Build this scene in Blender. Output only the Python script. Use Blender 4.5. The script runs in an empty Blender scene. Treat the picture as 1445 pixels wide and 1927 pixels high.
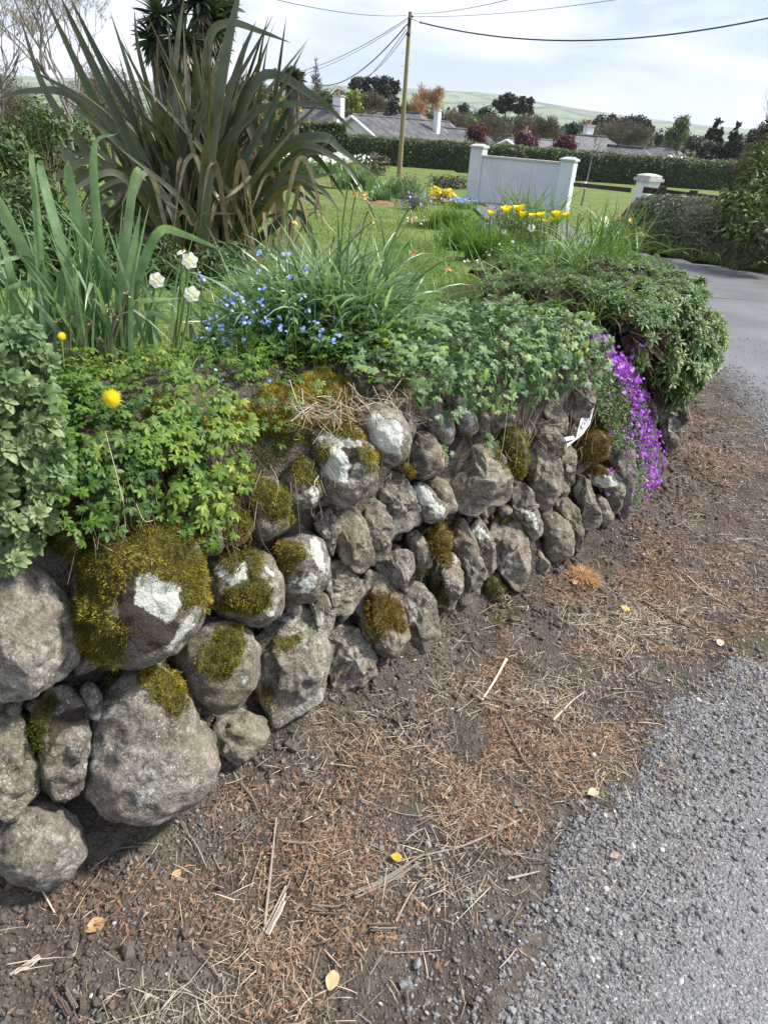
import bpy, math, random
import numpy as np
from mathutils import Matrix, Vector

S = bpy.context.scene
COL = S.collection
rng = np.random.default_rng(7)
random.seed(7)

# ------------------------------------------------------------------ camera
PW, PH, FPX = 1445.0, 1927.0, 1285.0
PITCH = math.atan(735.0 / FPX)
ROLL = math.atan2(138.0, 1955.0)
EYE = np.array([0.0, 0.0, 1.55])
_fw = np.array([0, math.cos(PITCH), -math.sin(PITCH)])
_rt = np.array([1.0, 0, 0])
_up = np.array([0, math.sin(PITCH), math.cos(PITCH)])
SR, CR = math.sin(ROLL), math.cos(ROLL)
CX = _rt * CR + _up * SR
CY = -_rt * SR + _up * CR
cam = bpy.data.cameras.new('camera')
cam.sensor_fit = 'HORIZONTAL'
cam.sensor_width = 36.0
cam.lens = 36.0 * FPX / PW
cam.clip_start = 0.05
cam.clip_end = 20000
co = bpy.data.objects.new('camera', cam)
COL.objects.link(co)
co.matrix_world = Matrix(((CX[0], CY[0], -_fw[0], EYE[0]), (CX[1], CY[1], -_fw[1], EYE[1]),
                          (CX[2], CY[2], -_fw[2], EYE[2]), (0, 0, 0, 1)))
S.camera = co

# ------------------------------------------------------------------ sky, sun, exposure
SUN_AZ, SUN_EL = math.radians(80), math.radians(47)      # azimuth clockwise from +Y
W = bpy.data.worlds.new('World')
S.world = W
W.use_nodes = True
nt = W.node_tree
nt.nodes.clear()
def N(tree, kind, **kw):
    n = tree.nodes.new(kind)
    for k, v in kw.items():
        setattr(n, k, v)
    return n
wo = N(nt, 'ShaderNodeOutputWorld')
bg = N(nt, 'ShaderNodeBackground')
bg.inputs['Strength'].default_value = 0.1
sky = N(nt, 'ShaderNodeTexSky', sky_type='NISHITA', sun_disc=False, sun_elevation=SUN_EL, sun_rotation=SUN_AZ)
tc = N(nt, 'ShaderNodeTexCoord')
mp = N(nt, 'ShaderNodeMapping')
mp.inputs['Scale'].default_value = (1.2, 1.2, 5.5)
n1 = N(nt, 'ShaderNodeTexNoise')
n1.inputs['Scale'].default_value = 2.3; n1.inputs['Detail'].default_value = 9; n1.inputs['Roughness'].default_value = .55
n1.inputs['Distortion'].default_value = .35
rp = N(nt, 'ShaderNodeValToRGB')
e = rp.color_ramp.elements
e[0].position = .40; e[0].color = (4.1, 4.9, 6.9, 1)
e[1].position = .64; e[1].color = (8.8, 9.0, 9.4, 1)
m_ = e.new(.52); m_.color = (5.9, 6.5, 7.9, 1)
mx = N(nt, 'ShaderNodeMix', data_type='RGBA')
mx.inputs['Factor'].default_value = .9
# veiled sun: the cloud is brighter round the sun
dot = N(nt, 'ShaderNodeVectorMath', operation='DOT_PRODUCT')
sv = (math.sin(SUN_AZ) * math.cos(SUN_EL), math.cos(SUN_AZ) * math.cos(SUN_EL), math.sin(SUN_EL))
dot.inputs[1].default_value = sv
mr = N(nt, 'ShaderNodeMapRange')
mr.inputs['From Min'].default_value = .35; mr.inputs['From Max'].default_value = 1.0
mr.inputs['To Min'].default_value = 0.86; mr.inputs['To Max'].default_value = 1.3
sc = N(nt, 'ShaderNodeVectorMath', operation='SCALE')
L = nt.links.new
L(tc.outputs['Generated'], mp.inputs['Vector']); L(mp.outputs[0], n1.inputs['Vector'])
L(n1.outputs[0], rp.inputs[0])
L(tc.outputs['Generated'], dot.inputs[0]); L(dot.outputs['Value'], mr.inputs['Value'])
L(rp.outputs[0], sc.inputs[0]); L(mr.outputs[0], sc.inputs['Scale'])
L(sky.outputs[0], mx.inputs[6]); L(sc.outputs[0], mx.inputs[7])
L(mx.outputs[2], bg.inputs['Color']); L(bg.outputs[0], wo.inputs['Surface'])

sl = bpy.data.lights.new('sun', 'SUN')
sl.energy = 4.7; sl.angle = math.radians(6.0); sl.color = (1, .95, .86)
so = bpy.data.objects.new('sun', sl)
COL.objects.link(so)
so.rotation_euler = Vector(sv).to_track_quat('Z', 'Y').to_euler()
so.location = (6, 6, 9)

S.view_settings.view_transform = 'Standard'
S.view_settings.look = 'None'
S.view_settings.exposure = 0.8
S.view_settings.gamma = 1
S.render.engine = 'CYCLES'
S.cycles.max_bounces = 5
S.cycles.transparent_max_bounces = 4
S.cycles.use_denoising = True

# ------------------------------------------------------------------ picture <-> world
def ray(x, y):
    a = (x - PW / 2) / FPX; b = -(y - PH / 2) / FPX
    d = _fw + CX * a + CY * b
    return d / np.linalg.norm(d)
def atY(x, y, Y):
    d = ray(x, y)
    return EYE + d * (Y / d[1])
def atZ(x, y, z):
    d = ray(x, y)
    return EYE + d * ((z - EYE[2]) / d[2])
def proj(P):
    v = np.asarray(P) - EYE
    z = np.maximum(v @ _fw, 1e-3)
    return np.stack([PW / 2 + FPX * (v @ CX) / z, PH / 2 - FPX * (v @ CY) / z], -1)
def pxm(Y):                      # metres per photo pixel at forward distance Y
    return Y * .87 / FPX

# ------------------------------------------------------------------ noise
def _h(i, seed):
    n = (i[..., 0] * 73856093) ^ (i[..., 1] * 19349663) ^ (i[..., 2] * 83492791) ^ (seed * 374761393)
    n = (n ^ (n >> 13)) * 1274126177
    n = n ^ (n >> 16)
    return (n & 0xffff) / 65535.0
def vnoise(P, s=1.0, seed=0):
    p = np.asarray(P, float) * s + 1000.0
    i = np.floor(p).astype(np.int64); f = p - i; f = f * f * (3 - 2 * f)
    o = 0
    for dx in (0, 1):
        for dy in (0, 1):
            for dz in (0, 1):
                w = (f[..., 0] if dx else 1 - f[..., 0]) * (f[..., 1] if dy else 1 - f[..., 1]) * (f[..., 2] if dz else 1 - f[..., 2])
                o = o + w * _h(i + np.array([dx, dy, dz]), seed)
    return o * 2 - 1
def fbm(P, s=1.0, oct=4, seed=0, gain=.5):
    o = 0; a = 1
    for k in range(oct):
        o = o + a * vnoise(P, s * 2.03 ** k, seed + k * 17); a *= gain
    return o
def P3(x, y, z=0.0):
    return np.stack(np.broadcast_arrays(x, y, z), -1)
def unit(v):
    return v / np.maximum(np.linalg.norm(v, axis=-1, keepdims=True), 1e-9)
def sstep(a, b, x):
    t = np.clip((x - a) / (b - a), 0, 1)
    return t * t * (3 - 2 * t)

# ------------------------------------------------------------------ mesh building
ORI = {}
class MB:
    def __init__(s):
        s.v = []; s.f = []; s.n = 0; s.a = {}; s.mi = []
    def add(s, V, F, mi=0, **attr):
        V = np.asarray(V, float).reshape(-1, 3)
        for A in (F if isinstance(F, list) else [F]):
            A = np.asarray(A, np.int64)
            s.f.append(A + s.n); s.mi.append(np.full(len(A), mi))
        for k in set(list(s.a) + list(attr)):
            if k not in s.a:
                s.a[k] = [np.zeros(s.n)]
            x = attr.get(k, 0.0)
            s.a[k].append(np.broadcast_to(np.asarray(x, float), (len(V),)))
        s.v.append(V); s.n += len(V)
        return s
    def build(s, name, mats, parent=None, origin=None, smooth=True):
        V = np.concatenate(s.v)
        if parent is not None:
            origin = ORI[parent]
        elif origin is None:
            origin = np.array([V[:, 0].mean(), V[:, 1].mean(), V[:, 2].min()])
        origin = np.asarray(origin, float)
        me = bpy.data.meshes.new(name)
        me.vertices.add(len(V))
        me.vertices.foreach_set('co', (V - origin).astype(np.float32).ravel())
        tot = sum(len(a) for a in s.f); nl = sum(a.size for a in s.f)
        me.loops.add(nl); me.polygons.add(tot)
        me.loops.foreach_set('vertex_index', np.concatenate([a.ravel() for a in s.f]).astype(np.int32))
        cnt = np.concatenate([np.full(len(a), a.shape[1]) for a in s.f])
        st = np.concatenate([[0], np.cumsum(cnt)[:-1]])
        me.polygons.foreach_set('loop_start', st.astype(np.int32))
        me.polygons.foreach_set('material_index', np.concatenate(s.mi).astype(np.int32))
        me.update(calc_edges=True)
        me.polygons.foreach_set('use_smooth', np.full(tot, smooth))
        for k, l in s.a.items():
            at = me.attributes.new(k, 'FLOAT', 'POINT')
            at.data.foreach_set('value', np.concatenate(l).astype(np.float32))
        for m in (mats if isinstance(mats, (list, tuple)) else [mats]):
            me.materials.append(m)
        o = bpy.data.objects.new(name, me)
        COL.objects.link(o)
        if parent is not None:
            o.parent = parent
        else:
            o.location = origin
        ORI[o] = origin
        return o
def tag(o, label=None, cat=None, group=None, kind=None):
    if label: o['label'] = label
    if cat: o['category'] = cat
    if group: o['group'] = group
    if kind: o['kind'] = kind
    return o
def thing(name, label, cat, loc, group=None):
    o = bpy.data.objects.new(name, None)
    o.empty_display_size = .1
    COL.objects.link(o)
    o.location = loc
    ORI[o] = np.asarray(loc, float)
    return tag(o, label, cat, group)

def gridF(nu, nv, wrap=False):
    i = np.arange(nu - (0 if wrap else 1))[:, None]; j = np.arange(nv - 1)[None, :]
    a = i * nv + j; b = ((i + 1) % nu) * nv + j
    return np.stack([a, b, b + 1, a + 1], -1).reshape(-1, 4)
def inst(mb, tv, tf, M, pos, mi=0, tip=None, **attr):
    """many transformed copies of a small leaf template inside one mesh"""
    n = len(pos); k = len(tv)
    V = np.einsum('nij,kj->nki', M, tv) + pos[:, None, :]
    at = {a: np.repeat(np.broadcast_to(np.asarray(x, float), (n,)), k) for a, x in attr.items()}
    if tip is not None:
        at['tip'] = np.tile(tip, n)
    F = []
    for A in (tf if isinstance(tf, list) else [tf]):
        A = np.asarray(A)
        F.append((A[None] + (np.arange(n) * k)[:, None, None]).reshape(-1, A.shape[1]))
    mb.add(V.reshape(-1, 3), F, mi, **at)
def frames(nrm, heading, scale):
    """columns: x side, y along heading (orthogonalised), z normal"""
    z = unit(nrm); y = unit(heading - (heading * z).sum(-1, keepdims=True) * z); x = np.cross(y, z)
    sc = np.asarray(scale, float)
    sc = sc[:, None, None] if sc.ndim == 1 else sc
    return np.stack([x, y, z], -1) * sc
def rdir(n, r=rng):
    return unit(r.normal(size=(n, 3)))
def tube(mb, pts, rad, sides=6, mi=0, cap=True, **attr):
    pts = np.asarray(pts, float); n = len(pts)
    rad = np.broadcast_to(np.asarray(rad, float), (n,))
    T = unit(np.gradient(pts, axis=0))
    ref = np.array([0, 0, 1.0]) if abs(T[:, 2]).mean() < .8 else np.array([1.0, 0, 0])
    A = unit(np.cross(T, ref)); B = np.cross(T, A)
    th = np.arange(sides) / sides * 2 * math.pi
    V = pts[:, None] + rad[:, None, None] * (np.cos(th)[None, :, None] * A[:, None] + np.sin(th)[None, :, None] * B[:, None])
    i = np.arange(n - 1)[:, None]; j = np.arange(sides)[None]
    F = np.stack([i * sides + j, i * sides + (j + 1) % sides, (i + 1) * sides + (j + 1) % sides, (i + 1) * sides + j], -1).reshape(-1, 4)
    mb.add(V.reshape(-1, 3), F, mi, **attr)
    if cap:
        c = np.concatenate([V[0], V[-1]])
        k = np.arange(1, sides - 1)
        F2 = np.concatenate([np.stack([0 * k, k + 1, k], -1), np.stack([0 * k + sides, sides + k, sides + k + 1], -1)])
        mb.add(c, F2, mi, **attr)
def box(mb, c, sx, sy, sz, R=None, bev=0.0, mi=0, **attr):
    """box standing on c (base centre), chamfered vertical edges when bev>0"""
    if bev > 0:
        x, y = sx / 2, sy / 2
        o = np.array([(-x + bev, -y), (x - bev, -y), (x, -y + bev), (x, y - bev), (x - bev, y), (-x + bev, y), (-x, y - bev), (-x, -y + bev)])
    else:
        x, y = sx / 2, sy / 2
        o = np.array([(-x, -y), (x, -y), (x, y), (-x, y)])
    prism(mb, c, o, 0, sz, R, mi, **attr)
def prism(mb, c, o, z0, z1, R=None, mi=0, scale_top=1.0, **attr):
    k = len(o)
    V = np.concatenate([np.c_[o, np.full(k, z0)], np.c_[o * scale_top, np.full(k, z1)]])
    if R is not None:
        V = V @ np.asarray(R).T
    V = V + np.asarray(c)
    j = np.arange(k)
    F = np.stack([j, (j + 1) % k, (j + 1) % k + k, j + k], -1)
    mb.add(V, [F, np.arange(k)[::-1][None], (np.arange(k) + k)[None]], mi, **attr)
def rotz(a):
    c, s = math.cos(a), math.sin(a)
    return np.array([[c, -s, 0], [s, c, 0], [0, 0, 1.0]])
def spline(ctrl, n):
    """Catmull-Rom through control points"""
    c = np.asarray(ctrl, float)
    c = np.concatenate([[2 * c[0] - c[1]], c, [2 * c[-1] - c[-2]]])
    k = len(c) - 3
    t = np.linspace(0, k - 1e-6, n); i = t.astype(int); f = (t - i)[:, None]
    p0, p1, p2, p3 = c[i], c[i + 1], c[i + 2], c[i + 3]
    return .5 * (2 * p1 + (p2 - p0) * f + (2 * p0 - 5 * p1 + 4 * p2 - p3) * f ** 2 + (3 * p1 - p0 - 3 * p2 + p3) * f ** 3)
def ribbon(mb, ctrl, width, ref, n=14, fold=.25, base=.6, taper=2.5, mi=0, twist=0.0, **attr):
    """one strap leaf: spine through ctrl, width tapering to the tip, folded along the midrib"""
    p = spline(ctrl, n)
    T = unit(np.gradient(p, axis=0))
    t = np.linspace(0, 1, n)
    side = unit(np.cross(T, np.asarray(ref, float)))
    nn = np.cross(side, T)
    a = twist * t
    side, nn = side * np.cos(a)[:, None] + nn * np.sin(a)[:, None], nn * np.cos(a)[:, None] - side * np.sin(a)[:, None]
    w = width * .5 * (base + (1 - base) * sstep(0, .35, t)) * (1 - t ** taper) + width * .01
    V = np.stack([p - side * w[:, None] + nn * (w * fold)[:, None], p, p + side * w[:, None] + nn * (w * fold)[:, None]], 1)
    at = dict(attr); at['tip'] = np.repeat(t, 3)
    at['edge'] = np.tile([1.0, 0, 1.0], n)
    mb.add(V.reshape(-1, 3), gridF(n, 3), mi, **at)
def straps(mb, base, az, el, bend, Ln, wd, seg=8, fold=.3, kink=None, pw=1.6, mi=0, taper=3.0, roll=None, **attr):
    """N strap leaves / grass blades at once. el: starting elevation, bend: how far it droops by the tip"""
    n = len(base)
    b = lambda x: np.broadcast_to(np.asarray(x, float), (n,))
    az, el, bend, Ln, wd = b(az), b(el), b(bend), b(Ln), b(wd)
    t = np.linspace(0, 1, seg + 1)
    ang = el[:, None] - bend[:, None] * t[None] ** pw
    if kink is not None:
        kt, ka = kink
        ang = ang - ka[:, None] / (1 + np.exp(-(t[None] - kt[:, None]) / .035))
    H = np.stack([np.cos(az), np.sin(az), 0 * az], -1); Z = np.array([0, 0, 1.0])
    d = np.cos(ang)[..., None] * H[:, None] + np.sin(ang)[..., None] * Z
    step = d[:, :-1] * (Ln / seg)[:, None, None]
    p = base[:, None] + np.concatenate([np.zeros((n, 1, 3)), np.cumsum(step, 1)], 1)
    side = np.stack([-np.sin(az), np.cos(az), 0 * az], -1)[:, None] + 0 * p
    nn = np.cross(d, side)
    r = b(rng.normal(0, .5, n) if roll is None else roll)
    a = (r[:, None] * np.linspace(.6, 1.4, seg + 1)[None])[..., None]
    side, nn = side * np.cos(a) + nn * np.sin(a), nn * np.cos(a) - side * np.sin(a)
    w = (wd[:, None] * .5 * ((.65 + .35 * sstep(0, .3, t)) * (1 - t ** taper) + .02)[None])[..., None]
    if fold:
        V = np.stack([p - side * w + nn * w * fold, p, p + side * w + nn * w * fold], 2); k = 3
    else:
        V = np.stack([p - side * w, p + side * w], 2); k = 2
    F = gridF(seg + 1, k)
    F = (F[None] + (np.arange(n) * (seg + 1) * k)[:, None, None]).reshape(-1, 4)
    at = {q: np.repeat(b(x), (seg + 1) * k) for q, x in attr.items()}
    at['tip'] = np.tile(np.repeat(t, k), n)
    mb.add(V.reshape(-1, 3), F, mi, **at)
    return p

# leaf templates (length 1 along +Y, normal +Z)
def t_ovate(w=.42, droop=.25, fold=.18, rows=5, pk=1.0):
    t = np.linspace(0, 1, rows)
    hw = w * .5 * np.sin(np.pi * np.clip(t ** pk * .93 + .05, 0, 1)) ** .8
    if pk == 1.0: hw[-1] = .01
    z = -droop * t ** 2
    V = np.stack([np.stack([-hw, t, z + hw * fold * 2], -1), np.stack([0 * t, t, z], -1), np.stack([hw, t, z + hw * fold * 2], -1)], 1)
    return V.reshape(-1, 3), gridF(rows, 3), np.repeat(t, 3)
def t_fan(k=5, span=3.6, w=.42, rows=5, droop=.3):
    v, f, tp = t_ovate(w, droop, .15, rows, 1.55)
    V, F, T = [], [], []
    for i in range(k):
        a = (i - (k - 1) / 2) * span / (k - 1)
        s = 1 - .12 * abs(i - (k - 1) / 2)
        V.append(v @ rotz(-a).T * s); F.append(f + i * len(v)); T.append(tp)
    return np.concatenate(V), np.concatenate(F), np.concatenate(T)
def t_lobed(lobes=5, teeth=3):
    pts = []
    span = math.radians(300)
    n = lobes * teeth * 2 + 1
    for i in range(n):
        q = i / (n - 1); a = -span / 2 + span * q
        l = abs(math.sin(math.pi * q * lobes)) ** .55
        tooth = .1 if i % 2 else -.06
        r = .40 + .55 * l + tooth * l
        z = .16 * r * math.cos(a * lobes * 1.0) * .5 - .22 * r * r
        pts.append((r * math.sin(a) * .55, r * math.cos(a) * .55, z * .6))
    V = np.array([(0, 0, .05)] + pts)
    F = np.array([(0, i + 1, i) for i in range(1, n)])
    return V, F, np.r_[0, np.ones(n)]
def t_rosette(k=13, w=.38, seed=1, rows=5):
    r = np.random.default_rng(seed)
    v, f, tp = t_ovate(w, .3, .25, rows, 1.5)
    V, F, T = [], [], []
    for i in range(k):
        q = i / k
        a = i * 2.39996; elv = .05 + 1.15 * q ** 1.1; s = (1 - .55 * q) * r.uniform(.85, 1.1)
        Rx = np.array([[1, 0, 0], [0, math.cos(elv), -math.sin(elv)], [0, math.sin(elv), math.cos(elv)]])
        V.append(((v * s) @ Rx.T) @ rotz(a).T + [0, 0, q * .22]); F.append(f + i * len(v)); T.append(tp)
    return np.concatenate(V), np.concatenate(F), np.concatenate(T)
def t_flower(k, w, cup=.25, rows=3, pk=1.0):
    v, f, tp = t_ovate(w, -cup, .1, rows, pk)
    V = np.concatenate([v @ rotz(2 * math.pi * i / k).T for i in range(k)])
    F = np.concatenate([f + i * len(v) for i in range(k)])
    return V, F, np.tile(tp, k)
QUAD = (np.array([(-.5, -.5, 0), (.5, -.5, 0), (.5, .5, .12), (-.5, .5, -.1)]), np.array([(0, 1, 2, 3)]), None)
LEAF3 = (np.array([(0, 0, 0), (-.3, .5, .1), (0, 1, -.08), (.3, .5, .1)]), np.array([(0, 3, 2), (0, 2, 1)]), None)
BLADE = (np.array([(-.06, 0, 0), (.06, 0, 0), (.01, 1, 0)]), np.array([(0, 1, 2)]), None)

# ------------------------------------------------------------------ materials
def mat(name):
    m = bpy.data.materials.new(name); m.use_nodes = True
    t = m.node_tree; t.nodes.clear()
    out = N(t, 'ShaderNodeOutputMaterial'); p = N(t, 'ShaderNodeBsdfPrincipled')
    t.links.new(p.outputs[0], out.inputs['Surface'])
    return m, t, p, out
def ramp(t, stops, src=None):
    r = N(t, 'ShaderNodeValToRGB')
    el = r.color_ramp.elements
    while len(el) < len(stops): el.new(.5)
    for q, (p, c) in zip(el, stops):
        q.position = p; q.color = tuple(c) + (1,) if len(c) == 3 else c
    if src is not None: t.links.new(src, r.inputs[0])
    return r.outputs[0]
def attr(t, n):
    a = N(t, 'ShaderNodeAttribute'); a.attribute_name = n
    return a.outputs['Fac']
def noise(t, scale, detail=4, rough=.55, vec=None, dist=0):
    n = N(t, 'ShaderNodeTexNoise'); n.inputs['Scale'].default_value = scale
    n.inputs['Detail'].default_value = detail; n.inputs['Roughness'].default_value = rough; n.inputs['Distortion'].default_value = dist
    if vec is None:
        g = N(t, 'ShaderNodeTexCoord'); vec = g.outputs['Object']
    t.links.new(vec, n.inputs['Vector'])
    return n.outputs['Fac']
def voro(t, scale, feature='F1', out='Distance', vec=None, rnd=1.0):
    n = N(t, 'ShaderNodeTexVoronoi'); n.feature = feature; n.inputs['Scale'].default_value = scale
    n.inputs['Randomness'].default_value = rnd
    if vec is None:
        g = N(t, 'ShaderNodeTexCoord'); vec = g.outputs['Object']
    t.links.new(vec, n.inputs['Vector'])
    return n.outputs[out]
def mixc(t, fac, a, b, blend='MIX'):
    m = N(t, 'ShaderNodeMix', data_type='RGBA', blend_type=blend)
    for s, v in ((m.inputs[0], fac), (m.inputs[6], a), (m.inputs[7], b)):
        if isinstance(v, (int, float)): s.default_value = v
        elif isinstance(v, tuple): s.default_value = v + (1,) if len(v) == 3 else v
        else: t.links.new(v, s)
    return m.outputs[2]
def mth(t, op, a, b=0.0, clamp=False):
    m = N(t, 'ShaderNodeMath', operation=op, use_clamp=clamp)
    for s, v in ((m.inputs[0], a), (m.inputs[1], b)):
        if isinstance(v, (int, float)): s.default_value = v
        else: t.links.new(v, s)
    return m.outputs[0]
def rng_(t, v, a, b, c=0.0, d=1.0):
    m = N(t, 'ShaderNodeMapRange'); t.links.new(v, m.inputs[0])
    for i, q in zip((1, 2, 3, 4), (a, b, c, d)): m.inputs[i].default_value = q
    return m.outputs[0]
def bump(t, p, h, strength=.5, dist=.01, prev=None):
    b = N(t, 'ShaderNodeBump'); b.inputs['Strength'].default_value = strength; b.inputs['Distance'].default_value = dist
    t.links.new(h, b.inputs['Height'])
    if prev is not None: t.links.new(prev, b.inputs['Normal'])
    if p is not None: t.links.new(b.outputs[0], p.inputs['Normal'])
    return b.outputs[0]
def leafmat(name, stops, rough=.5, tr=.3, tip=None, tipr=(.9, 1.0), spec=.35, edge=None, nz=0):
    """leaf: colour by each leaf's own number, optional tip and margin colour, light passes through"""
    m, t, p, out = mat(name)
    c = ramp(t, stops, attr(t, 'var'))
    if nz:
        c = mixc(t, rng_(t, noise(t, nz, 3), .35, .65), c, mixc(t, 1.0, c, (.62, .66, .6), 'MULTIPLY'))
    if tip: c = mixc(t, rng_(t, attr(t, 'tip'), *tipr), c, tip)
    if edge: c = mixc(t, mth(t, 'MULTIPLY', rng_(t, attr(t, 'edge'), .72, .9), edge[1]), c, edge[0])
    t.links.new(c, p.inputs['Base Color'])
    p.inputs['Roughness'].default_value = rough; p.inputs['Specular IOR Level'].default_value = spec
    if tr:
        tb = N(t, 'ShaderNodeBsdfTranslucent'); t.links.new(mixc(t, 1.0, c, (1.25, 1.3, .7), 'MULTIPLY'), tb.inputs['Color'])
        ms = N(t, 'ShaderNodeMixShader'); ms.inputs[0].default_value = tr
        t.links.new(p.outputs[0], ms.inputs[1]); t.links.new(tb.outputs[0], ms.inputs[2]); t.links.new(ms.outputs[0], out.inputs['Surface'])
    return m
def plain(name, c, rough=.7, nz=None, amt=.3, bmp=0, spec=.3, metallic=0):
    m, t, p, out = mat(name)
    if nz:
        col = mixc(t, rng_(t, noise(t, nz, 5), .3, .7), c, tuple(x * (1 - amt) for x in c))
        t.links.new(col, p.inputs['Base Color'])
        if bmp: bump(t, p, noise(t, nz * 3, 5), .6, bmp)
    else:
        p.inputs['Base Color'].default_value = c + (1,)
    p.inputs['Roughness'].default_value = rough; p.inputs['Specular IOR Level'].default_value = spec; p.inputs['Metallic'].default_value = metallic
    return m

def m_stone():
    m, t, p, out = mat('weathered_stone')
    var = attr(t, 'var'); typ = attr(t, 'grain')
    base = ramp(t, [(0, (.31, .278, .23)), (.35, (.275, .258, .225)), (.6, (.315, .303, .282)), (.8, (.285, .258, .245)), (1, (.21, .198, .186))], var)
    n1 = noise(t, 9, 6, .62); n2 = noise(t, 45, 6, .7); n3 = noise(t, 170, 4, .7)
    c = mixc(t, rng_(t, n1, .36, .66), mixc(t, 1.0, base, (.52, .49, .45), 'MULTIPLY'), mixc(t, 1.0, base, (1.15, 1.12, 1.08), 'MULTIPLY'))
    c = mixc(t, rng_(t, n2, .36, .66), mixc(t, 1.0, c, (.52, .49, .46), 'MULTIPLY'), mixc(t, 1.0, c, (1.36, 1.35, 1.32), 'MULTIPLY'))
    c = mixc(t, rng_(t, n3, .38, .66), mixc(t, 1.0, c, (.66, .64, .62), 'MULTIPLY'), mixc(t, 1.0, c, (1.25, 1.25, 1.24), 'MULTIPLY'))
    # pale mineral and lichen freckles
    sp = mth(t, 'MULTIPLY', rng_(t, voro(t, 135), .34, .20), rng_(t, noise(t, 16, 4, .6), .44, .56))
    c = mixc(t, mth(t, 'MULTIPLY', sp, mth(t, 'ADD', .35, mth(t, 'MULTIPLY', typ, .6))), c, (.55, .54, .5))
    # pebbles of the conglomerate
    vc = voro(t, 62, 'F1', 'Color'); pe = mth(t, 'MULTIPLY', rng_(t, voro(t, 62), .42, .30), typ)
    c = mixc(t, mth(t, 'MULTIPLY', pe, .3), c, ramp(t, [(.15, (.14, .125, .12)), (.4, (.34, .31, .28)), (.65, (.27, .19, .16)), (.9, (.52, .49, .46))], vc))
    # dark crust
    dk = mth(t, 'MULTIPLY', rng_(t, noise(t, 7.5, 7, .68, dist=.6), .53, .62, 0, .85), rng_(t, n2, .36, .52))
    c = mixc(t, dk, c, (.045, .04, .036))
    # olive algae film
    al = rng_(t, noise(t, 4.2, 6, .65), .50, .66, 0, .6)
    c = mixc(t, al, c, (.13, .12, .055))
    # white lichen sheets: signed distance in metres, ragged edge
    ls = mth(t, 'ADD', attr(t, 'lichen'), mth(t, 'ADD', mth(t, 'MULTIPLY', mth(t, 'SUBTRACT', noise(t, 90, 7, .75), .5), .034), mth(t, 'MULTIPLY', mth(t, 'SUBTRACT', noise(t, 18, 3, .5), .5), .03)))
    lm = rng_(t, ls, -.0012, .0016)
    gl = mth(t, 'MULTIPLY', rng_(t, noise(t, 7.5, 6, .68, dist=.4), .585, .625), rng_(t, n2, .42, .56))
    c = mixc(t, mth(t, 'MULTIPLY', gl, .75), c, (.43, .435, .395))
    halo = mth(t, 'MULTIPLY', rng_(t, ls, -.022, -.002), rng_(t, n2, .50, .64))
    c = mixc(t, mth(t, 'MULTIPLY', halo, .6), c, (.40, .40, .37))
    lc = mixc(t, rng_(t, n3, .3, .7), (.40, .41, .36), (.64, .65, .585))
    lc = mixc(t, rng_(t, n2, .52, .70, 0, .55), lc, mixc(t, 1.0, c, (1.2, 1.2, 1.15), 'MULTIPLY'))
    c = mixc(t, lm, c, lc)
    # dark brown crust
    bs = mth(t, 'ADD', attr(t, 'crust'), mth(t, 'MULTIPLY', mth(t, 'SUBTRACT', noise(t, 50, 6, .7), .5), .03))
    c = mixc(t, mth(t, 'MULTIPLY', rng_(t, bs, -.001, .003), .9), c, mixc(t, n3, (.018, .012, .009), (.06, .04, .03)))
    mo = mth(t, 'ADD', attr(t, 'moss'), mth(t, 'MULTIPLY', mth(t, 'SUBTRACT', noise(t, 60, 5, .7), .5), .02))
    c = mixc(t, mth(t, 'MULTIPLY', rng_(t, mo, -.003, .003), .9), c, (.075, .066, .014))
    t.links.new(c, p.inputs['Base Color'])
    p.inputs['Roughness'].default_value = .88; p.inputs['Specular IOR Level'].default_value = .25
    h = mth(t, 'ADD', mth(t, 'MULTIPLY', noise(t, 34, 8, .68), 1.0), mth(t, 'MULTIPLY', n3, .3))
    h = mth(t, 'ADD', h, mth(t, 'MULTIPLY', pe, .10))
    h = mth(t, 'ADD', h, mth(t, 'MULTIPLY', lm, .12))
    bump(t, p, h, 1.0, .015)
    return m
def m_soil():
    m, t, p, out = mat('soil')
    n1 = noise(t, 3.5, 6, .6); n2 = noise(t, 38, 6, .65); n3 = noise(t, 160, 4, .7)
    c = mixc(t, rng_(t, n1, .35, .65), (.060, .052, .045), (.125, .109, .093))
    c = mixc(t, rng_(t, n2, .35, .7), mixc(t, 1.0, c, (.55, .53, .5), 'MULTIPLY'), mixc(t, 1.0, c, (1.3, 1.27, 1.22), 'MULTIPLY'))
    c = mixc(t, rng_(t, noise(t, 2.3, 4), .57, .67, 0, .55), c, (.075, .078, .028))
    vc = voro(t, 105, 'F1', 'Color'); vd = voro(t, 105)
    c = mixc(t, mth(t, 'MULTIPLY', rng_(t, vd, .40, .25), .6), c, ramp(t, [(.2, (.06, .05, .042)), (.5, (.15, .13, .12)), (.8, (.20, .18, .165))], vc))
    t.links.new(c, p.inputs['Base Color']); p.inputs['Roughness'].default_value = .95; p.inputs['Specular IOR Level'].default_value = .2
    h = mth(t, 'ADD', mth(t, 'ADD', n2, mth(t, 'MULTIPLY', n3, .35)), mth(t, 'MULTIPLY', rng_(t, vd, .5, 0), .6))
    bump(t, p, h, 1.0, .012)
    return m
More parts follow.
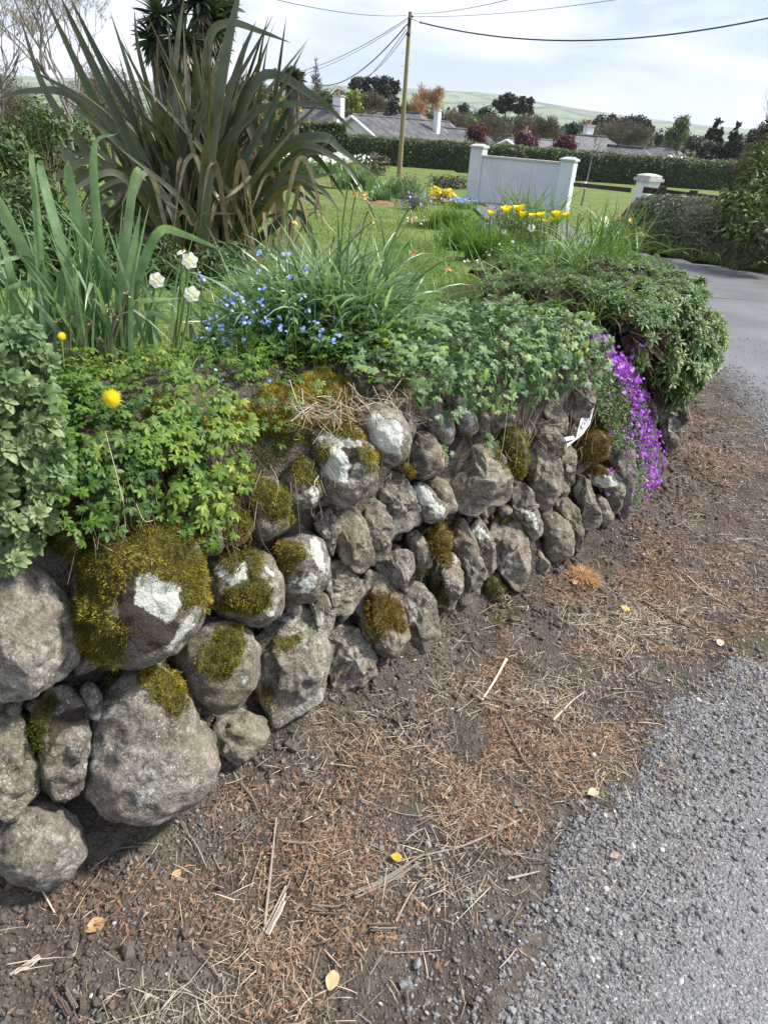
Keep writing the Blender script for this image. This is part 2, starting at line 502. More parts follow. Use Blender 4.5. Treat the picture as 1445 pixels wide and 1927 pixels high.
def m_asphalt():
    m, t, p, out = mat('chipped_asphalt')
    g = N(t, 'ShaderNodeTexCoord').outputs['Object']
    nd = N(t, 'ShaderNodeVectorMath', operation='ADD')
    nn = N(t, 'ShaderNodeTexNoise'); nn.inputs['Scale'].default_value = 40; t.links.new(g, nn.inputs['Vector'])
    s_ = N(t, 'ShaderNodeVectorMath', operation='SCALE'); s_.inputs['Scale'].default_value = .016
    t.links.new(nn.outputs['Color'], s_.inputs[0]); t.links.new(g, nd.inputs[0]); t.links.new(s_.outputs[0], nd.inputs[1])
    v = nd.outputs[0]
    d = voro(t, 98, vec=v); col = voro(t, 98, 'F1', 'Color', vec=v)
    d2 = voro(t, 260, vec=v)
    chip = rng_(t, d, .52, .30)
    base = mixc(t, rng_(t, noise(t, 2.2, 5), .35, .65), (.10, .10, .104), (.135, .136, .14))
    cc = ramp(t, [(.1, (.10, .104, .112)), (.45, (.145, .149, .158)), (.8, (.185, .188, .195)), (.95, (.25, .25, .252))], col)
    c = mixc(t, chip, base, cc)
    c = mixc(t, rng_(t, noise(t, .9, 6, .65), .40, .62), mixc(t, 1.0, c, (.74, .75, .77), 'MULTIPLY'), mixc(t, 1.0, c, (1.12, 1.12, 1.12), 'MULTIPLY'))
    c = mixc(t, rng_(t, noise(t, 120, 3), .4, .7, 0, .35), c, (.06, .058, .056))
    dirt = rng_(t, noise(t, 5, 5, .65), .56, .68, 0, .6)
    c = mixc(t, mth(t, 'MULTIPLY', rng_(t, mth(t, 'ADD', attr(t, 'rim'), mth(t, 'MULTIPLY', mth(t, 'SUBTRACT', noise(t, 9, 6, .7), .5), 1.6)), .45, .95), .8), c, (.085, .076, .064))
    t.links.new(c, p.inputs['Base Color'])
    p.inputs['Roughness'].default_value = .5; p.inputs['Specular IOR Level'].default_value = .5
    h = mth(t, 'ADD', mth(t, 'MULTIPLY', rng_(t, d, .6, .05), .9), mth(t, 'MULTIPLY', rng_(t, d2, .6, 0), .25))
    h = mth(t, 'ADD', h, mth(t, 'MULTIPLY', noise(t, 300, 3), .15))
    bump(t, p, h, .7, .006)
    return m
def m_grass():
    m, t, p, out = mat('lawn_turf')
    c = mixc(t, rng_(t, noise(t, 1.6, 5), .35, .65), (.095, .15, .028), (.165, .21, .048))
    c = mixc(t, rng_(t, noise(t, 40, 5, .7), .35, .65), mixc(t, 1.0, c, (.5, .55, .5), 'MULTIPLY'), c)
    c = mixc(t, rng_(t, noise(t, .7, 3), .55, .7, 0, .35), c, (.19, .17, .06))
    t.links.new(c, p.inputs['Base Color']); p.inputs['Roughness'].default_value = .85; p.inputs['Specular IOR Level'].default_value = .2
    bump(t, p, noise(t, 70, 5, .7), .8, .02)
    return m
def m_slate(name, c1, c2):
    m, t, p, out = mat(name)
    g = N(t, 'ShaderNodeTexCoord').outputs['UV']
    b = N(t, 'ShaderNodeTexBrick')
    b.inputs['Color1'].default_value = c1 + (1,); b.inputs['Color2'].default_value = c2 + (1,); b.inputs['Mortar'].default_value = (.03, .03, .034, 1)
    b.inputs['Scale'].default_value = 1; b.inputs['Mortar Size'].default_value = .03
    b.inputs['Brick Width'].default_value = .6; b.inputs['Row Height'].default_value = .32
    t.links.new(N(t, 'ShaderNodeTexCoord').outputs['Object'], b.inputs['Vector'])
    c = mixc(t, rng_(t, noise(t, 1.2, 5), .4, .65, 0, .6), b.outputs[0], (.16, .155, .15))
    t.links.new(c, p.inputs['Base Color']); p.inputs['Roughness'].default_value = .85; p.inputs['Specular IOR Level'].default_value = .2
    return m

M = {}
M['stone'] = m_stone(); M['soil'] = m_soil(); M['asphalt'] = m_asphalt(); M['grass'] = m_grass()
M['moss'] = leafmat('moss', [(0, (.035, .04, .006)), (.35, (.135, .122, .016)), (.7, (.28, .225, .034)), (1, (.50, .39, .085))], .9, .25, spec=.1)
M['moss_rust'] = leafmat('rusty_moss', [(0, (.06, .04, .008)), (.4, (.14, .085, .015)), (.75, (.25, .15, .03)), (1, (.33, .22, .05))], .9, .25, spec=.1)
M['moss_dark'] = leafmat('dark_moss', [(0, (.02, .025, .004)), (.5, (.055, .06, .009)), (1, (.13, .125, .018))], .9, .2, spec=.1)

# ------------------------------------------------------------------ the plan of the wall and the garden levels
BASE = np.array([[-3.2, -1.6], [-1.6, 0.0], [-.95, .62], [-.64, .92], [-.42, 1.13], [-.25, 1.36], [.03, 1.6], [.23, 1.83], [.56, 2.18], [.81, 2.43],
                 [1.15, 2.77], [1.45, 3.25], [1.70, 3.75], [1.80, 4.2], [1.78, 4.8], [1.62, 5.4], [1.35, 6.2], [1.1, 7.2], [1.0, 9], [1.15, 13], [1.75, 19], [2.25, 24]])
_sl = np.linalg.norm(np.diff(BASE, axis=0), axis=1)
UB = np.r_[0, np.cumsum(_sl)]
def su(x, y):
    """signed distance inside the wall line and arc length along it"""
    Pq = np.stack(np.broadcast_arrays(np.asarray(x, float), np.asarray(y, float)), -1)
    best = np.full(Pq.shape[:-1], 1e9); sg = np.ones_like(best); uu = np.zeros_like(best)
    for k in range(len(BASE) - 1):
        a, b = BASE[k], BASE[k + 1]; ab = b - a
        t = np.clip(((Pq - a) @ ab) / (ab @ ab), 0, 1)
        dd = Pq - (a + t[..., None] * ab); d = np.linalg.norm(dd, axis=-1)
        s = np.sign(ab[0] * (Pq[..., 1] - a[1]) - ab[1] * (Pq[..., 0] - a[0]))
        m = d < best
        best = np.where(m, d, best); sg = np.where(m, s, sg); uu = np.where(m, UB[k] + t * _sl[k], uu)
    return best * sg, uu
def curve(u):
    u = np.asarray(u, float)
    x = np.interp(u, UB, BASE[:, 0]); y = np.interp(u, UB, BASE[:, 1])
    e = .12
    tx = np.interp(u + e, UB, BASE[:, 0]) - np.interp(u - e, UB, BASE[:, 0])
    ty = np.interp(u + e, UB, BASE[:, 1]) - np.interp(u - e, UB, BASE[:, 1])
    l = np.hypot(tx, ty)
    return np.stack([x, y], -1), np.stack([ty / l, -tx / l], -1)      # point, outward normal (towards the road)
def U(x, y):
    return float(su(x, y)[1])
UK = np.array([0, U(-.64, .92), U(-.25, 1.36), U(.03, 1.6), U(.5, 2.1), U(1.15, 2.77), U(1.7, 3.75), U(1.62, 5.4), U(1.1, 7.0), U(1.0, 9), U(1.15, 13), 40])
HK = np.array([1.02, 1.0, .97, .95, .90, .87, .86, .74, .2, .0, -.3, -.6])
def HB(u): return np.interp(u, UK, HK)
def lawn(y): return np.interp(y, [-2, 2.5, 4, 6, 9, 14, 25, 39.5, 60, 80], [.66, .62, .5, .3, .05, -.22, -.53, -.93, -1.47, -3])
def zroad(y): return np.interp(y, [-5, 5, 12, 25, 39.5, 60, 80, 130, 400, 1000, 3000], [0, 0, -.25, -.58, -.98, -1.52, -3.2, -7, -15, -30, -32])
def zg(x, y):
    s, u = su(x, y)
    l = lawn(y); h = HB(u)
    f = 1 - sstep(.45, 1.15, s)
    z = l + np.maximum(h - l, .0) * f
    z = z - .14 * np.clip(1 - (s - .15) / .22, 0, 1.3) ** 2 * (f > 0)
    return np.where(s > -.1, z, -1)
BAT = .18
def wall_hit(x, y, off=0.0):
    d = ray(x, y); t = np.arange(.4, 9, .006)
    Pq = EYE + d * t[:, None]
    s, u = su(Pq[:, 0], Pq[:, 1])
    k = int(np.argmax(s + off - BAT * np.maximum(Pq[:, 2], 0) > 0))
    if k == 0: k = int(np.argmin(np.abs(s)))
    return Pq[k], u[k]
def bed_hit(x, y, dz=0.0):
    d = ray(x, y); t = np.exp(np.linspace(math.log(.8), math.log(60), 1500))
    Pq = EYE + d * t[:, None]
    k = np.argmax(Pq[:, 2] < zg(Pq[:, 0], Pq[:, 1]) + dz)
    return Pq[k]
def inpoly(px, py, poly):
    poly = np.asarray(poly, float); c = np.zeros(np.shape(px), bool)
    for (x0, y0), (x1, y1) in zip(poly, np.roll(poly, -1, 0)):
        c ^= ((y0 > py) != (y1 > py)) & (px < (x1 - x0) * (py - y0) / (y1 - y0 + 1e-9) + x0)
    return c
def sdpoly(px, py, poly):
    poly = np.asarray(poly, float); d = np.full(np.shape(px), 1e9)
    for a, b in zip(poly, np.roll(poly, -1, 0)):
        ab = b - a; q = np.stack([px - a[0], py - a[1]], -1)
        t = np.clip(q @ ab / (ab @ ab + 1e-9), 0, 1)
        d = np.minimum(d, np.linalg.norm(q - t[..., None] * ab, axis=-1))
    return np.where(inpoly(px, py, poly), d, -d)

#@@PART2
# ================================================================== GROUND
gx = np.r_[-900, -400, -150, -60, np.arange(-30, 31, 3), 60, 150, 400, 900]
gy = np.r_[-6, -3, np.arange(0, 60, 2), 75, 100, 150, 250, 400, 700, 1200, 2200, 4200]
X, Y = np.meshgrid(gx, gy, indexing='ij')
mb = MB().add(P3(X * np.maximum(1, Y / 400.0), Y, zroad(Y) - .045).reshape(-1, 3), gridF(len(gx), len(gy))[:, ::-1])
tag(mb.build('field', M['grass'], origin=(0, 0, 0)), kind='structure')

# verge polygon (bare soil between the wall and the tarmac), metres on the ground
def G(*pts): return [tuple(atZ(x, y, 0)[:2]) for x, y in pts]
VERGE = np.array([(-3, -2), (.22, -2), (.26, .3)] + G((925, 1925), (935, 1760), (1040, 1620), (1140, 1530), (1210, 1430), (1290, 1310), (1445, 1235))
                 + [(2.6, 2.1), (4.2, 2.9), (4.6, 3.4)] + G((1445, 850), (1385, 755), (1335, 700)) + [(2.02, 5.0), (1.8, 5.7), (1.5, 6.5), (1.2, 7.6), (1.0, 9), (-1, 9), (-3, 3)])
def vz(x, y):
    p = P3(x, y)
    s, u = su(x, y)
    heap = (.075 + .03 * fbm(P3(x, y), 5, 2, 91)) * np.exp(-np.maximum(-s, 0) / .10)                # soil banked against the stones
    return zroad(y) + heap + .010 * fbm(p, 3.2, 3, 3) + .006 * fbm(p, 18, 3, 9) + .004 * np.abs(fbm(p, 60, 2, 5))
gx = np.arange(-1.7, 4.8, .02); gy = np.arange(-.3, 9.0, .025)
X, Y = np.meshgrid(gx, gy, indexing='ij')
s_, u_ = su(X, Y)
F = gridF(len(gx), len(gy))[:, ::-1]
keep = (s_.ravel()[F] < .25).all(1) & (sdpoly(X.ravel(), Y.ravel(), VERGE)[F] > -.5).any(1)
Fk = F[keep]; us, inv = np.unique(Fk, return_inverse=True)
Vv = P3(X, Y, vz(X, Y)).reshape(-1, 3)[us]
_p = P3(Vv[:, 0], Vv[:, 1]); Vv[:, 2] -= .045 * sstep(.02, .12, -sdpoly(Vv[:, 0], Vv[:, 1], VERGE) + .06 * fbm(_p, 5, 4, 31) + .02 * fbm(_p, 30, 2, 32))
mb = MB().add(Vv, inv.reshape(Fk.shape))
tag(mb.build('verge', M['soil'], origin=(0, 0, 0)), kind='structure')

def road_sd(x, y):                      # >0 on the tarmac
    p = P3(x, y)
    return -sdpoly(x, y, VERGE) + .06 * fbm(p, 5, 4, 31) + .02 * fbm(p, 30, 2, 32)
def road_z(x, y, sd):
    p = P3(x, y)
    return zroad(y) + .012 * sstep(-.02, .12, sd) - .004 + .004 * fbm(p, 1.5, 2, 40)
mb = MB()
gx = np.arange(.05, 5.6, .025); gy = np.arange(-.3, 9.01, .03)
X, Y = np.meshgrid(gx, gy, indexing='ij'); x, y = X.ravel(), Y.ravel()
sd = road_sd(x, y); s_, u_ = su(x, y)
F = gridF(len(gx), len(gy))[:, ::-1]
Fk = F[((sd > 0) & (s_ < .05))[F].all(1)]; us, inv = np.unique(Fk, return_inverse=True)
mb.add(np.c_[x, y, road_z(x, y, sd)][us], inv.reshape(Fk.shape), rim=np.clip(1 - sd[us] / .7, 0, 1))
gx = np.arange(-1, 30, .5); gy = np.arange(9.0, 27, .5)
X, Y = np.meshgrid(gx, gy, indexing='ij'); x, y = X.ravel(), Y.ravel(); s_, u_ = su(x, y)
F = gridF(len(gx), len(gy))[:, ::-1]
okc = (s_ < .1) & (x < 4.4 + np.maximum(0, 13.8 - y) * 1.15) & ((y < 24.6) | (x < 3.0)) & ((x < 5) | (y < 14))
Fk = F[okc[F].all(1)]; us, inv = np.unique(Fk, return_inverse=True)
mb.add(np.c_[x, y, zroad(y) + .01][us], inv.reshape(Fk.shape), rim=0)
gx = np.arange(5.55, 16, .5); gy = np.arange(-2, 9.6, .5)
X, Y = np.meshgrid(gx, gy, indexing='ij'); x, y = X.ravel(), Y.ravel()
F = gridF(len(gx), len(gy))[:, ::-1]
Fk = F[(x < 4.4 + (13.8 - y) * 1.15)[F].all(1)]; us, inv = np.unique(Fk, return_inverse=True)
mb.add(np.c_[x, y, zroad(y) + .008][us], inv.reshape(Fk.shape), rim=0)
tag(mb.build('road', M['asphalt'], origin=(0, 0, 0)), kind='structure')

# garden soil along the wall top, and the lawn behind it
uu = np.arange(U(-1.6, 0), U(1.2, 6.7), .03)
ss = np.r_[.0, .01, np.arange(.04, .3, .03), np.arange(.3, 1.5, .08)]
c_, n_ = curve(uu)
Pxy = c_[:, None] - n_[:, None] * (ss[None, :, None] + BAT * HB(uu)[:, None, None] * .8)
zz = zg(Pxy[..., 0], Pxy[..., 1]); zz = np.where(zz < -.9, HB(uu)[:, None] - .3, zz)
zz[:, 0] = HB(uu) - .5
zz = zz - .05 * (ss[None] > 1.2) + .015 * fbm(P3(Pxy[..., 0], Pxy[..., 1]), 9, 3, 2)
mb = MB().add(P3(Pxy[..., 0], Pxy[..., 1], zz).reshape(-1, 3), gridF(len(uu), len(ss))[:, ::-1])
tag(mb.build('garden_bed', M['soil'], origin=(0, 0, 0)), kind='structure')

gx = np.r_[np.arange(-30, -4, .5), np.arange(-4, 3, .08), np.arange(3, 4, .5)]; gy = np.r_[np.arange(.6, 9, .08), np.arange(9, 61, .5)]
X, Y = np.meshgrid(gx, gy, indexing='ij'); x, y = X.ravel(), Y.ravel(); s_, u_ = su(x, y)
F = gridF(len(gx), len(gy))[:, ::-1]
Fk = F[((s_ > .75) | ((s_ > .02) & (y > 5.9)))[F].all(1) | ((y > 24.6) & (x < 2.5))[F].all(1)]; us, inv = np.unique(Fk, return_inverse=True)
lz = lawn(y) + .025 * fbm(np.c_[x, y, 0 * x], 1.1, 3, 12)
mb = MB().add(np.c_[x, y, lz][us], inv.reshape(Fk.shape))
tag(mb.build('lawn', M['grass'], origin=(0, 0, 0)), kind='structure')

# ================================================================== STONE WALL
WALL = thing('stone_wall', 'old dry stone wall of mossy rounded and angular boulders curving along the verge', 'wall', tuple(curve(U(.03, 1.6))[0]) + (0.0,))
uu = np.arange(U(-1.6, 0), U(1.75, 7.5), .02); vv = np.linspace(-.05, 1.0, 46)
c_, n_ = curve(uu)
zc = vv[None] * (HB(uu)[:, None] - .06)
p0 = P3(c_[:, None, 0] + 0 * zc, c_[:, None, 1] + 0 * zc, zc)
off = BAT * zc + .075 + .03 * fbm(p0, 9, 4, 77) + .014 * fbm(p0, 40, 2, 78) - .105 * (1 - sstep(.0, .24, zc))
V = P3(c_[:, None, 0] - n_[:, None, 0] * off, c_[:, None, 1] - n_[:, None, 1] * off, zc)
MB().add(V.reshape(-1, 3), gridF(len(uu), len(vv))).build('earth_core', M['soil'], WALL)

# outlines of the boulders as read off the photograph, in five enlargements (origin x, origin y, magnification)
REG = {'A': (0, 1030, 2.779), 'B': (360, 740, 2.89), 'C': (680, 700, 2.89), 'D': (0, 680, 2.89), 'E': (980, 700, 3.107)}
def RP(r, pts):
    ox, oy, k = REG[r]
    return np.array([(ox + x / k, oy + y / k) for x, y in pts])
# (region, outline, form, tint, grain, depth, lichen patches, crust patches, moss patches, moss kind, label)
ST = []
def st(r, pts, form='r', tint=.5, grain=.2, depth=.42, li=(), cr=(), mo=(), mk='moss', label=None, out=0.0):
    ST.append((r, pts, form, tint, grain, depth, li, cr, mo, mk, label, out))
st('A', [(-150, 110), (40, 60), (170, 100), (250, 215), (340, 280), (430, 400), (445, 560), (330, 690), (180, 750), (0, 825), (-200, 850), (-260, 400)], 'a', .62, .15, .3, mo=[[(360, 300), (430, 380), (460, 520), (430, 500), (380, 420)]], label='broad flat grey boulder with a blunt point')
st('A', [(430, -60), (600, -190), (850, -200), (980, -80), (1040, 80), (1062, 260), (1010, 420), (900, 535), (760, 595), (580, 610), (440, 520), (400, 250)], 'r', .95, .3, .5,
   li=[[(700, 140), (780, 130), (850, 180), (945, 200), (940, 300), (920, 380), (860, 390), (790, 350), (700, 290), (690, 210)], [(960, 400), (1010, 340), (1010, 420), (900, 540), (840, 540)]],
   cr=[[(640, 140), (720, 130), (700, 290), (860, 390), (960, 380), (900, 500), (760, 570), (650, 480), (600, 300)]],
   mo=[[(400, -100), (600, -220), (860, -220), (1000, -90), (1060, 100), (1070, 290), (960, 330), (950, 190), (850, 170), (780, 125), (690, 140), (600, 260), (560, 330), (690, 420), (640, 560), (520, 600), (400, 500)]], label='large boulder under thick moss with a bright white lichen patch')
st('A', [(910, 480), (1010, 390), (1130, 370), (1230, 385), (1310, 460), (1335, 560), (1310, 700), (1260, 790), (1150, 865), (1050, 855), (960, 770), (900, 640)], 'r', .85, .5, .5, mo=[[(1080, 520), (1150, 430), (1250, 390), (1280, 480), (1270, 580), (1200, 690), (1110, 690), (1050, 620)]], mk='moss')
st('A', [(430, 1150), (470, 900), (510, 760), (570, 650), (690, 590), (800, 580), (900, 640), (970, 750), (995, 860), (1095, 960), (1130, 1080), (1095, 1200), (1010, 1330), (880, 1400), (700, 1460), (520, 1400), (440, 1290)], 'r', .7, .55, .45,
   mo=[[(720, 640), (800, 605), (880, 650), (960, 740), (975, 830), (930, 890), (860, 850), (800, 790), (710, 700)], [(560, 660), (620, 650), (600, 700), (560, 700)]], label='big round speckled boulder with a moss cap at its upper right')
st('A', [(240, 720), (330, 720), (445, 800), (485, 900), (445, 1100), (410, 1260), (350, 1325), (275, 1310), (215, 1200), (205, 1050), (175, 950), (195, 800)], 'a', .9, .6, .5, cr=[[(270, 880), (440, 830), (460, 930), (330, 960), (250, 1080), (250, 950)]], mo=[[(190, 750), (300, 750), (290, 850), (240, 950), (240, 1050), (180, 1120), (130, 1100), (160, 960)]], mk='moss_dark')
st('A', [(415, 725), (470, 700), (530, 750), (545, 840), (505, 925), (455, 860)], 'r', .7, .6)
st('A', [(-60, 870), (60, 862), (150, 900), (160, 1020), (212, 1150), (205, 1285), (120, 1360), (40, 1395), (-60, 1390), (-110, 1100)], 'a', .45, 1.0, .5)
st('A', [(-60, 1440), (80, 1335), (180, 1300), (310, 1355), (405, 1440), (435, 1560), (375, 1695), (230, 1775), (80, 1750), (-40, 1660), (-110, 1540)], 'r', .62, .25, .5)
st('A', [(1090, 960), (1160, 870), (1270, 845), (1375, 895), (1392, 970), (1320, 1085), (1230, 1140), (1130, 1090)], 'r', .55, .9, .5)
# ---- region B
st('B', [(50, 970), (110, 880), (200, 830), (320, 815), (390, 875), (460, 970), (482, 1080), (468, 1185), (400, 1245), (280, 1258), (160, 1200), (60, 1120)], 'r', .85, .3, .5,
   li=[[(115, 920), (200, 935), (280, 890), (310, 950), (310, 1020), (220, 1055), (150, 1010)], [(390, 910), (470, 990), (455, 1020), (400, 975)], [(400, 1170), (465, 1145), (455, 1220), (400, 1225)]],
   mo=[[(160, 860), (340, 840), (390, 920), (380, 1000), (440, 1060), (430, 1150), (340, 1220), (200, 1190), (130, 1160), (200, 1060), (310, 1020), (300, 900), (220, 980)]])
st('B', [(425, 850), (490, 785), (600, 755), (690, 775), (722, 880), (742, 980), (705, 1065), (640, 1118), (550, 1125), (470, 1090), (435, 980)], 'r', .8, .4, .5,
   li=[[(640, 780), (690, 790), (720, 900), (735, 990), (690, 960), (650, 860)], [(590, 1030), (640, 1000), (675, 1050), (640, 1095), (600, 1080)]],
   mo=[[(440, 880), (490, 800), (600, 810), (630, 880), (560, 940), (540, 1000), (450, 920)]])
st('B', [(120, 600), (220, 575), (310, 655), (330, 720), (290, 795), (220, 835), (150, 805), (140, 690)], 'r', .8, .2, .5, mo=[[(110, 590), (220, 565), (320, 650), (335, 720), (290, 790), (220, 820), (150, 795), (140, 690)]])
st('B', [(5, 760), (40, 680), (100, 660), (145, 730), (165, 830), (130, 885), (60, 888), (15, 840)], 'r', .85, .3, .5, mo=[[(10, 740), (60, 690), (130, 720), (130, 770), (60, 780)]])
st('B', [(220, 480), (330, 425), (450, 465), (515, 560), (535, 660), (490, 755), (380, 800), (320, 765), (290, 640), (230, 560)], 'r', .82, .6, .5, mo=[[(250, 430), (440, 470), (525, 560), (535, 690), (430, 700), (350, 600)]])
st('B', [(485, 470), (540, 375), (620, 335), (672, 420), (698, 560), (665, 625), (570, 630), (505, 585)], 'r', .8, .4, .5, li=[[(640, 520), (692, 480), (695, 570), (660, 600)]], mo=[[(520, 400), (600, 330), (670, 420), (680, 510), (600, 490)]])
st('B', [(610, 230), (690, 165), (830, 160), (930, 235), (985, 330), (980, 460), (935, 560), (850, 605), (730, 605), (685, 480), (640, 350)], 'r', .88, .9, .5,
   li=[[(680, 240), (800, 220), (930, 260), (940, 300), (810, 290), (870, 380), (850, 480), (760, 490), (700, 430), (760, 340)], [(890, 370), (930, 380), (920, 420), (880, 410)]],
   cr=[[(810, 290), (920, 290), (920, 370), (870, 390)]], mo=[[(620, 170), (830, 140), (940, 240), (850, 250), (760, 210)], [(920, 290), (985, 330), (975, 410), (930, 380)], [(690, 300), (760, 290), (740, 360), (700, 370)]], label='boulder with large white lichen sheet and yellow moss on top')
st('B', [(885, 150), (930, 75), (1030, 48), (1112, 88), (1165, 180), (1172, 280), (1132, 375), (1080, 405), (975, 335), (930, 220)], 'r', .5, .2, .55, li=[[(940, 150), (1000, 90), (1050, 150), (1130, 150), (1160, 250), (1140, 330), (1070, 340), (990, 280)]], label='smooth round boulder whitened by lichen on the top course', out=.02)
st('B', [(1085, 60), (1150, 30), (1202, 90), (1225, 170), (1192, 255), (1160, 255), (1145, 160)], 'r', .5, .3, .5, li=[[(1180, 110), (1220, 150), (1195, 230), (1180, 180)]])
st('B', [(1210, 100), (1290, 75), (1380, 105), (1428, 170), (1412, 262), (1370, 284), (1300, 225), (1225, 155)], 'r', .5, .3, .5, li=[[(1330, 110), (1380, 120), (1370, 160), (1330, 150)], [(1390, 200), (1415, 190), (1410, 240)]])
st('B', [(1155, 260), (1220, 195), (1300, 215), (1355, 300), (1360, 400), (1330, 445), (1240, 470), (1175, 395)], 'r', .15, .1, .5)
st('B', [(1335, 280), (1385, 300), (1398, 370), (1370, 425), (1335, 420)], 'a', .1, .1, .5)
st('B', [(1085, 400), (1150, 350), (1198, 400), (1203, 470), (1150, 445)], 'r', .2, .1, .5, mo=[[(1120, 370), (1160, 350), (1200, 410), (1200, 470), (1170, 440)]], mk='moss_rust')
st('B', [(985, 480), (1050, 410), (1130, 425), (1190, 505), (1242, 640), (1254, 702), (1160, 765), (1100, 795), (1065, 680), (1005, 600)], 'a', .45, .6, .35)
st('B', [(1180, 480), (1250, 475), (1302, 530), (1335, 580), (1385, 620), (1375, 672), (1290, 710), (1235, 672), (1195, 580)], 'r', .4, .0, .6, li=[[(1200, 520), (1250, 480), (1300, 530), (1335, 580), (1385, 620), (1372, 672), (1330, 660), (1300, 620), (1240, 600)]], label='white pear shaped stone low in the middle of the wall', out=.03)
st('B', [(1265, 480), (1330, 450), (1392, 478), (1433, 600), (1428, 672), (1390, 710), (1360, 690), (1375, 620), (1310, 560)], 'r', .25, .1, .5)
st('B', [(645, 640), (740, 615), (803, 680), (783, 800), (772, 895), (715, 845), (685, 740)], 'a', .8, .5, .4)
st('B', [(745, 610), (860, 608), (932, 690), (963, 790), (996, 890), (950, 975), (890, 990), (815, 905), (785, 800), (795, 690)], 'a', .12, .05, .35)
st('B', [(955, 620), (1020, 585), (1072, 630), (1094, 740), (1083, 840), (1030, 925), (975, 885), (955, 760), (935, 680)], 'a', .3, .2, .4)
st('B', [(712, 990), (740, 905), (840, 915), (892, 1000), (936, 1080), (902, 1175), (850, 1215), (775, 1195), (735, 1100)], 'a', .35, .3, .4)
st('B', [(635, 1110), (700, 1065), (773, 1140), (788, 1260), (740, 1335), (685, 1295), (655, 1190)], 'a', .5, .3, .4)
st('B', [(330, 1340), (420, 1255), (560, 1145), (645, 1175), (702, 1290), (733, 1400), (723, 1540), (692, 1645), (560, 1750), (460, 1800), (395, 1650), (325, 1530), (310, 1400)], 'a', .48, .3, .32, mo=[[(480, 1330), (590, 1310), (590, 1350), (520, 1400), (480, 1400)], [(380, 1560), (430, 1600), (430, 1700), (380, 1640)]])
st('B', [(722, 1330), (790, 1225), (870, 1255), (942, 1340), (1004, 1440), (1024, 1540), (950, 1590), (820, 1600), (755, 1570), (722, 1480)], 'a', .4, .5, .38)
st('B', [(890, 1060), (950, 950), (1040, 1000), (1113, 1110), (1170, 1250), (1164, 1355), (1110, 1435), (1000, 1395), (925, 1300), (880, 1180)], 'a', .2, .2, .45, mo=[[(950, 1110), (1080, 1090), (1165, 1250), (1155, 1310), (1060, 1290), (1000, 1360), (940, 1200)]], mk='moss_rust')
st('B', [(1100, 1080), (1180, 1005), (1270, 1045), (1323, 1160), (1354, 1320), (1292, 1405), (1240, 1425), (1175, 1350), (1130, 1210)], 'a', .35, .5, .32)
st('B', [(985, 930), (1070, 865), (1150, 845), (1209, 900), (1204, 980), (1150, 1045), (1080, 1075), (1015, 1005)], 'a', .9, .5, .45)
# ---- region C
st('C', [(475, 440), (540, 395), (700, 395), (763, 460), (813, 600), (803, 692), (720, 744), (620, 785), (525, 740), (495, 640), (465, 540)], 'a', .28, .1, .28, mo=[[(720, 400), (765, 440), (780, 510), (740, 470)]], label='widest flat faced slab in the middle of the wall')
st('C', [(735, 380), (755, 305), (800, 295), (862, 340), (888, 440), (883, 540), (830, 585), (785, 520), (765, 440)], 'r', .3, .2, .5, mo=[[(730, 370), (755, 300), (805, 290), (870, 340), (890, 440), (885, 545), (830, 590), (780, 520), (760, 440)]], label='upright stone wholly covered in yellow moss')
st('C', [(445, 130), (520, 98), (583, 160), (630, 280), (613, 345), (560, 365), (495, 290), (465, 210)], 'r', .6, .3, .5, li=[[(520, 130), (570, 160), (620, 280), (600, 300), (560, 220)]])
st('C', [(590, 140), (660, 155), (694, 260), (684, 345), (640, 335), (610, 250)], 'a', .25, .2, .4)
st('C', [(685, 260), (740, 205), (800, 185), (830, 250), (824, 295), (760, 305), (715, 345)], 'a', .3, .3, .4)
st('C', [(872, 320), (930, 325), (1003, 400), (1064, 470), (1084, 560), (1146, 645), (1070, 678), (1000, 748), (955, 755), (912, 640), (890, 480)], 'a', .3, .15, .35)
st('C', [(905, 290), (950, 210), (1012, 270), (1063, 330), (1114, 380), (1104, 445), (1060, 455), (975, 382)], 'a', .3, .2, .38)
st('C', [(955, 160), (1010, 125), (1092, 190), (1129, 270), (1113, 335), (1060, 325), (995, 250)], 'a', .15, .2, .4)
st('C', [(1100, 120), (1150, 40), (1230, -10), (1284, 50), (1264, 150), (1244, 242), (1170, 275), (1115, 230)], 'a', .8, .3, .4)
st('C', [(1055, 460), (1130, 385), (1164, 430), (1154, 600), (1120, 625), (1075, 540)], 'a', .3, .2, .4)
st('C', [(1155, 420), (1190, 325), (1270, 305), (1349, 380), (1334, 455), (1230, 505), (1175, 482)], 'r', .25, .2, .5, mo=[[(1150, 420), (1188, 320), (1270, 300), (1352, 380), (1335, 455), (1230, 490), (1175, 470)]], mk='moss_rust')
st('C', [(1255, 190), (1310, 180), (1350, 270), (1335, 330), (1270, 300)], 'r', .2, .2, .4, mo=[[(1250, 190), (1310, 175), (1355, 270), (1335, 335), (1270, 300)]], mk='moss_dark')
st('C', [(795, 640), (850, 585), (912, 630), (954, 720), (984, 880), (930, 935), (880, 855), (825, 790)], 'a', .78, .3, .42, li=[[(880, 735), (940, 760), (970, 850), (950, 850), (910, 800)]])
st('C', [(685, 880), (730, 775), (830, 765), (893, 880), (904, 960), (914, 1100), (870, 1205), (800, 1155), (715, 1040)], 'a', .18, .1, .3, mo=[[(730, 740), (800, 750), (830, 800), (780, 840), (715, 820)]], mk='moss_dark')
st('C', [(945, 830), (1000, 755), (1080, 785), (1134, 850), (1144, 930), (1124, 1015), (1050, 1040), (985, 995), (995, 920)], 'r', .3, .2, .45)
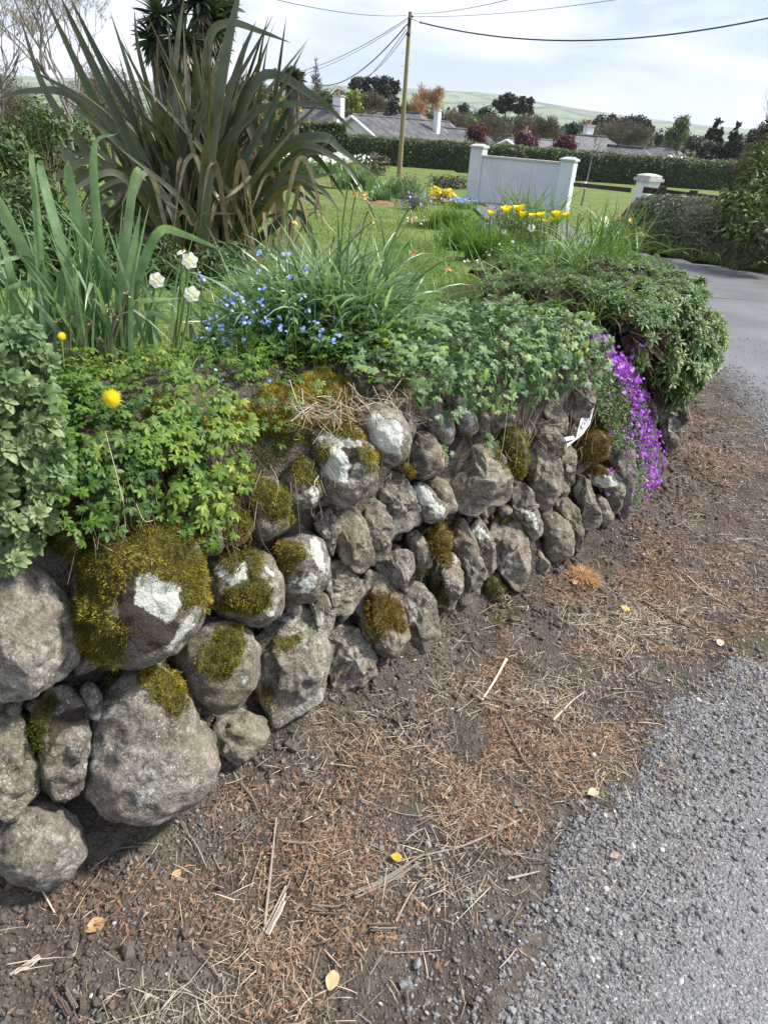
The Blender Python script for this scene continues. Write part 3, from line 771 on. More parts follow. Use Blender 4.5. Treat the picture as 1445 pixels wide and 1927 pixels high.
st('C', [(1035, 700), (1090, 665), (1183, 730), (1199, 860), (1194, 985), (1150, 995), (1135, 860), (1095, 790)], 'a', .32, .3, .35)
st('C', [(1145, 650), (1180, 555), (1243, 590), (1274, 700), (1304, 800), (1272, 855), (1210, 866), (1185, 740)], 'a', .45, .15, .35)
st('C', [(1215, 550), (1280, 495), (1350, 545), (1399, 612), (1330, 636), (1255, 615)], 'a', .3, .2, .45, li=[[(1260, 560), (1350, 560), (1395, 610), (1330, 630), (1270, 600)]], mo=[[(1215, 550), (1270, 490), (1350, 540), (1340, 560), (1260, 550)]], mk='moss_rust')
st('C', [(1260, 660), (1320, 685), (1374, 790), (1332, 845), (1285, 835), (1272, 740)], 'r', .3, .2, .4)
st('C', [(1305, 560), (1380, 530), (1429, 610), (1404, 765), (1355, 765), (1325, 690)], 'a', .35, .2, .4)
st('C', [(495, 830), (560, 805), (614, 940), (655, 1080), (645, 1205), (590, 1278), (515, 1245), (525, 1080), (485, 960)], 'a', .25, .25, .35, mo=[[(490, 810), (530, 800), (530, 880), (500, 920)]], mk='moss_rust')
st('C', [(575, 850), (640, 785), (704, 900), (734, 1060), (680, 1125), (635, 1035), (605, 920)], 'a', .4, .4, .38, li=[[(600, 860), (640, 820), (690, 900), (640, 910)]])
st('C', [(380, 1080), (440, 995), (512, 995), (539, 1100), (515, 1265), (480, 1318), (405, 1265), (385, 1170)], 'a', .8, .4, .4, li=[[(485, 1000), (515, 1000), (520, 1040), (490, 1040)]], mo=[[(390, 1120), (440, 1140), (480, 1250), (470, 1290), (400, 1220)]], mk='moss_dark')
st('C', [(235, 900), (300, 855), (363, 930), (394, 1070), (330, 1115), (272, 1115), (262, 1000)], 'a', .3, .2, .38, mo=[[(270, 1050), (320, 1080), (320, 1120), (270, 1110)]], mk='moss_dark')
st('C', [(355, 870), (420, 820), (484, 880), (479, 955), (420, 998), (365, 965)], 'r', .3, .2, .6, mo=[[(350, 870), (420, 815), (490, 880), (482, 958), (420, 1000), (360, 965)]], mk='moss_rust', label='small stone wrapped in a rust tipped moss ball', out=.03)
st('C', [(430, 1000), (470, 985), (495, 1020), (475, 1052), (435, 1045)], 'r', .95, .1, .6, mo=[[(425, 995), (470, 980), (500, 1020), (475, 1056), (430, 1048)]], mk='moss_rust', out=.04)
st('C', [(645, 1160), (710, 1105), (770, 1170), (754, 1245), (675, 1245)], 'r', .2, .2, .5, mo=[[(650, 1160), (710, 1105), (770, 1170), (754, 1235), (690, 1235)]], mk='moss_dark')
st('C', [(895, 960), (950, 945), (1003, 1020), (1034, 1085), (970, 1115), (915, 1040)], 'a', .15, .1, .5, mo=[[(900, 960), (940, 960), (940, 1060), (910, 1040)]], mk='moss_dark')
# ---- region D (under the plants at the left) and E (beyond the purple flowers)
st('D', [(440, 650), (500, 590), (620, 560), (695, 640), (705, 785), (620, 856), (505, 856), (450, 760)], 'r', .7, .2, .45, li=[[(530, 580), (620, 590), (590, 640), (500, 680)]])
st('D', [(270, 740), (360, 725), (424, 820), (434, 980), (380, 1068), (280, 960)], 'r', .3, .2, .5, mo=[[(270, 740), (360, 725), (430, 820), (435, 980), (380, 1068), (280, 960)]], mk='moss_dark')
st('D', [(1045, 660), (1110, 612), (1165, 680), (1165, 785), (1100, 838), (1050, 750)], 'r', .5, .2, .5, li=[[(1090, 690), (1115, 680), (1115, 750), (1095, 760)]], mo=[[(1040, 640), (1110, 612), (1165, 690), (1165, 785), (1120, 800), (1120, 690), (1085, 690), (1090, 800), (1050, 750)]])
st('D', [(900, 560), (1010, 500), (1100, 560), (1110, 660), (1020, 750), (920, 700)], 'r', .5, .2, .5, mo=[[(890, 560), (1010, 490), (1110, 560), (1115, 660), (1020, 760), (910, 700)]])
st('E', [(492, 480), (560, 380), (644, 372), (660, 560), (644, 725), (622, 897), (575, 855), (552, 700), (522, 560)], 'a', .85, .3, .3)
st('E', [(735, 110), (795, 200), (806, 290), (780, 310), (745, 230)], 'a', .3, .2, .4, li=[[(770, 180), (795, 210), (800, 280)]])
st('E', [(785, 245), (855, 222), (935, 280), (905, 475), (845, 490), (812, 350)], 'a', .35, .4, .35)
st('E', [(838, 165), (905, 132), (916, 225), (855, 235)], 'r', .2, .1, .5)
st('E', [(925, 170), (970, 195), (980, 295), (938, 318)], 'r', .3, .3, .5)
st('E', [(765, 60), (835, 70), (846, 240), (795, 235)], 'a', .3, .3, .4)
st('E', [(415, 940), (452, 895), (480, 962), (440, 992)], 'a', .35, .3, .4)
st('E', [(525, 890), (575, 870), (605, 915), (560, 935)], 'a', .35, .3, .4)

def area_c(p):
    x, y = p[:, 0], p[:, 1]; x1, y1 = np.roll(x, -1), np.roll(y, -1)
    a = x * y1 - x1 * y; A = a.sum() / 2
    return np.array([((x + x1) * a).sum(), ((y + y1) * a).sum()]) / (6 * A), abs(A)
MT, MR = 80, 40
def tufts(mb, P0, Nn, ln, wd, lean=.6, down=.35, var=None, r=rng):
    n = len(P0)
    d = unit(Nn + lean * rdir(n, r) + np.array([0, 0, -down]))
    T = (np.array([(0, 0, 0), (-.5, .5, 0), (0, 1, 0), (.5, .5, 0)]), np.array([(0, 3, 2, 1)]))
    Mx = frames(np.cross(d, rdir(n, r)), d, np.ones(n))
    Mx = Mx * np.stack([np.broadcast_to(wd, (n,)), np.broadcast_to(ln, (n,)), np.ones(n)], -1)[:, None, :]
    inst(mb, T[0], T[1], Mx, P0, tip=np.array([0, .5, 1, .5]), var=var)
def boulder(idx, spec):
    r, pts, form, tint, grain, depth, li, cr, mo, mk, label, out = spec
    R = np.random.default_rng(100 + idx)
    poly = RP(r, pts)
    c, A = area_c(poly)
    Pc, u = wall_hit(c[0], c[1])
    pt, nw = curve(u); nw = np.array([nw[0], nw[1], .2])
    v = unit(EYE - Pc)
    Pc = Pc + v * out
    n = unit(.62 * v + .38 * unit(nw))
    e1 = unit(np.cross([0, 0, 1.0], n)); e2 = np.cross(n, e1)
    q = []
    for x, y in poly:
        d = ray(x, y); t = ((Pc - EYE) @ n) / (d @ n); w = EYE + d * t - Pc
        q.append((w @ e1, w @ e2))
    q = np.array(q)
    th = np.arctan2(q[:, 1], q[:, 0]); rr = np.hypot(q[:, 0], q[:, 1])
    o = np.argsort(th); th, rr = th[o], rr[o]
    size = math.sqrt(abs(area_c(q)[1]))
    ta = np.arange(MT) / MT * 2 * math.pi - math.pi
    # polygon radius along each direction (straight edges), then rounded
    qs = q[o]
    rad = np.zeros(MT)
    for k, a in enumerate(ta):
        dx = np.array([math.cos(a), math.sin(a)]); best = 0
        for a0, b0 in zip(qs, np.roll(qs, -1, 0)):
            M2 = np.array([dx, a0 - b0]).T
            if abs(np.linalg.det(M2)) < 1e-12: continue
            s1, s2 = np.linalg.solve(M2, a0)
            if s1 > 0 and -.001 <= s2 <= 1.001: best = max(best, s1)
        rad[k] = best
    wdw = 2 if form == 'a' else 6
    ker = np.hanning(wdw * 2 + 1); ker /= ker.sum()
    rad = np.convolve(np.r_[rad[-wdw:], rad, rad[:wdw]], ker, 'valid')
    rad *= 1.085 if form == 'a' else 1.04
    ph = np.r_[np.linspace(0, math.pi / 2, MR - 12), np.linspace(math.pi / 2, math.pi, 13)[1:]]
    pw = .78 if form == 'r' else .5
    sp_ = np.sin(ph) ** pw; cp = np.sign(np.cos(ph)) * np.abs(np.cos(ph)) ** (.9 if form == 'r' else .75)
    D = depth * 1.25 * size
    a2 = (rad[None] * sp_[:, None]); 
    X_ = a2 * np.cos(ta)[None]; Y_ = a2 * np.sin(ta)[None]; Z_ = D * cp[:, None] + 0 * X_
    loc = np.stack([X_, Y_, Z_], -1)
    if form == 'a':                              # chisel facets
        for k in range(12):
            f = rdir(1, R)[0]; f[2] = abs(f[2]) * .9 + .15; f = f / np.linalg.norm(f)
            sup = (loc @ f).max(); lim = sup * R.uniform(.60, .86)
            ex = np.maximum(loc @ f - lim, 0)
            wgt = sstep(.12, .7, np.clip(cp, 0, 1))[:, None] * .85 + .15
            loc = loc - (ex * wgt)[..., None] * f * .93
    P0 = Pc + loc[..., 0:1] * e1 + loc[..., 1:2] * e2 + loc[..., 2:3] * n
    dirn = unit(loc + 1e-6); dw = dirn[..., 0:1] * e1 + dirn[..., 1:2] * e2 + dirn[..., 2:3] * n
    amp = (.035 if form == 'r' else .06) * size
    rough = amp * fbm(P0, 1.6 / size, 4, idx) + (.004 + .005 * grain) * fbm(P0, 38, 4, idx + 5) - (.003 + .005 * grain) * sstep(.15, .6, vnoise(P0, 30, idx + 7))
    if form == 'a':
        rough = rough - (.075 if depth > .33 else .03) * size * np.abs(fbm(P0 + .3 * fbm(P0, 4, 2, 3)[..., None], 2.6 / size, 3, idx + 9))
    Pv = P0 + dw * rough[..., None]
    V = Pv.reshape(-1, 3)
    i = np.arange(MR - 1)[:, None]; j = np.arange(MT)[None]
    F = np.stack([i * MT + j, i * MT + (j + 1) % MT, (i + 1) * MT + (j + 1) % MT, (i + 1) * MT + j], -1).reshape(-1, 4)[:, ::-1]
    px = proj(V); front = np.repeat(ph, MT) < 1.75
    mpp = np.linalg.norm(Pc - EYE) / FPX
    def mask(polys):
        o_ = np.full(len(V), -.06)
        for pg in polys:
            o_ = np.maximum(o_, sdpoly(px[:, 0], px[:, 1], RP(r, pg)) * mpp)
        return np.clip(np.where(front, o_, -.06), -.06, .06)
    lm, cm, mm = mask(li), mask(cr), mask(mo)
    mb = MB().add(V, F[:, ::-1], var=tint, grain=grain, lichen=lm if li else -.06, crust=cm if cr else -.06, moss=mm if mo else -.06)
    ob = mb.build('boulder', M['stone'], WALL)
    if label: ob['label'] = label
    if mo:
        F2 = F
        ctr = V[F2].mean(1)
        nrm = np.cross(V[F2[:, 2]] - V[F2[:, 0]], V[F2[:, 3]] - V[F2[:, 1]]); ar = np.linalg.norm(nrm, axis=1) / 2
        nrm = unit(nrm); nrm = np.where(((nrm * (ctr - Pc)).sum(1) < 0)[:, None], -nrm, nrm)
        fm = mm[F2].mean(1) + .016 * vnoise(ctr, 38, 3) + .014 * vnoise(ctr, 110, 4)
        w = ar * sstep(-.010, .008, fm) * (mm[F2].mean(1) > -.03)
        tot = w.sum()
        far = np.linalg.norm(Pc - EYE)
        den = 1.0 / (.0018 * max(1, far / 1.4)) ** 2
        k = int(min(22000, tot * den))
        if k > 20:
            fi = R.choice(len(F2), k, p=w / tot)
            a, b = R.random((2, k, 1))
            q0, q1, q2, q3 = (V[F2[fi, z]] for z in range(4))
            Pm = (q0 * (1 - a) + q1 * a) * (1 - b) + (q3 * (1 - a) + q2 * a) * b
            cl = vnoise(Pm, 55, 8); big = vnoise(Pm, 22, 15)
            edge = sstep(-.004, .014, fm[fi])
            lift = (.004 + .009 * sstep(-.5, .7, cl) + .007 * sstep(-.3, .7, big)) * edge
            Pm = Pm + nrm[fi] * (lift * R.uniform(.35, 1.05, k))[:, None]
            vr = np.clip(.42 + .28 * cl + .22 * big + R.normal(0, .16, k), 0, 1)
            sz = max(1, far / 1.5)
            m2 = MB()
            tufts(m2, Pm, nrm[fi], R.uniform(.004, .0095, k) * (1 + .3 * cl) * sz ** .5, R.uniform(.0013, .0023, k) * sz, .85, .3, vr, R)
            m2.build('moss', M[mk], ob)
for i_, s_ in enumerate(ST):
    boulder(i_, s_)

# rubble and clods packed in the joints
def pebble_t(seed, n=6, rows=5):
    r = np.random.default_rng(seed)
    V = []
    for a in np.linspace(0, math.pi, rows):
        for b in np.arange(n) / n * 2 * math.pi:
            V.append((math.sin(a) * math.cos(b), math.sin(a) * math.sin(b), math.cos(a)))
    V = np.array(V); V *= (1 + .42 * fbm(V, 1.3, 2, seed))[:, None]
    V *= np.array([1, r.uniform(.65, .95), r.uniform(.45, .7)])
    i = np.arange(rows - 1)[:, None]; j = np.arange(n)[None]
    F = np.stack([i * n + j, (i + 1) * n + j, (i + 1) * n + (j + 1) % n, i * n + (j + 1) % n], -1).reshape(-1, 4)
    return V, F
def m_pebble():
    m, t, p, out = mat('pebble')
    c = ramp(t, [(0, (.05, .045, .04)), (.3, (.10, .095, .09)), (.55, (.17, .172, .178)), (.8, (.25, .25, .25)), (.93, (.30, .24, .20)), (1, (.55, .54, .52))], attr(t, 'var'))
    c = mixc(t, rng_(t, noise(t, 160, 4), .35, .7), c, mixc(t, 1.0, c, (.6, .58, .56), 'MULTIPLY'))
    t.links.new(c, p.inputs['Base Color']); p.inputs['Roughness'].default_value = .7; p.inputs['Specular IOR Level'].default_value = .35
    return m
M['pebble'] = m_pebble()
M['clod'] = plain('dry_clod', (.115, .092, .075), .95, 90, .5, .004)
PB = [pebble_t(s) for s in range(5)]
mb = MB()
k = 5200
u1 = rng.uniform(U(-1.2, .4), U(2.0, 5.0), k); z1 = rng.uniform(.0, .95, k)
c1, n1_ = curve(u1)
z1 = z1 * (HB(u1) - .08)
o1 = BAT * z1 + rng.uniform(.045, .09, k)
pp = np.c_[c1 - n1_ * o1[:, None], z1]
for q in range(5):
    g = np.arange(k) % 5 == q
    inst(mb, PB[q][0], PB[q][1], frames(rdir(g.sum()), rdir(g.sum()), rng.gamma(2.2, .0042, g.sum()) + .003), pp[g], var=rng.uniform(0, 1, g.sum()))
k = 520
u1 = rng.uniform(U(-1.2, .4), U(1.7, 4.6), k); z1 = rng.uniform(.0, .96, k)
c1, n1_ = curve(u1); z1 = z1 * (HB(u1) - .1); o1 = BAT * z1 + rng.uniform(.035, .07, k); pp = np.c_[c1 - n1_ * o1[:, None], z1]
for q in range(5):
    g = np.arange(k) % 5 == q
    inst(mb, PB[q][0], PB[q][1], frames(rdir(g.sum()), rdir(g.sum()), rng.uniform(.018, .042, g.sum())), pp[g], 1, var=rng.uniform(0, 1, g.sum()), grain=.4, lichen=-.06, moss=-.06, crust=-.06)
tag(mb.build('rubble', [M['clod'], M['stone']], WALL), kind='stuff')
WALL['kind'] = 'thing'
# ================================================================== PLANTS ON AND BEHIND THE WALL
FT_OV = t_ovate(.42, .3, .2); FT_FAN = t_fan(5, 3.7, .46); FT_LOB = t_lobed(); FT_ROS = [t_rosette(16, .50, s, 8) for s in range(3)]; FT_ROS2 = [t_rosette(13, .30, s + 9) for s in range(3)]
M['cinquefoil'] = leafmat('cinquefoil_leaf', [(0, (.038, .090, .014)), (.45, (.10, .185, .024)), (.8, (.185, .285, .036)), (1, (.32, .37, .06))], .5, .3, nz=60)
M['cranesbill'] = leafmat('cranesbill_leaf', [(0, (.045, .105, .036)), (.5, (.115, .20, .075)), (.8, (.19, .285, .10)), (1, (.30, .40, .06))], .5, .25, nz=80)
M['grey_rosette'] = leafmat('grey_green_rosette', [(0, (.09, .155, .058)), (.6, (.18, .25, .105)), (1, (.31, .365, .18))], .55, .2, nz=70, edge=((.42, .48, .36), .5))
M['sedum'] = leafmat('sedum_leaf', [(0, (.058, .12, .042)), (.6, (.14, .22, .085)), (1, (.27, .34, .15))], .5, .2, nz=60)
M['daffodil_leaf'] = leafmat('daffodil_leaf', [(0, (.07, .145, .055)), (.5, (.125, .225, .10)), (.85, (.21, .31, .165)), (1, (.30, .39, .26))], .33, .38, tip=(.32, .27, .10), tipr=(.955, 1.0), spec=.5, nz=25)
M['grass_blade'] = leafmat('grass_blade', [(0, (.06, .13, .022)), (.5, (.11, .20, .032)), (.9, (.19, .27, .05)), (1, (.33, .29, .12))], .5, .3, spec=.35)
M['flax'] = leafmat('flax_leaf', [(0, (.030, .046, .024)), (.4, (.058, .082, .042)), (.75, (.10, .12, .066)), (1, (.17, .18, .115))], .32, .15, tip=(.20, .15, .07), tipr=(.93, 1.0), spec=.6, edge=((.19, .12, .03), .55), nz=6)
M['flax_gold'] = leafmat('flax_gold', [(0, (.07, .07, .022)), (1, (.17, .12, .025))], .4, .15, tip=(.25, .16, .07), tipr=(.9, 1), edge=((.06, .07, .02), .8))
M['dead_leaf'] = leafmat('dead_strap', [(0, (.10, .07, .045)), (.5, (.26, .20, .13)), (1, (.50, .42, .32))], .75, .15, nz=18)
M['stem'] = leafmat('green_stem', [(0, (.07, .13, .03)), (1, (.15, .21, .06))], .5, 0)
M['brown_stem'] = leafmat('brown_stem', [(0, (.07, .045, .03)), (1, (.20, .13, .09))], .8, 0)
M['woody'] = plain('woody_mat', (.055, .032, .024), .95, 60, .6, .006)
M['straw'] = leafmat('straw', [(0, (.20, .15, .10)), (.5, (.36, .28, .19)), (1, (.55, .47, .35))], .8, 0)
M['white_petal'] = leafmat('white_petal', [(0, (.80, .80, .72)), (1, (.88, .87, .82))], .5, .25)
M['cream_cup'] = leafmat('cream_cup', [(0, (.75, .55, .12)), (1, (.85, .75, .35))], .5, .2)
M['yellow_petal'] = leafmat('yellow_petal', [(0, (.85, .60, .01)), (1, (.92, .76, .04))], .5, .25)
M['tulip_petal'] = leafmat('tulip_petal', [(0, (.84, .66, .02)), (1, (.92, .80, .05))], .4, .3)
M['blue_petal'] = leafmat('blue_petal', [(0, (.16, .25, .66)), (.7, (.30, .42, .82)), (1, (.52, .58, .9))], .5, .2)
M['purple_petal'] = leafmat('purple_petal', [(0, (.19, .025, .34)), (.5, (.32, .05, .50)), (1, (.47, .13, .66))], .5, .25)
M['orange_withered'] = leafmat('withered_flower', [(0, (.50, .30, .12)), (1, (.72, .52, .28))], .7, .2)

def section(u, path, a):
    """points and normals on a mat lying over the wall edge: path = [(s inside, height relative to the bed level)], a in 0..1"""
    path = np.asarray(path, float)
    k = (len(path) - 1) * np.asarray(a); i = np.minimum(k.astype(int), len(path) - 2); f = k - i
    q = path[i] * (1 - f)[:, None] + path[i + 1] * f[:, None]
    d = path[i + 1] - path[i]
    c, n = curve(u)
    pos = np.c_[c - n * (q[:, 0] + BAT * HB(u) * .8)[:, None], HB(u) + q[:, 1]]
    nl = np.hypot(d[:, 0], d[:, 1])
    nx, nz = -d[:, 1] / nl, d[:, 0] / nl             # along inward s, z
    sg = np.where(nz * 0 + 1 > 0, -1, 1)
    nr = np.c_[-n * (nx * sg)[:, None], nz * sg]
    return pos, unit(nr)
def path_weights(path, n, r):
    path = np.asarray(path, float); l = np.linalg.norm(np.diff(path, axis=0), axis=1)
    i = r.choice(len(l), n, p=l / l.sum())
    return (i + r.random(n)) / len(l)
def mat_of_leaves(mb, tmpl, u0, u1, path, n, size, up=.5, jit=.5, lift=(0, .05), r=rng, fade=0.0, vb=None, ufn=None):
    u = r.uniform(u0, u1, n); a = path_weights(path, n, r)
    pos, nr = section(u, path, a)
    cl = vnoise(pos, 11, 5)
    if fade:
        k = r.random(n) < (1 - fade) + fade * (cl > -.15)
        u, a, pos, nr, cl = u[k], a[k], pos[k], nr[k], cl[k]; n = len(u)
    pos = pos + nr * (r.uniform(lift[0], lift[1], n) + .02 * cl)[:, None]
    c, nn = curve(u)
    out = np.c_[nn, -.35 * np.ones(n)]
    nm = unit(nr + up * np.array([0, 0, 1.0]) + jit * rdir(n, r))
    hd = unit(out + 1.1 * rdir(n, r))
    sz = r.uniform(size[0], size[1], n)
    var = np.clip(.45 + .3 * cl + r.normal(0, .2, n), 0, 1)
    tm = tmpl if isinstance(tmpl, list) else [tmpl]
    w = np.arange(n) % len(tm)
    for q, t in enumerate(tm):
        g = w == q
        inst(mb, t[0], t[1], frames(nm[g], hd[g], sz[g]), pos[g], tip=t[2], var=var[g])
    return pos
def stalks(mb, p0, p1, rad, sag=.02, var=None, sides=4, n=5, r=rng):
    for a, b in zip(p0, p1):
        m_ = (a + b) / 2 + np.array([0, 0, -sag]) + r.normal(0, .25 * np.linalg.norm(b - a) * .2, 3)
        tube(mb, spline([a, m_, b], n), rad, sides, cap=False, var=r.random() if var is None else var)

# --- cinquefoil (creeping five-leaflet ground cover) over the near part of the wall
UP = lambda x, y: float(wall_hit(x, y)[1])
uA, uB_, uC = UP(30, 800), UP(455, 820), UP(690, 770)
o_c = thing('cinquefoil', 'creeping bright green ground cover with five-fingered leaves spilling over the near wall top', 'ground cover', tuple(bed_hit(330, 760)))
mb = MB()
top = [(.95, -.16), (.55, -.02), (.2, .03), (.03, .0), (-.05, -.08)]
mat_of_leaves(mb, FT_FAN, uA, uB_, top, 2700, (.009, .024), .8, .8, (0, .05), fade=.65)
mat_of_leaves(mb, FT_FAN, UP(100, 850), UP(405, 850), [(.02, .0), (-.05, -.08), (-.06, -.16)], 400, (.010, .025), .6, .8, (0, .045), fade=.85)
mat_of_leaves(mb, FT_FAN, UP(60, 850), UP(250, 850), [(.25, .0), (.0, .0), (-.05, -.10), (-.06, -.17)], 420, (.010, .024), .6, .8, (0, .045))
mat_of_leaves(mb, FT_FAN, UP(230, 900), UP(380, 900), [(-.05, -.12), (-.09, -.27)], 90, (.012, .023), .5, .7, (.01, .04))
mat_of_leaves(mb, FT_FAN, uB_, uC, [(.7, -.10), (.4, .0), (.15, .02)], 620, (.012, .022), .9, .5, (0, .04), fade=.7)
mat_of_leaves(mb, FT_FAN, uC, UP(830, 760), [(.45, .0), (.15, .02), (.03, -.02)], 260, (.014, .024), .9, .5, (0, .05), fade=.7)
mb.build('leaves', M['cinquefoil'], o_c)
mb = MB(); k = 60
u = rng.uniform(UP(150, 900), UP(430, 900), k)
pa, _ = section(u, [(.05, .0), (-.05, -.06)], rng.random(k)); pb, _ = section(u + rng.normal(0, .05, k), [(-.10, -.15), (-.10, -.40)], rng.random(k) ** 1.5)
stalks(mb, pa, pb, .0009, .02, var=.25)
mb.build('runners', M['brown_stem'], o_c)

# fine grass among the ground cover on the wall top
mb = MB(); k = 1500
u = rng.uniform(uA, U(.4, 2.0), k); s = rng.uniform(.12, .9, k); c_, n_ = curve(u); xy = c_ - n_ * (s + .14)[:, None]
straps(mb, np.c_[xy, zg(xy[:, 0], xy[:, 1]) - .01], rng.uniform(0, 6.28, k), rng.uniform(.7, 1.5, k), rng.uniform(.3, 1.5, k), rng.uniform(.04, .12, k), .0028, 5, 0, var=rng.random(k))
tag(mb.build('grass', M['grass_blade']), kind='stuff')

# moss cushions on the bank
def cushion(label, px, rx, ry, h, mk, k=3800):
    c = bed_hit(*px); R = np.random.default_rng(int(px[0]))
    g = MB(); n = 22
    a = R.uniform(0, 6.28, k); q = np.sqrt(R.random(k)) * (1 + .25 * np.sin(a * 3 + px[0]))
    uv = math.atan2(.7, .7)
    ex = np.array([math.cos(uv), math.sin(uv)]); ey = np.array([-ex[1], ex[0]])
    xy = c[:2] + ex * (q * np.cos(a) * rx)[:, None] + ey * (q * np.sin(a) * ry)[:, None]
    zz = zg(xy[:, 0], xy[:, 1]); zz = np.where(zz < 0, c[2] - .1, zz)
    P_ = np.c_[xy, zz + h * (1 - np.clip(q, 0, 1) ** 2) + .012 * vnoise(np.c_[xy, zz], 30, 3)]
    nr = unit(np.c_[(xy - c[:2]) * .9 / rx * .5, np.ones(k)])
    tufts(g, P_, nr, R.uniform(.008, .016, k), R.uniform(.0018, .003, k), .8, .15, np.clip(.7 + .3 * vnoise(P_, 30, 4) + R.normal(0, .15, k), 0, 1), R)
    tag(g.build('moss_cushion', M[mk], origin=c), label, 'moss')
cushion('golden moss cushion among the ground cover above the big mossy boulder', (335, 800), .06, .05, .03, 'moss')
cushion('golden moss patch showing between the leaves near the dandelion', (320, 790), .05, .045, .045, 'moss', 2600)
cushion('thin golden moss on the bare bank left of the dry grass', (615, 735), .10, .07, .012, 'moss', 3000)
cushion('yellow moss cushion on the bank above the white lichen boulder', (640, 790), .06, .04, .02, 'moss', 2600)

cushion('thin olive moss sheet over the bare bank left of the yellow cushion', (545, 770), .13, .07, .010, 'moss', 4200)
cushion('dark moss on the bank lip over the angular stones', (510, 815), .09, .05, .012, 'moss_dark', 2600)
mb = MB()
mat_of_leaves(mb, FT_FAN, UP(440, 850), UP(640, 800), [(.5, -.02), (.1, .0), (.0, -.12)], 330, (.010, .020), .9, .6, (0, .04), fade=.7)
mb.build('leaves', M['cinquefoil'], o_c)
# --- grey-green rosettes at the left edge
def hang(px_poly, n, off, r):
    poly = np.asarray(px_poly, float); lo, hi = poly.min(0), poly.max(0); out = []
    while len(out) < n:
        q = r.uniform(lo, hi)
        if inpoly(q[0], q[1], poly):
            P_, u = wall_hit(q[0], q[1]); out.append(np.r_[P_ + unit(EYE - P_) * r.uniform(*off), u])
    return np.array(out)
R_ = np.random.default_rng(5)
o_r = thing('rosette_plant', 'grey-green leafy rosette plant hanging over the wall at its nearest end', 'plant', tuple(wall_hit(40, 900)[0]))
q = hang([(-90, 610), (60, 615), (95, 680), (85, 740), (105, 800), (128, 870), (105, 930), (100, 990), (60, 1040), (10, 1075), (-90, 1090)], 330, (.02, .13), R_)
mb = MB(); n = len(q)
nm = unit(np.array([.35, -.75, .55]) + .6 * rdir(n, R_)); hd = rdir(n, R_)
for z in range(3):
    g = np.arange(n) % 3 == z; t = FT_ROS[z]
    inst(mb, t[0], t[1], frames(nm[g], hd[g], R_.uniform(.021, .033, g.sum())), q[g, :3], tip=t[2], var=np.clip(R_.normal(.5, .25, g.sum()), 0, 1))
mb.build('rosettes', M['grey_rosette'], o_r)
mb = MB()
stalks(mb, q[::5, :3] - np.array([.02, -.06, .03]), q[::5, :3] - np.array([0.0, -.012, .0]), .0022, .01, var=.2, r=R_)
stalks(mb, [wall_hit(55, 640)[0] + [0, -.05, 0]], [wall_hit(62, 760)[0] + [0, -.1, 0]], .003, 0, r=R_)
mb.build('woody_stems', M['brown_stem'], o_r)

# --- cranesbill mass
o_g = thing('cranesbill', 'dense mound of blue-green lobed cranesbill leaves overhanging the middle of the wall', 'plant', tuple(bed_hit(900, 640)))
mb = MB()
u0, u1 = UP(725, 720), UP(1100, 690)
pth = [(.55, .0), (.32, .05), (.08, .07), (-.03, .01), (-.06, -.06)]
mat_of_leaves(mb, FT_LOB, u0, u1, pth, 1450, (.020, .043), .35, .95, (-.02, .06), fade=.35)
mat_of_leaves(mb, FT_LOB, UP(780, 740), UP(1105, 690), [(.0, .05), (-.06, -.03), (-.07, -.12)], 460, (.022, .042), .25, .8, (-.01, .05), fade=.5)
mat_of_leaves(mb, FT_LOB, U(.0, 1.6), U(.2, 1.8), [(.6, .0), (.3, .06), (.1, .06), (.0, .0)], 300, (.022, .036), .5, .6, (-.01, .04))
for px in [(812, 838), (916, 826), (905, 815), (815, 845)]:
    P_, u = wall_hit(*px); k = 5
    inst(mb, FT_LOB[0], FT_LOB[1], frames(unit(np.array([.4, -.7, .5]) + .5 * rdir(k)), rdir(k), rng.uniform(.02, .03, k)), P_ + np.array([.02, -.05, .0]) + rng.normal(0, .012, (k, 3)), tip=FT_LOB[2], var=rng.uniform(.2, .7, k))
mb.build('leaves', M['cranesbill'], o_g)
mb = MB(); k = 260
u = rng.uniform(u0, u1, k)
pa, _ = section(u, [(.3, .0), (.05, -.03)], rng.random(k)); pb, _ = section(u + rng.normal(0, .03, k), pth, path_weights(pth, k, rng))
stalks(mb, pa, pb, .0016, -.02)
mb.build('stalks', M['stem'], o_g)

# --- sedum mat beyond, hanging down to the verge
o_s = thing('sedum_mat', 'thick overhanging mat of small green rosettes with brown woody underside at the wall bend', 'plant', tuple(bed_hit(1180, 540)))
u0, u1 = U(1.02, 2.66), U(1.5, 5.8)
def sed(u):      # swelling outwards past the purple flowers
    return sstep(U(1.08, 2.68), U(1.36, 3.1), u)
def sec2(u, a, r=rng):
    path = np.array([(.95, -.02), (.55, .07), (.22, .08), (.05, .03), (-.08, -.10), (-.13, -.25), (-.07, -.40)])
    pos, nr = section(u, path, a)
    f = sed(u)
    b2, n2 = section(u, np.array([(.75, .0), (.45, .09), (.2, .10), (.05, .06), (0, .0), (-.01, -.06), (.01, -.1)]), a)
    return b2 * (1 - f)[:, None] + pos * f[:, None], unit(nr * f[:, None] + n2 * (1 - f)[:, None])
gu = np.linspace(u0, u1, 90); ga = np.linspace(0, 1, 40)
Ug, Ag = np.meshgrid(gu, ga, indexing='ij')
pos, nr = sec2(Ug.ravel(), Ag.ravel())
pos = pos - nr * .035 + nr * (.07 * fbm(pos, 6.5, 3, 21) + .03 * fbm(pos, 26, 2, 22))[:, None]
MB().add(pos, gridF(90, 40)).build('woody_underside', M['woody'], o_s)
mb = MB()
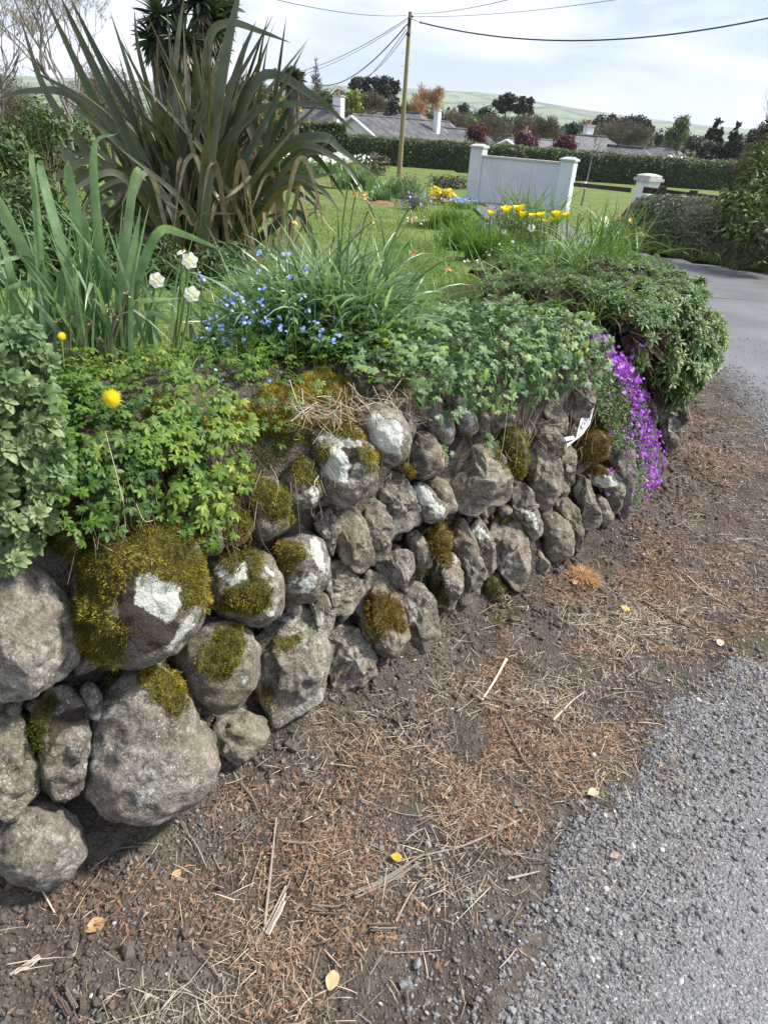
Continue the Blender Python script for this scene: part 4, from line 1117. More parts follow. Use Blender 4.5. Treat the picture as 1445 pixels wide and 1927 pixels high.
def sed_ros(n, arange, size, thr, lift):
    u = rng.uniform(u0, u1, n); a = rng.uniform(*arange, n)
    pos, nr = sec2(u, a); cl = fbm(pos, 6.5, 2, 21)
    k = cl > thr(a); u, a, pos, nr, cl = u[k], a[k], pos[k], nr[k], cl[k]; n = k.sum()
    pos = pos + nr * (rng.uniform(*lift, n) + .05 * np.maximum(cl, 0))[:, None]
    nm = unit(nr + .7 * np.array([0, 0, 1.0]) + .45 * rdir(n))
    for z in range(3):
        g = np.arange(n) % 3 == z; t = FT_ROS2[z]
        inst(mb, t[0], t[1], frames(nm[g], rdir(g.sum()), rng.uniform(*size, g.sum())), pos[g], tip=t[2], var=np.clip(.5 + .25 * cl[g] + rng.normal(0, .22, g.sum()), 0, 1))
sed_ros(2700, (0, .62), (.022, .040), lambda a: -.5 + 0 * a, (-.01, .03))
sed_ros(3400, (.52, 1.0), (.034, .056), lambda a: -.06 + .25 * (a - .55), (0, .06))
mb.build('rosettes', M['sedum'], o_s)
mb = MB(); k = 2400
u = rng.uniform(U(1.05, 2.68), u1, k); a = rng.uniform(.45, 1.0, k); pa, na = sec2(u, a); 
stalks(mb, pa - na * .03, pa + na * rng.uniform(0, .03, (k, 1)) + np.c_[rng.normal(0, .02, (k, 2)), -rng.uniform(.01, .07, k)], .0022, 0, n=4)
mb.build('dry_stems', M['brown_stem'], o_s)

# --- purple aubretia
o_a = thing('aubretia', 'cascade of purple aubretia flowers hanging down the wall beside the upright stone', 'flowering plant', tuple(atZ(1225, 985, 0)))
R_ = np.random.default_rng(11)
def hangw(poly, n, off):
    return hang(poly, n, off, R_)
q = hangw([(1095, 610), (1125, 620), (1170, 680), (1215, 740), (1240, 850), (1258, 980), (1190, 985), (1188, 870), (1160, 850), (1125, 780), (1115, 690)], 4200, (.0, .12))
mb = MB(); n = len(q)
inst(mb, FT_OV[0], FT_OV[1], frames(unit(np.array([.3, -.6, .7]) + .8 * rdir(n, R_)), rdir(n, R_), R_.uniform(.008, .016, n)), q[:, :3], tip=FT_OV[2], var=np.clip(R_.normal(.55, .25, n), 0, 1))
M['aub_leaf'] = leafmat('aubretia_leaf', [(0, (.05, .10, .035)), (.6, (.11, .18, .065)), (1, (.22, .28, .12))], .6, .2)
mb.build('foliage', M['aub_leaf'], o_a)
line = spline([(1110, 625, 14), (1150, 662, 22), (1188, 715, 24), (1210, 780, 30), (1222, 840, 34), (1236, 900, 30), (1240, 950, 28), (1250, 1000, 18)], 120)
F4 = t_flower(4, .75, -.1)
pts = []
for k in range(980):
    c = line[R_.integers(0, 120)]
    x, y = c[0] + R_.normal(0, .42) * c[2], c[1] + R_.normal(0, 8)
    P_, u = wall_hit(x, y); pts.append(P_ + unit(EYE - P_) * R_.uniform(.09, .16))
for k in range(36):
    P_, u = wall_hit(*R_.uniform((1140, 640), (1215, 960))); pts.append(P_ + unit(EYE - P_) * .13)
pts = np.array(pts); n = len(pts)
mb = MB()
inst(mb, F4[0], F4[1], frames(unit(np.array([.35, -.7, .4]) + .55 * rdir(n, R_)), rdir(n, R_), R_.uniform(.007, .0108, n)), pts, tip=F4[2], var=np.clip(R_.normal(.5, .3, n), 0, 1))
mb.build('blossom', M['purple_petal'], o_a)

# --- strap-leaved clumps -------------------------------------------------
def daff_clump(name, label, cat, pxs, n, H, wd, spread, el=(1.0, 1.5), bend=(.2, 1.3), mat_='daffodil_leaf', rad=.07, azc=None, seed=3, kinks=.25, vr=(.5, .22), seg=9, Yf=None, zf=None):
    R = np.random.default_rng(seed)
    b = np.array([atY(*p, Yf) if Yf else atZ(*p, zf) if zf else bed_hit(*p) for p in pxs])
    o = thing(name, label, cat, tuple(b.mean(0)))
    bb = b[R.integers(0, len(b), n)] + np.c_[R.normal(0, rad, (n, 2)), np.zeros(n)]
    bb[:, 2] = np.where(zg(bb[:, 0], bb[:, 1]) < -.5, bb[:, 2], np.maximum(zg(bb[:, 0], bb[:, 1]), lawn(bb[:, 1]))) - .02
    az = R.uniform(0, 6.28, n)
    k = R.random(n) < kinks
    ka = np.where(k, R.uniform(.5, 2.0, n), 0)
    m_ = MB()
    straps(m_, bb, az, R.uniform(*el, n), R.uniform(*bend, n) * spread, R.uniform(*H, n), R.uniform(*wd, n), seg, .28, kink=(R.uniform(.35, .8, n), ka), pw=1.8, roll=R.normal(0, .7, n), var=np.clip(R.normal(vr[0], vr[1], n), 0, 1))
    m_.build('leaves', M[mat_], o)
    return o, b
# white narcissus clump at the left: big straps drawn one by one, then a filling of smaller ones
o_n, bN = daff_clump('narcissus_clump', 'clump of broad blue-green strap leaves behind the grey rosettes', 'narcissus', [(60, 640), (130, 640), (180, 650), (225, 650), (20, 620), (-20, 620), (90, 640)], 260, (.26, .54), (.009, .018), .9, (1.15, 1.55), (.1, 1.0), rad=.07, Yf=1.78, seed=21, kinks=.2, vr=(.78, .2))
mb = MB(); Yn = 1.76
def rib(mb, pts, Y0, w, var, tw=0.0, ref=None, **kw):
    P_ = [atY(p[0], p[1], Y0 + (p[2] if len(p) > 2 else 0)) for p in pts]
    if ref is None:
        ref = np.array([rng.normal(0, .5), -1, rng.normal(.2, .3)])
    ribbon(mb, P_, w, ref, 18, twist=tw, var=var, **kw)
for pts, w in [([(225, 660), (238, 540), (265, 386)], .026), ([(205, 650), (190, 480), (178, 285), (222, 250, -.05)], .022), ([(185, 650), (162, 480), (132, 340), (128, 300)], .026),
               ([(165, 650), (130, 520), (78, 330), (80, 300)], .026), ([(120, 640), (60, 500), (0, 385, -.1), (-30, 330, -.15)], .026), ([(228, 665), (262, 520), (299, 436), (345, 440, -.05), (432, 476, -.1)], .020),
               ([(232, 660), (250, 580), (262, 530), (300, 582, -.15)], .016), ([(110, 620), (90, 520), (50, 480), (-20, 502, -.2)], .022), ([(100, 640), (70, 540), (0, 545, -.1)], .020),
               ([(150, 650), (200, 560), (205, 480)], .018), ([(140, 640), (165, 500), (158, 385)], .022), ([(240, 660), (275, 590), (330, 612, -.1)], .014), ([(60, 650), (75, 500), (58, 300), (62, 290)], .020),
               ([(215, 650), (232, 500), (255, 330), (275, 340, -.05)], .020), ([(90, 640), (110, 540), (135, 470)], .018), ([(30, 640), (20, 520), (-10, 420)], .022), ([(200, 660), (245, 575), (340, 560, -.1)], .016)]:
    rib(mb, pts, Yn, w * 1.1, rng.uniform(.55, 1), tw=rng.normal(0, .5), base=.75, taper=4)
mb.build('broad_leaf', M['daffodil_leaf'], o_n)
F6 = t_flower(6, .86, -.06, 5, 1.35); CUP = None
def cup_t(n=12, r0=.13, r1=.25, h=.16):
    a = np.arange(n) / n * 2 * math.pi
    V = np.concatenate([np.c_[r0 * np.cos(a), r0 * np.sin(a), 0 * a], np.c_[r1 * np.cos(a) * (1 + .12 * (np.arange(n) % 2)), r1 * np.sin(a), h + 0 * a]])
    j = np.arange(n)
    return V, np.stack([j, (j + 1) % n, (j + 1) % n + n, j + n], -1)
CUP = cup_t()
def narcissus(label, px, base, Y, face, size, group=None, cupm='cream_cup', pet='white_petal'):
    b = atY(base[0], base[1], Y); h = atY(px[0], px[1], Y)
    o = thing('narcissus', label, 'narcissus', tuple(b), group)
    m_ = MB(); back = h - unit(np.array(face)) * .012
    tube(m_, spline([b, b * .45 + h * .55 + [0, .01, 0], back + [0, 0, .012], back], 14), [.0035] * 10 + [.003] * 4, 6, var=.6)
    m_.build('flower_stem', M['stem'], o)
    m_ = MB(); z = unit(np.array(face, float)); 
    Mx = frames(z[None], np.array([[.2, .3, 1.0]]), np.array([size]))
    inst(m_, F6[0], F6[1], Mx, h[None], tip=F6[2], var=np.array([.6]))
    fl = m_.build('petals', M[pet], o)
    m_ = MB(); inst(m_, CUP[0], CUP[1], Mx, (h + z * .002)[None], var=np.array([.6])); m_.build('corona', M[cupm], fl)
narcissus('white narcissus lower left of the four, over the bent strap leaf', (295, 527), (262, 650), Yn, (.15, -1, .3), .0205)
narcissus('white narcissus highest of the four, facing the viewer', (357, 490), (332, 655), Yn, (.2, -1, .25), .0210)
narcissus('white narcissus behind its brighter lower neighbour, turned aside', (340, 547), (325, 655), Yn + .04, (-.8, -.6, .1), .0190)
narcissus('white narcissus with a yellow eye, lowest at the right', (361, 553), (338, 665), Yn - .03, (.3, -1, .1), .0205)
narcissus('small half open white narcissus bud above the highest flower', (341, 474), (331, 650), Yn + .02, (-.3, -.3, .9), .013)
narcissus('half hidden white narcissus behind the tall strap leaves', (236, 515), (225, 640), Yn + .15, (.3, -.6, .7), .017)

# centre clump, and the tulip-side clump
daff_clump('daffodil_clump', 'large fountain of daffodil leaves in the middle of the bed behind the blue flowers', 'daffodil', [(600, 655), (640, 660), (660, 650), (690, 640), (630, 610), (570, 600)], 640, (.22, .45), (.008, .014), 1.15, (.85, 1.5), (.2, 1.9), rad=.05, Yf=2.12, seed=31, vr=(.72, .25))
daff_clump('daffodil_clump', 'thinner sheaf of daffodil leaves left of the large one, by the flax', 'daffodil', [(520, 640), (560, 640), (480, 640), (440, 650)], 240, (.26, .50), (.010, .015), 1.1, (.9, 1.45), (.4, 1.8), rad=.08, Yf=2.15, seed=32, vr=(.78, .22))
M['tuft_leaf'] = leafmat('tuft_leaf', [(0, (.07, .14, .03)), (.5, (.13, .22, .05)), (.85, (.20, .29, .08)), (1, (.38, .34, .17))], .5, .25)
daff_clump('grass_clump', 'big arching tuft of grass and daffodil leaves below the tulips', 'grass clump', [(1010, 545), (1050, 540), (1090, 530), (1060, 530)], 640, (.34, .66), (.006, .011), 1.2, (.8, 1.5), (.2, 1.7), mat_='tuft_leaf', rad=.13, zf=.76, seed=33, vr=(.5, .28))
daff_clump('daffodil_clump', 'dark green daffodil leaves nearest the road behind the arching tuft', 'daffodil', [(1125, 492), (1145, 490), (1100, 490)], 220, (.32, .55), (.008, .014), .9, (.9, 1.5), (.2, 1.2), rad=.10, zf=.70, seed=34, vr=(.3, .22))
daff_clump('daffodil_clump', 'small dark daffodil tuft left of the arching grass, on the lawn edge', 'daffodil', [(965, 545), (985, 540)], 70, (.25, .45), (.008, .012), 1.2, (.8, 1.5), (.3, 1.5), rad=.03, zf=.78, seed=35, vr=(.35, .2))
daff_clump('daffodil_clump', 'flattened pale daffodil leaves lying over the lawn edge', 'daffodil', [(900, 550), (930, 545)], 60, (.25, .42), (.009, .013), 1.3, (.35, .8), (.3, 1.0), rad=.06, zf=.78, seed=36, vr=(.7, .2))
daff_clump('grass_tuft', 'soft bright grass tuft between the cranesbill and the sedum mat', 'grass', [(1125, 610), (1145, 600)], 190, (.14, .30), (.004, .006), 1.5, (.5, 1.4), (.6, 2.0), mat_='grass_blade', rad=.05, seed=37, vr=(.5, .25))

# spent flowers of the daffodils in the middle
for i, (px, base, lab) in enumerate([((655, 350), (640, 600), 'tallest withered daffodil stalk above the middle clump'), ((672, 352), (650, 600), 'withered daffodil stalk just right of the tallest'), ((765, 398), (690, 620), 'withered daffodil with drooping tan flower farthest right over the lawn'),
                                     ((540, 405), (560, 600), 'withered daffodil stalk over the left of the middle clump'), ((690, 402), (660, 610), 'withered daffodil hanging over the lawn edge'), ((828, 493), (700, 630), 'low leaning withered daffodil with an orange tip'), ((765, 460), (690, 620), 'withered bud on a leaning stalk below the drooping one')]):
    Yd = 2.15
    b, h = atY(base[0], base[1], Yd), atY(px[0], px[1], Yd)
    o = thing('withered_daffodil', lab, 'daffodil', tuple(b))
    m_ = MB(); tip = h + np.array([.018, -.01, -.012])
    tube(m_, spline([b, b * .5 + h * .5 + [-.01, 0, .02], h, tip], 12), .0028, 5, var=.7); m_.build('flower_stem', M['stem'], o)
    m_ = MB(); k = 7
    inst(m_, FT_OV[0], FT_OV[1], frames(rdir(k), unit(np.array([.5, -.2, -.7]) + .5 * rdir(k)), rng.uniform(.014, .024, k)), np.repeat(tip[None], k, 0), tip=FT_OV[2], var=rng.random(k))
    m_.build('withered_bloom', M['orange_withered'], o)

# dandelions
def dandelion(label, px, base, Y, open_, sz=1.0):
    b, h = atY(base[0], base[1], Y), atY(px[0], px[1], Y)
    o = thing('dandelion', label, 'dandelion', tuple(b))
    m_ = MB(); tube(m_, spline([b, b * .5 + h * .5 + rng.normal(0, .006, 3), h], 9), .0021, 5, var=rng.uniform(.3, .9)); m_.build('flower_stem', M['stem'] if open_ else M['brown_stem'], o)
    m_ = MB()
    if open_:
        t = t_ovate(.22, .1, .1, 3)
        for ring, (rr, n, tl) in enumerate([(.021, 34, .15), (.017, 30, .5), (.012, 24, .9), (.007, 14, 1.2)]):
            a = np.arange(n) / n * 6.283 + ring
            z = unit(np.array([.1, -.92, .35])); f = frames(z[None], np.array([[0, .2, 1.0]]), np.ones(1))[0]
            d = np.stack([np.cos(a) * math.cos(tl), np.sin(a) * math.cos(tl), np.sin(tl) + 0 * a], -1) @ f.T
            inst(m_, t[0], t[1], frames(np.repeat(z[None], n, 0) + .01, unit(d), rng.uniform(.88, 1.08, n) * rr * sz), np.repeat(h[None], n, 0) + z * .002 * ring, tip=t[2], var=np.full(n, ring / 4 + .2))
        m_.build('flower_head', M['yellow_petal'], o)
    else:
        k = 12
        inst(m_, FT_OV[0], FT_OV[1], frames(rdir(k), unit(np.array([0, -.1, 1.0]) + .5 * rdir(k) * np.array([1, 1, .6])), rng.uniform(.008, .015, k)), np.repeat(h[None], k, 0) - [0, 0, .006], tip=FT_OV[2], var=rng.random(k) * .6)
        m_.build('seed_head', M['straw'], o)
Yd = 1.60
dandelion('single open yellow dandelion flower over the ground cover', (210, 749), (200, 790), wall_hit(210, 749)[0][1] - .06, True, .92)
dandelion('small yellow dandelion at the edge of the grey rosettes', (116, 632), (120, 690), wall_hit(116, 640)[0][1] + .05, True, .42)
for px, base, lab in [((239, 552), (195, 710), 'tallest closed dandelion head on a long leaning reddish stalk'), ((199, 578), (196, 690), 'closed dandelion head just left of the tallest'), ((172, 605), (160, 680), 'nodding dandelion head on a pale bent stalk'),
                      ((130, 593), (132, 660), 'closed dandelion head at the left of the row'), ((112, 603), (118, 660), 'leftmost closed dandelion head by the small yellow flower'), ((189, 638), (180, 690), 'short dark withered dandelion head in the middle of the row'), ((214, 594), (212, 690), 'pale fluffy dandelion head below the tallest one'), ((287, 678), (235, 705), 'fallen dandelion head lying on the ground cover')]:
    dandelion(lab, px, base, Yd, False)

# forget-me-nots
R_ = np.random.default_rng(17)
o_f = thing('forget_me_not', 'drift of small sky blue forget-me-nots at the foot of the daffodil leaves', 'flowering plant', tuple(bed_hit(480, 640)))
F5 = t_flower(5, .85, -.05)
m1, m2, m3 = MB(), MB(), MB()
spots = np.r_[R_.normal((470, 600), (42, 38), (40, 2)), R_.normal((560, 610), (50, 35), (26, 2)), R_.normal((400, 650), (35, 20), (18, 2)), R_.normal((560, 520), (40, 40), (12, 2)), [(633, 634), (502, 718), (540, 720), (535, 560), (690, 640), (285, 662), (318, 668)]]
spots = spots[(spots[:, 1] < 725) & (spots[:, 1] > 470) & (spots[:, 0] < 640)]
for x, y in spots:
    up_ = R_.uniform(.05, .20) if y < 650 else .03
    top_ = atY(x, y, R_.uniform(1.78, 2.12) if y < 690 else bed_hit(x, y)[1]); g = top_ + np.array([R_.normal(0, .02), .02, 0]); g[2] = max(zg(g[0], g[1]), lawn(g[1]))
    tube(m1, spline([g, (g + top_) / 2 + R_.normal(0, .01, 3), top_], 5), .0011, 4, cap=False, var=R_.random())
    k = R_.integers(2, 6)
    inst(m2, F5[0], F5[1], frames(unit(np.array([.1, -.6, .8]) + .5 * rdir(k, R_)), rdir(k, R_), R_.uniform(.0042, .0062, k)), top_ + R_.normal(0, .006, (k, 3)), tip=F5[2], var=R_.random(k))
    k = 5
    inst(m3, FT_OV[0], FT_OV[1], frames(unit(np.array([0, -.2, 1.0]) + .5 * rdir(k, R_)), rdir(k, R_), R_.uniform(.02, .04, k)), g + (top_ - g) * R_.random((k, 1)) * .8, tip=FT_OV[2], var=R_.random(k) * .6)
m1.build('stems', M['stem'], o_f); m2.build('blossom', M['blue_petal'], o_f); m3.build('leaves', M['cinquefoil'], o_f)

# dry thatch hanging over the round white stone, and other straw on the wall
mb = MB(); k = 170
c0 = wall_hit(640, 770)[0]
for i in range(k):
    x, y = rng.uniform(560, 800), 0; y = 775 - (x - 640) * .10 + rng.normal(0, 14)
    P_, u = wall_hit(x, y); P_ = P_ + unit(EYE - P_) * rng.uniform(.02, .07)
    d = unit(np.array([rng.normal(.2, .6), rng.normal(-.1, .5), rng.normal(-.25, .5)])) * rng.uniform(.04, .13)
    tube(mb, spline([P_ - d * .5, P_ + rng.normal(0, .012, 3), P_ + d * .5], 5), rng.uniform(.0006, .0014), 3, cap=False, var=rng.random())
tag(mb.build('dry_grass', M['straw']), 'tangle of dead straw over the round whitened boulder at the wall top', 'dead grass', kind='thing')

# --- New Zealand flax ------------------------------------------------------
FB = bed_hit(370, 480); YF = FB[1]
o_x = thing('flax', 'huge bronze green flax with tall sword leaves behind the daffodils', 'flax', tuple(FB))
mb = MB(); mg = MB(); md = MB()
mm_ = pxm(YF) 
def fl(m_, pts, wpx, var=None, tw=0.0):
    dy = rng.normal(0, .18)
    P_ = [atY(p[0], p[1], YF + dy + (p[2] if len(p) > 2 else 0)) for p in pts]
    ribbon(m_, P_, wpx * .86 * mm_, np.array([rng.normal(0, .45), -1, rng.normal(.1, .2)]), 26, .22, .8, 3.2, twist=tw, var=rng.uniform(.1, .9) if var is None else var)
for pts, w in [([(300, 470), (200, 330), (92, 180), (37, 30)], 22), ([(330, 470), (230, 290), (160, 150), (78, -20)], 26), ([(330, 480), (260, 300), (180, 130), (108, -20)], 26), ([(340, 470), (290, 300), (200, 130), (130, -10)], 22),
               ([(345, 470), (300, 330), (262, 190), (207, 20)], 18), ([(350, 480), (318, 300), (265, 110), (252, 12)], 15), ([(360, 480), (318, 300), (333, 100), (346, -5)], 20), ([(380, 480), (390, 330), (420, 130), (460, -60)], 32),
               ([(370, 470), (385, 250), (392, 80), (430, 42), (490, 58), (548, 80)], 18), ([(385, 470), (415, 250), (450, 120), (482, 38)], 18), ([(400, 470), (470, 330), (530, 230), (577, 128)], 20), ([(390, 470), (425, 300), (470, 180), (496, 102)], 17),
               ([(410, 470), (440, 260), (495, 142), (590, 180), (672, 252)], 22), ([(410, 470), (430, 300), (475, 215), (560, 194), (646, 200)], 18), ([(420, 480), (470, 360), (540, 275), (610, 258), (640, 280), (716, 338)], 26), ([(420, 480), (480, 380), (560, 290), (600, 300), (652, 376)], 22),
               ([(290, 480), (200, 400), (165, 345), (110, 278), (60, 290), (12, 312)], 30), ([(300, 480), (240, 400), (228, 330), (190, 315), (140, 345), (100, 400)], 24), ([(300, 470), (220, 330), (150, 190), (60, 170), (-20, 190)], 20), ([(330, 470), (270, 330), (180, 205), (50, 125)], 18),
               ([(340, 480), (275, 330), (215, 260), (120, 190)], 22), ([(430, 470), (400, 330), (440, 212), (470, 240), (485, 290), (503, 355)], 22), ([(370, 470), (345, 310), (360, 213), (385, 250), (395, 290), (407, 330)], 17), ([(380, 470), (365, 330), (385, 190), (395, 100)], 18),
               ([(350, 480), (340, 330), (322, 210), (325, 80)], 20), ([(395, 480), (405, 330), (432, 260), (480, 208), (470, 170)], 18), ([(440, 480), (480, 420), (500, 370), (440, 335), (405, 350)], 26), ([(430, 480), (480, 420), (540, 345), (620, 370)], 20),
               ([(440, 490), (500, 440), (560, 400), (600, 470)], 20), ([(330, 480), (250, 440), (150, 430), (60, 370)], 20), ([(420, 470), (460, 300), (490, 250), (520, 330), (530, 400)], 18), ([(400, 480), (420, 380), (415, 250), (430, 210)], 22),
               ([(335, 470), (300, 380), (255, 270), (185, 215)], 22), ([(315, 470), (280, 380), (225, 280), (170, 245)], 22), ([(410, 470), (445, 380), (500, 300), (560, 230)], 17), ([(430, 470), (500, 350), (570, 330), (640, 395)], 16)]:
    fl(mb, pts, w)
for k in range(160):                        # the filling of the fan
    a = rng.normal(-.05, .30); L_ = rng.uniform(170, 470)
    x0 = 375 + rng.normal(0, 38); y0 = 478 + rng.normal(0, 6)
    bx = rng.normal(0, .12) + a * .25
    p1 = (x0 + math.sin(a) * L_ * .45, y0 - math.cos(a) * L_ * .45, rng.normal(0, .12)); p2 = (x0 + math.sin(a + bx) * L_, y0 - math.cos(a + bx) * L_, rng.normal(0, .3))
    fl(mb if rng.random() > .035 else mg, [(x0, y0), p1, p2], rng.uniform(8, 19), tw=rng.normal(0, .5))
for k in range(16):                        # arching to the sides
    sgn = rng.choice([-1, 1]); L_ = rng.uniform(120, 260)
    x0 = 375 + sgn * rng.uniform(10, 70); y0 = 478
    fl(mb, [(x0, y0), (x0 + sgn * L_ * .5, y0 - L_ * .75, -.2), (x0 + sgn * L_ * .9, y0 - L_ * .7, -.35), (x0 + sgn * L_ * 1.15, y0 - L_ * rng.uniform(.2, .5), -.5)], rng.uniform(12, 20), tw=rng.normal(0, .5))
fl(mg, [(410, 470), (395, 380), (372, 270), (355, 215)], 14); fl(mg, [(420, 480), (480, 420), (540, 350), (640, 355)], 14); fl(mg, [(300, 470), (296, 330), (296, 120), (297, 70)], 8)
mb.build('sword_leaf', M['flax'], o_x); mg.build('golden_leaf', M['flax_gold'], o_x)
for pts, w in [([(380, 470), (350, 330), (305, 302), (328, 330), (332, 470)], 14), ([(360, 470), (345, 330), (300, 310), (322, 345), (330, 440)], 12), ([(430, 490), (433, 420), (425, 350)], 15), ([(400, 480), (370, 410), (350, 380), (400, 450), (430, 475)], 10), ([(410, 500), (380, 420), (410, 470), (425, 500)], 9),
               ([(480, 480), (450, 400), (410, 330), (395, 350)], 12), ([(540, 470), (530, 420), (525, 290)], 7)]:
    fl(md, [(x, y, -.3) for x, y in pts], w, var=rng.uniform(.5, 1))
for k in range(60):
    x0, y0 = 400 + rng.normal(0, 75), 470; sgn = rng.choice([-1, 1]); L_ = rng.uniform(20, 90); h_ = rng.uniform(60, 190)
    fl(md if rng.random() < .55 else mb, [(x0, y0, rng.normal(0, .2)), (x0 + sgn * L_ * .35, y0 - h_ * .9, -.25), (x0 + sgn * L_ * .6, y0 - h_, -.32), (x0 + sgn * L_ * .8, y0 - h_ * .7, -.4), (x0 + sgn * L_, y0 - rng.uniform(-40, 60), -.45)], rng.uniform(6, 14), tw=rng.normal(0, 1.2))
for k in range(50):                        # straight dead blades hanging or lying about the foot
    x0, y0 = 400 + rng.normal(0, 110), rng.uniform(330, 500); a = rng.normal(0, .9); L_ = rng.uniform(40, 150)
    fl(md, [(x0, y0, -.4), (x0 + math.sin(a) * L_ * .5, y0 + math.cos(a) * L_ * .35, -.45), (x0 + math.sin(a) * L_, y0 + math.cos(a) * L_ * .6, -.5)], rng.uniform(3, 9), tw=rng.normal(0, 1))
for k in range(26):
    x0 = 400 + rng.normal(0, 60); fl(md, [(x0, 470, .25), (x0 + rng.normal(0, 10), 330, .3), (x0 + rng.normal(0, 30), 170 + rng.uniform(-20, 70), .35)], rng.uniform(4, 9))
md.build('dead_leaf', M['dead_leaf'], o_x)

# dark bramble thicket behind and under the flax
M['bramble'] = leafmat('bramble_leaf', [(0, (.022, .045, .014)), (.5, (.045, .085, .022)), (.85, (.075, .13, .032)), (1, (.13, .19, .05))], .5, .22, spec=.4)
def thicket(name, label, cat, blobs, n, size, mk, seed, stems=40, twig='brown_stem', tmpl=None, group=None, var=(.45, .25)):
    """shrub of leaf clusters: blobs = [(x px, y px, radius px, Y)]"""
    R = np.random.default_rng(seed)
    C_ = np.array([atY(b[0], b[1], b[3]) for b in blobs]); rr = np.array([b[2] * pxm(b[3]) for b in blobs])
    base = np.array([C_[:, 0].mean(), C_[:, 1].mean(), (C_[:, 2] - rr).min()])
    o = thing(name, label, cat, tuple(base), group)
    i = R.choice(len(blobs), n, p=rr ** 2 / (rr ** 2).sum())
    d = rdir(n, R); q = R.random(n) ** .45
    P_ = C_[i] + d * (rr[i] * q)[:, None]
    P_ = P_ + .18 * rr[i][:, None] * np.stack([vnoise(P_, 2.5 / rr.mean(), z) for z in (1, 2, 3)], -1)
    t = tmpl or FT_OV
    cl = vnoise(P_, 2.2 / rr.mean(), 7)
    k = cl > -.45; P_, d, cl = P_[k], d[k], cl[k]; n = len(P_)
    m_ = MB()
    inst(m_, t[0], t[1], frames(unit(d + .9 * rdir(n, R) + [0, 0, .5]), rdir(n, R), R.uniform(size[0], size[1], n)), P_, tip=t[2], var=np.clip(var[0] + .25 * cl + R.normal(0, var[1], n), 0, 1))
    m_.build('foliage', M[mk], o)
    if stems:
        m_ = MB()
        for k in range(stems):
            b = C_[R.integers(len(C_))]; j = R.integers(len(C_)); e_ = C_[j] + rdir(1, R)[0] * rr[j] * R.uniform(.5, 1.15)
            s0 = base + np.array([R.normal(0, .25 * rr.mean()), R.normal(0, .2 * rr.mean()), 0])
            tube(m_, spline([s0, (s0 + e_) / 2 + R.normal(0, .2, 3) * rr.mean(), e_], 7), np.linspace(.010, .003, 7) * max(.4, min(2, rr.mean())), 4, cap=False, var=R.random())
        m_.build('stems', M[twig], o)
    return o
thicket('bramble', 'dark leafy bramble thicket at the left edge behind the strap leaves', 'shrub', [(10, 290, 60, 5.2), (50, 380, 80, 5.0), (-20, 420, 90, 4.8), (90, 250, 46, 5.6), (30, 470, 80, 4.6), (-40, 260, 60, 5.2), (130, 440, 60, 5.0)], 5600, (.03, .062), 'bramble', 51, 70)
thicket('bramble', 'dark green bramble growing up through the foot of the flax', 'shrub', [(250, 450, 60, YF + .5), (330, 470, 50, YF + .3), (420, 470, 55, YF + .5), (240, 510, 50, YF + .1), (500, 450, 45, YF + .6), (180, 400, 60, YF + .7), (150, 500, 60, YF + .2), (380, 520, 40, YF - .1)], 4200, (.026, .052), 'bramble', 52, 60)
thicket('bramble', 'low dark tangle of ivy and bramble in front of the flax, behind the white narcissi', 'shrub', [(40, 500, 52, 5.2), (110, 508, 50, 5.1), (190, 512, 48, 5.0), (265, 512, 48, 5.0), (335, 512, 46, 5.1), (400, 498, 42, 5.3), (-20, 480, 54, 5.2), (445, 485, 36, 5.7), (300, 470, 40, 5.8), (150, 465, 44, 5.8), (230, 470, 40, 5.6)], 11000, (.022, .046), 'bramble', 53, 90, var=(.35, .2))
# ================================================================== GARDEN, ROADSIDE AND HOUSES BEYOND
M['render_grey'] = plain('grey_render', (.50, .51, .54), .8, 2.2, .16, .002)
m_, t_, p_, o_ = mat('streaked_render')
g_ = N(t_, 'ShaderNodeTexCoord').outputs['Object']; q_ = N(t_, 'ShaderNodeMapping'); q_.inputs['Scale'].default_value = (2.2, 2.2, .35); t_.links.new(g_, q_.inputs[0])
c_ = mixc(t_, rng_(t_, noise(t_, 1.6, 6, .6), .3, .7), (.50, .52, .57), (.62, .64, .685))
c_ = mixc(t_, rng_(t_, noise(t_, 2.2, 5, .65, q_.outputs[0]), .54, .74, 0, .55), c_, (.40, .41, .415))
t_.links.new(c_, p_.inputs['Base Color']); p_.inputs['Roughness'].default_value = .85; bump(t_, p_, noise(t_, 60, 5), .4, .003)
M['render_grey'] = m_
M['cap_stone'] = plain('concrete_cap', (.50, .49, .45), .85, 9, .3, .003)
M['white_wall'] = plain('white_wall', (.72, .73, .76), .7, 1.5, .1)
M['white_paint'] = plain('white_paint', (.80, .80, .80), .5)
M['slate'] = m_slate('slate', (.05, .052, .06), (.085, .087, .098))
M['slate_pale'] = m_slate('pale_slate', (.11, .114, .125), (.17, .174, .185))
M['terracotta'] = plain('terracotta', (.42, .17, .09), .8)
M['brick'] = plain('red_brick', (.32, .11, .08), .85, 6, .3)
M['pole_wood'] = plain('pole_wood', (.26, .225, .115), .85, 14, .35, .003)
M['dark_metal'] = plain('dark_metal', (.03, .03, .035), .5)
M['galv'] = plain('galvanised', (.42, .43, .44), .45, metallic=.6)
M['wire'] = plain('black_cable', (.025, .025, .03), .5)
M['dark_wood'] = plain('dark_rail_wood', (.055, .035, .028), .85, 12, .4, .004)
M['bark'] = plain('bark', (.10, .085, .07), .95, 9, .45, .01)
M['pale_bark'] = plain('pale_bark', (.22, .20, .185), .8, 14, .4, .004)
M['hedge'] = leafmat('hedge_leaf', [(0, (.014, .030, .008)), (.45, (.036, .068, .014)), (.75, (.09, .135, .025)), (1, (.20, .23, .04))], .55, .2)
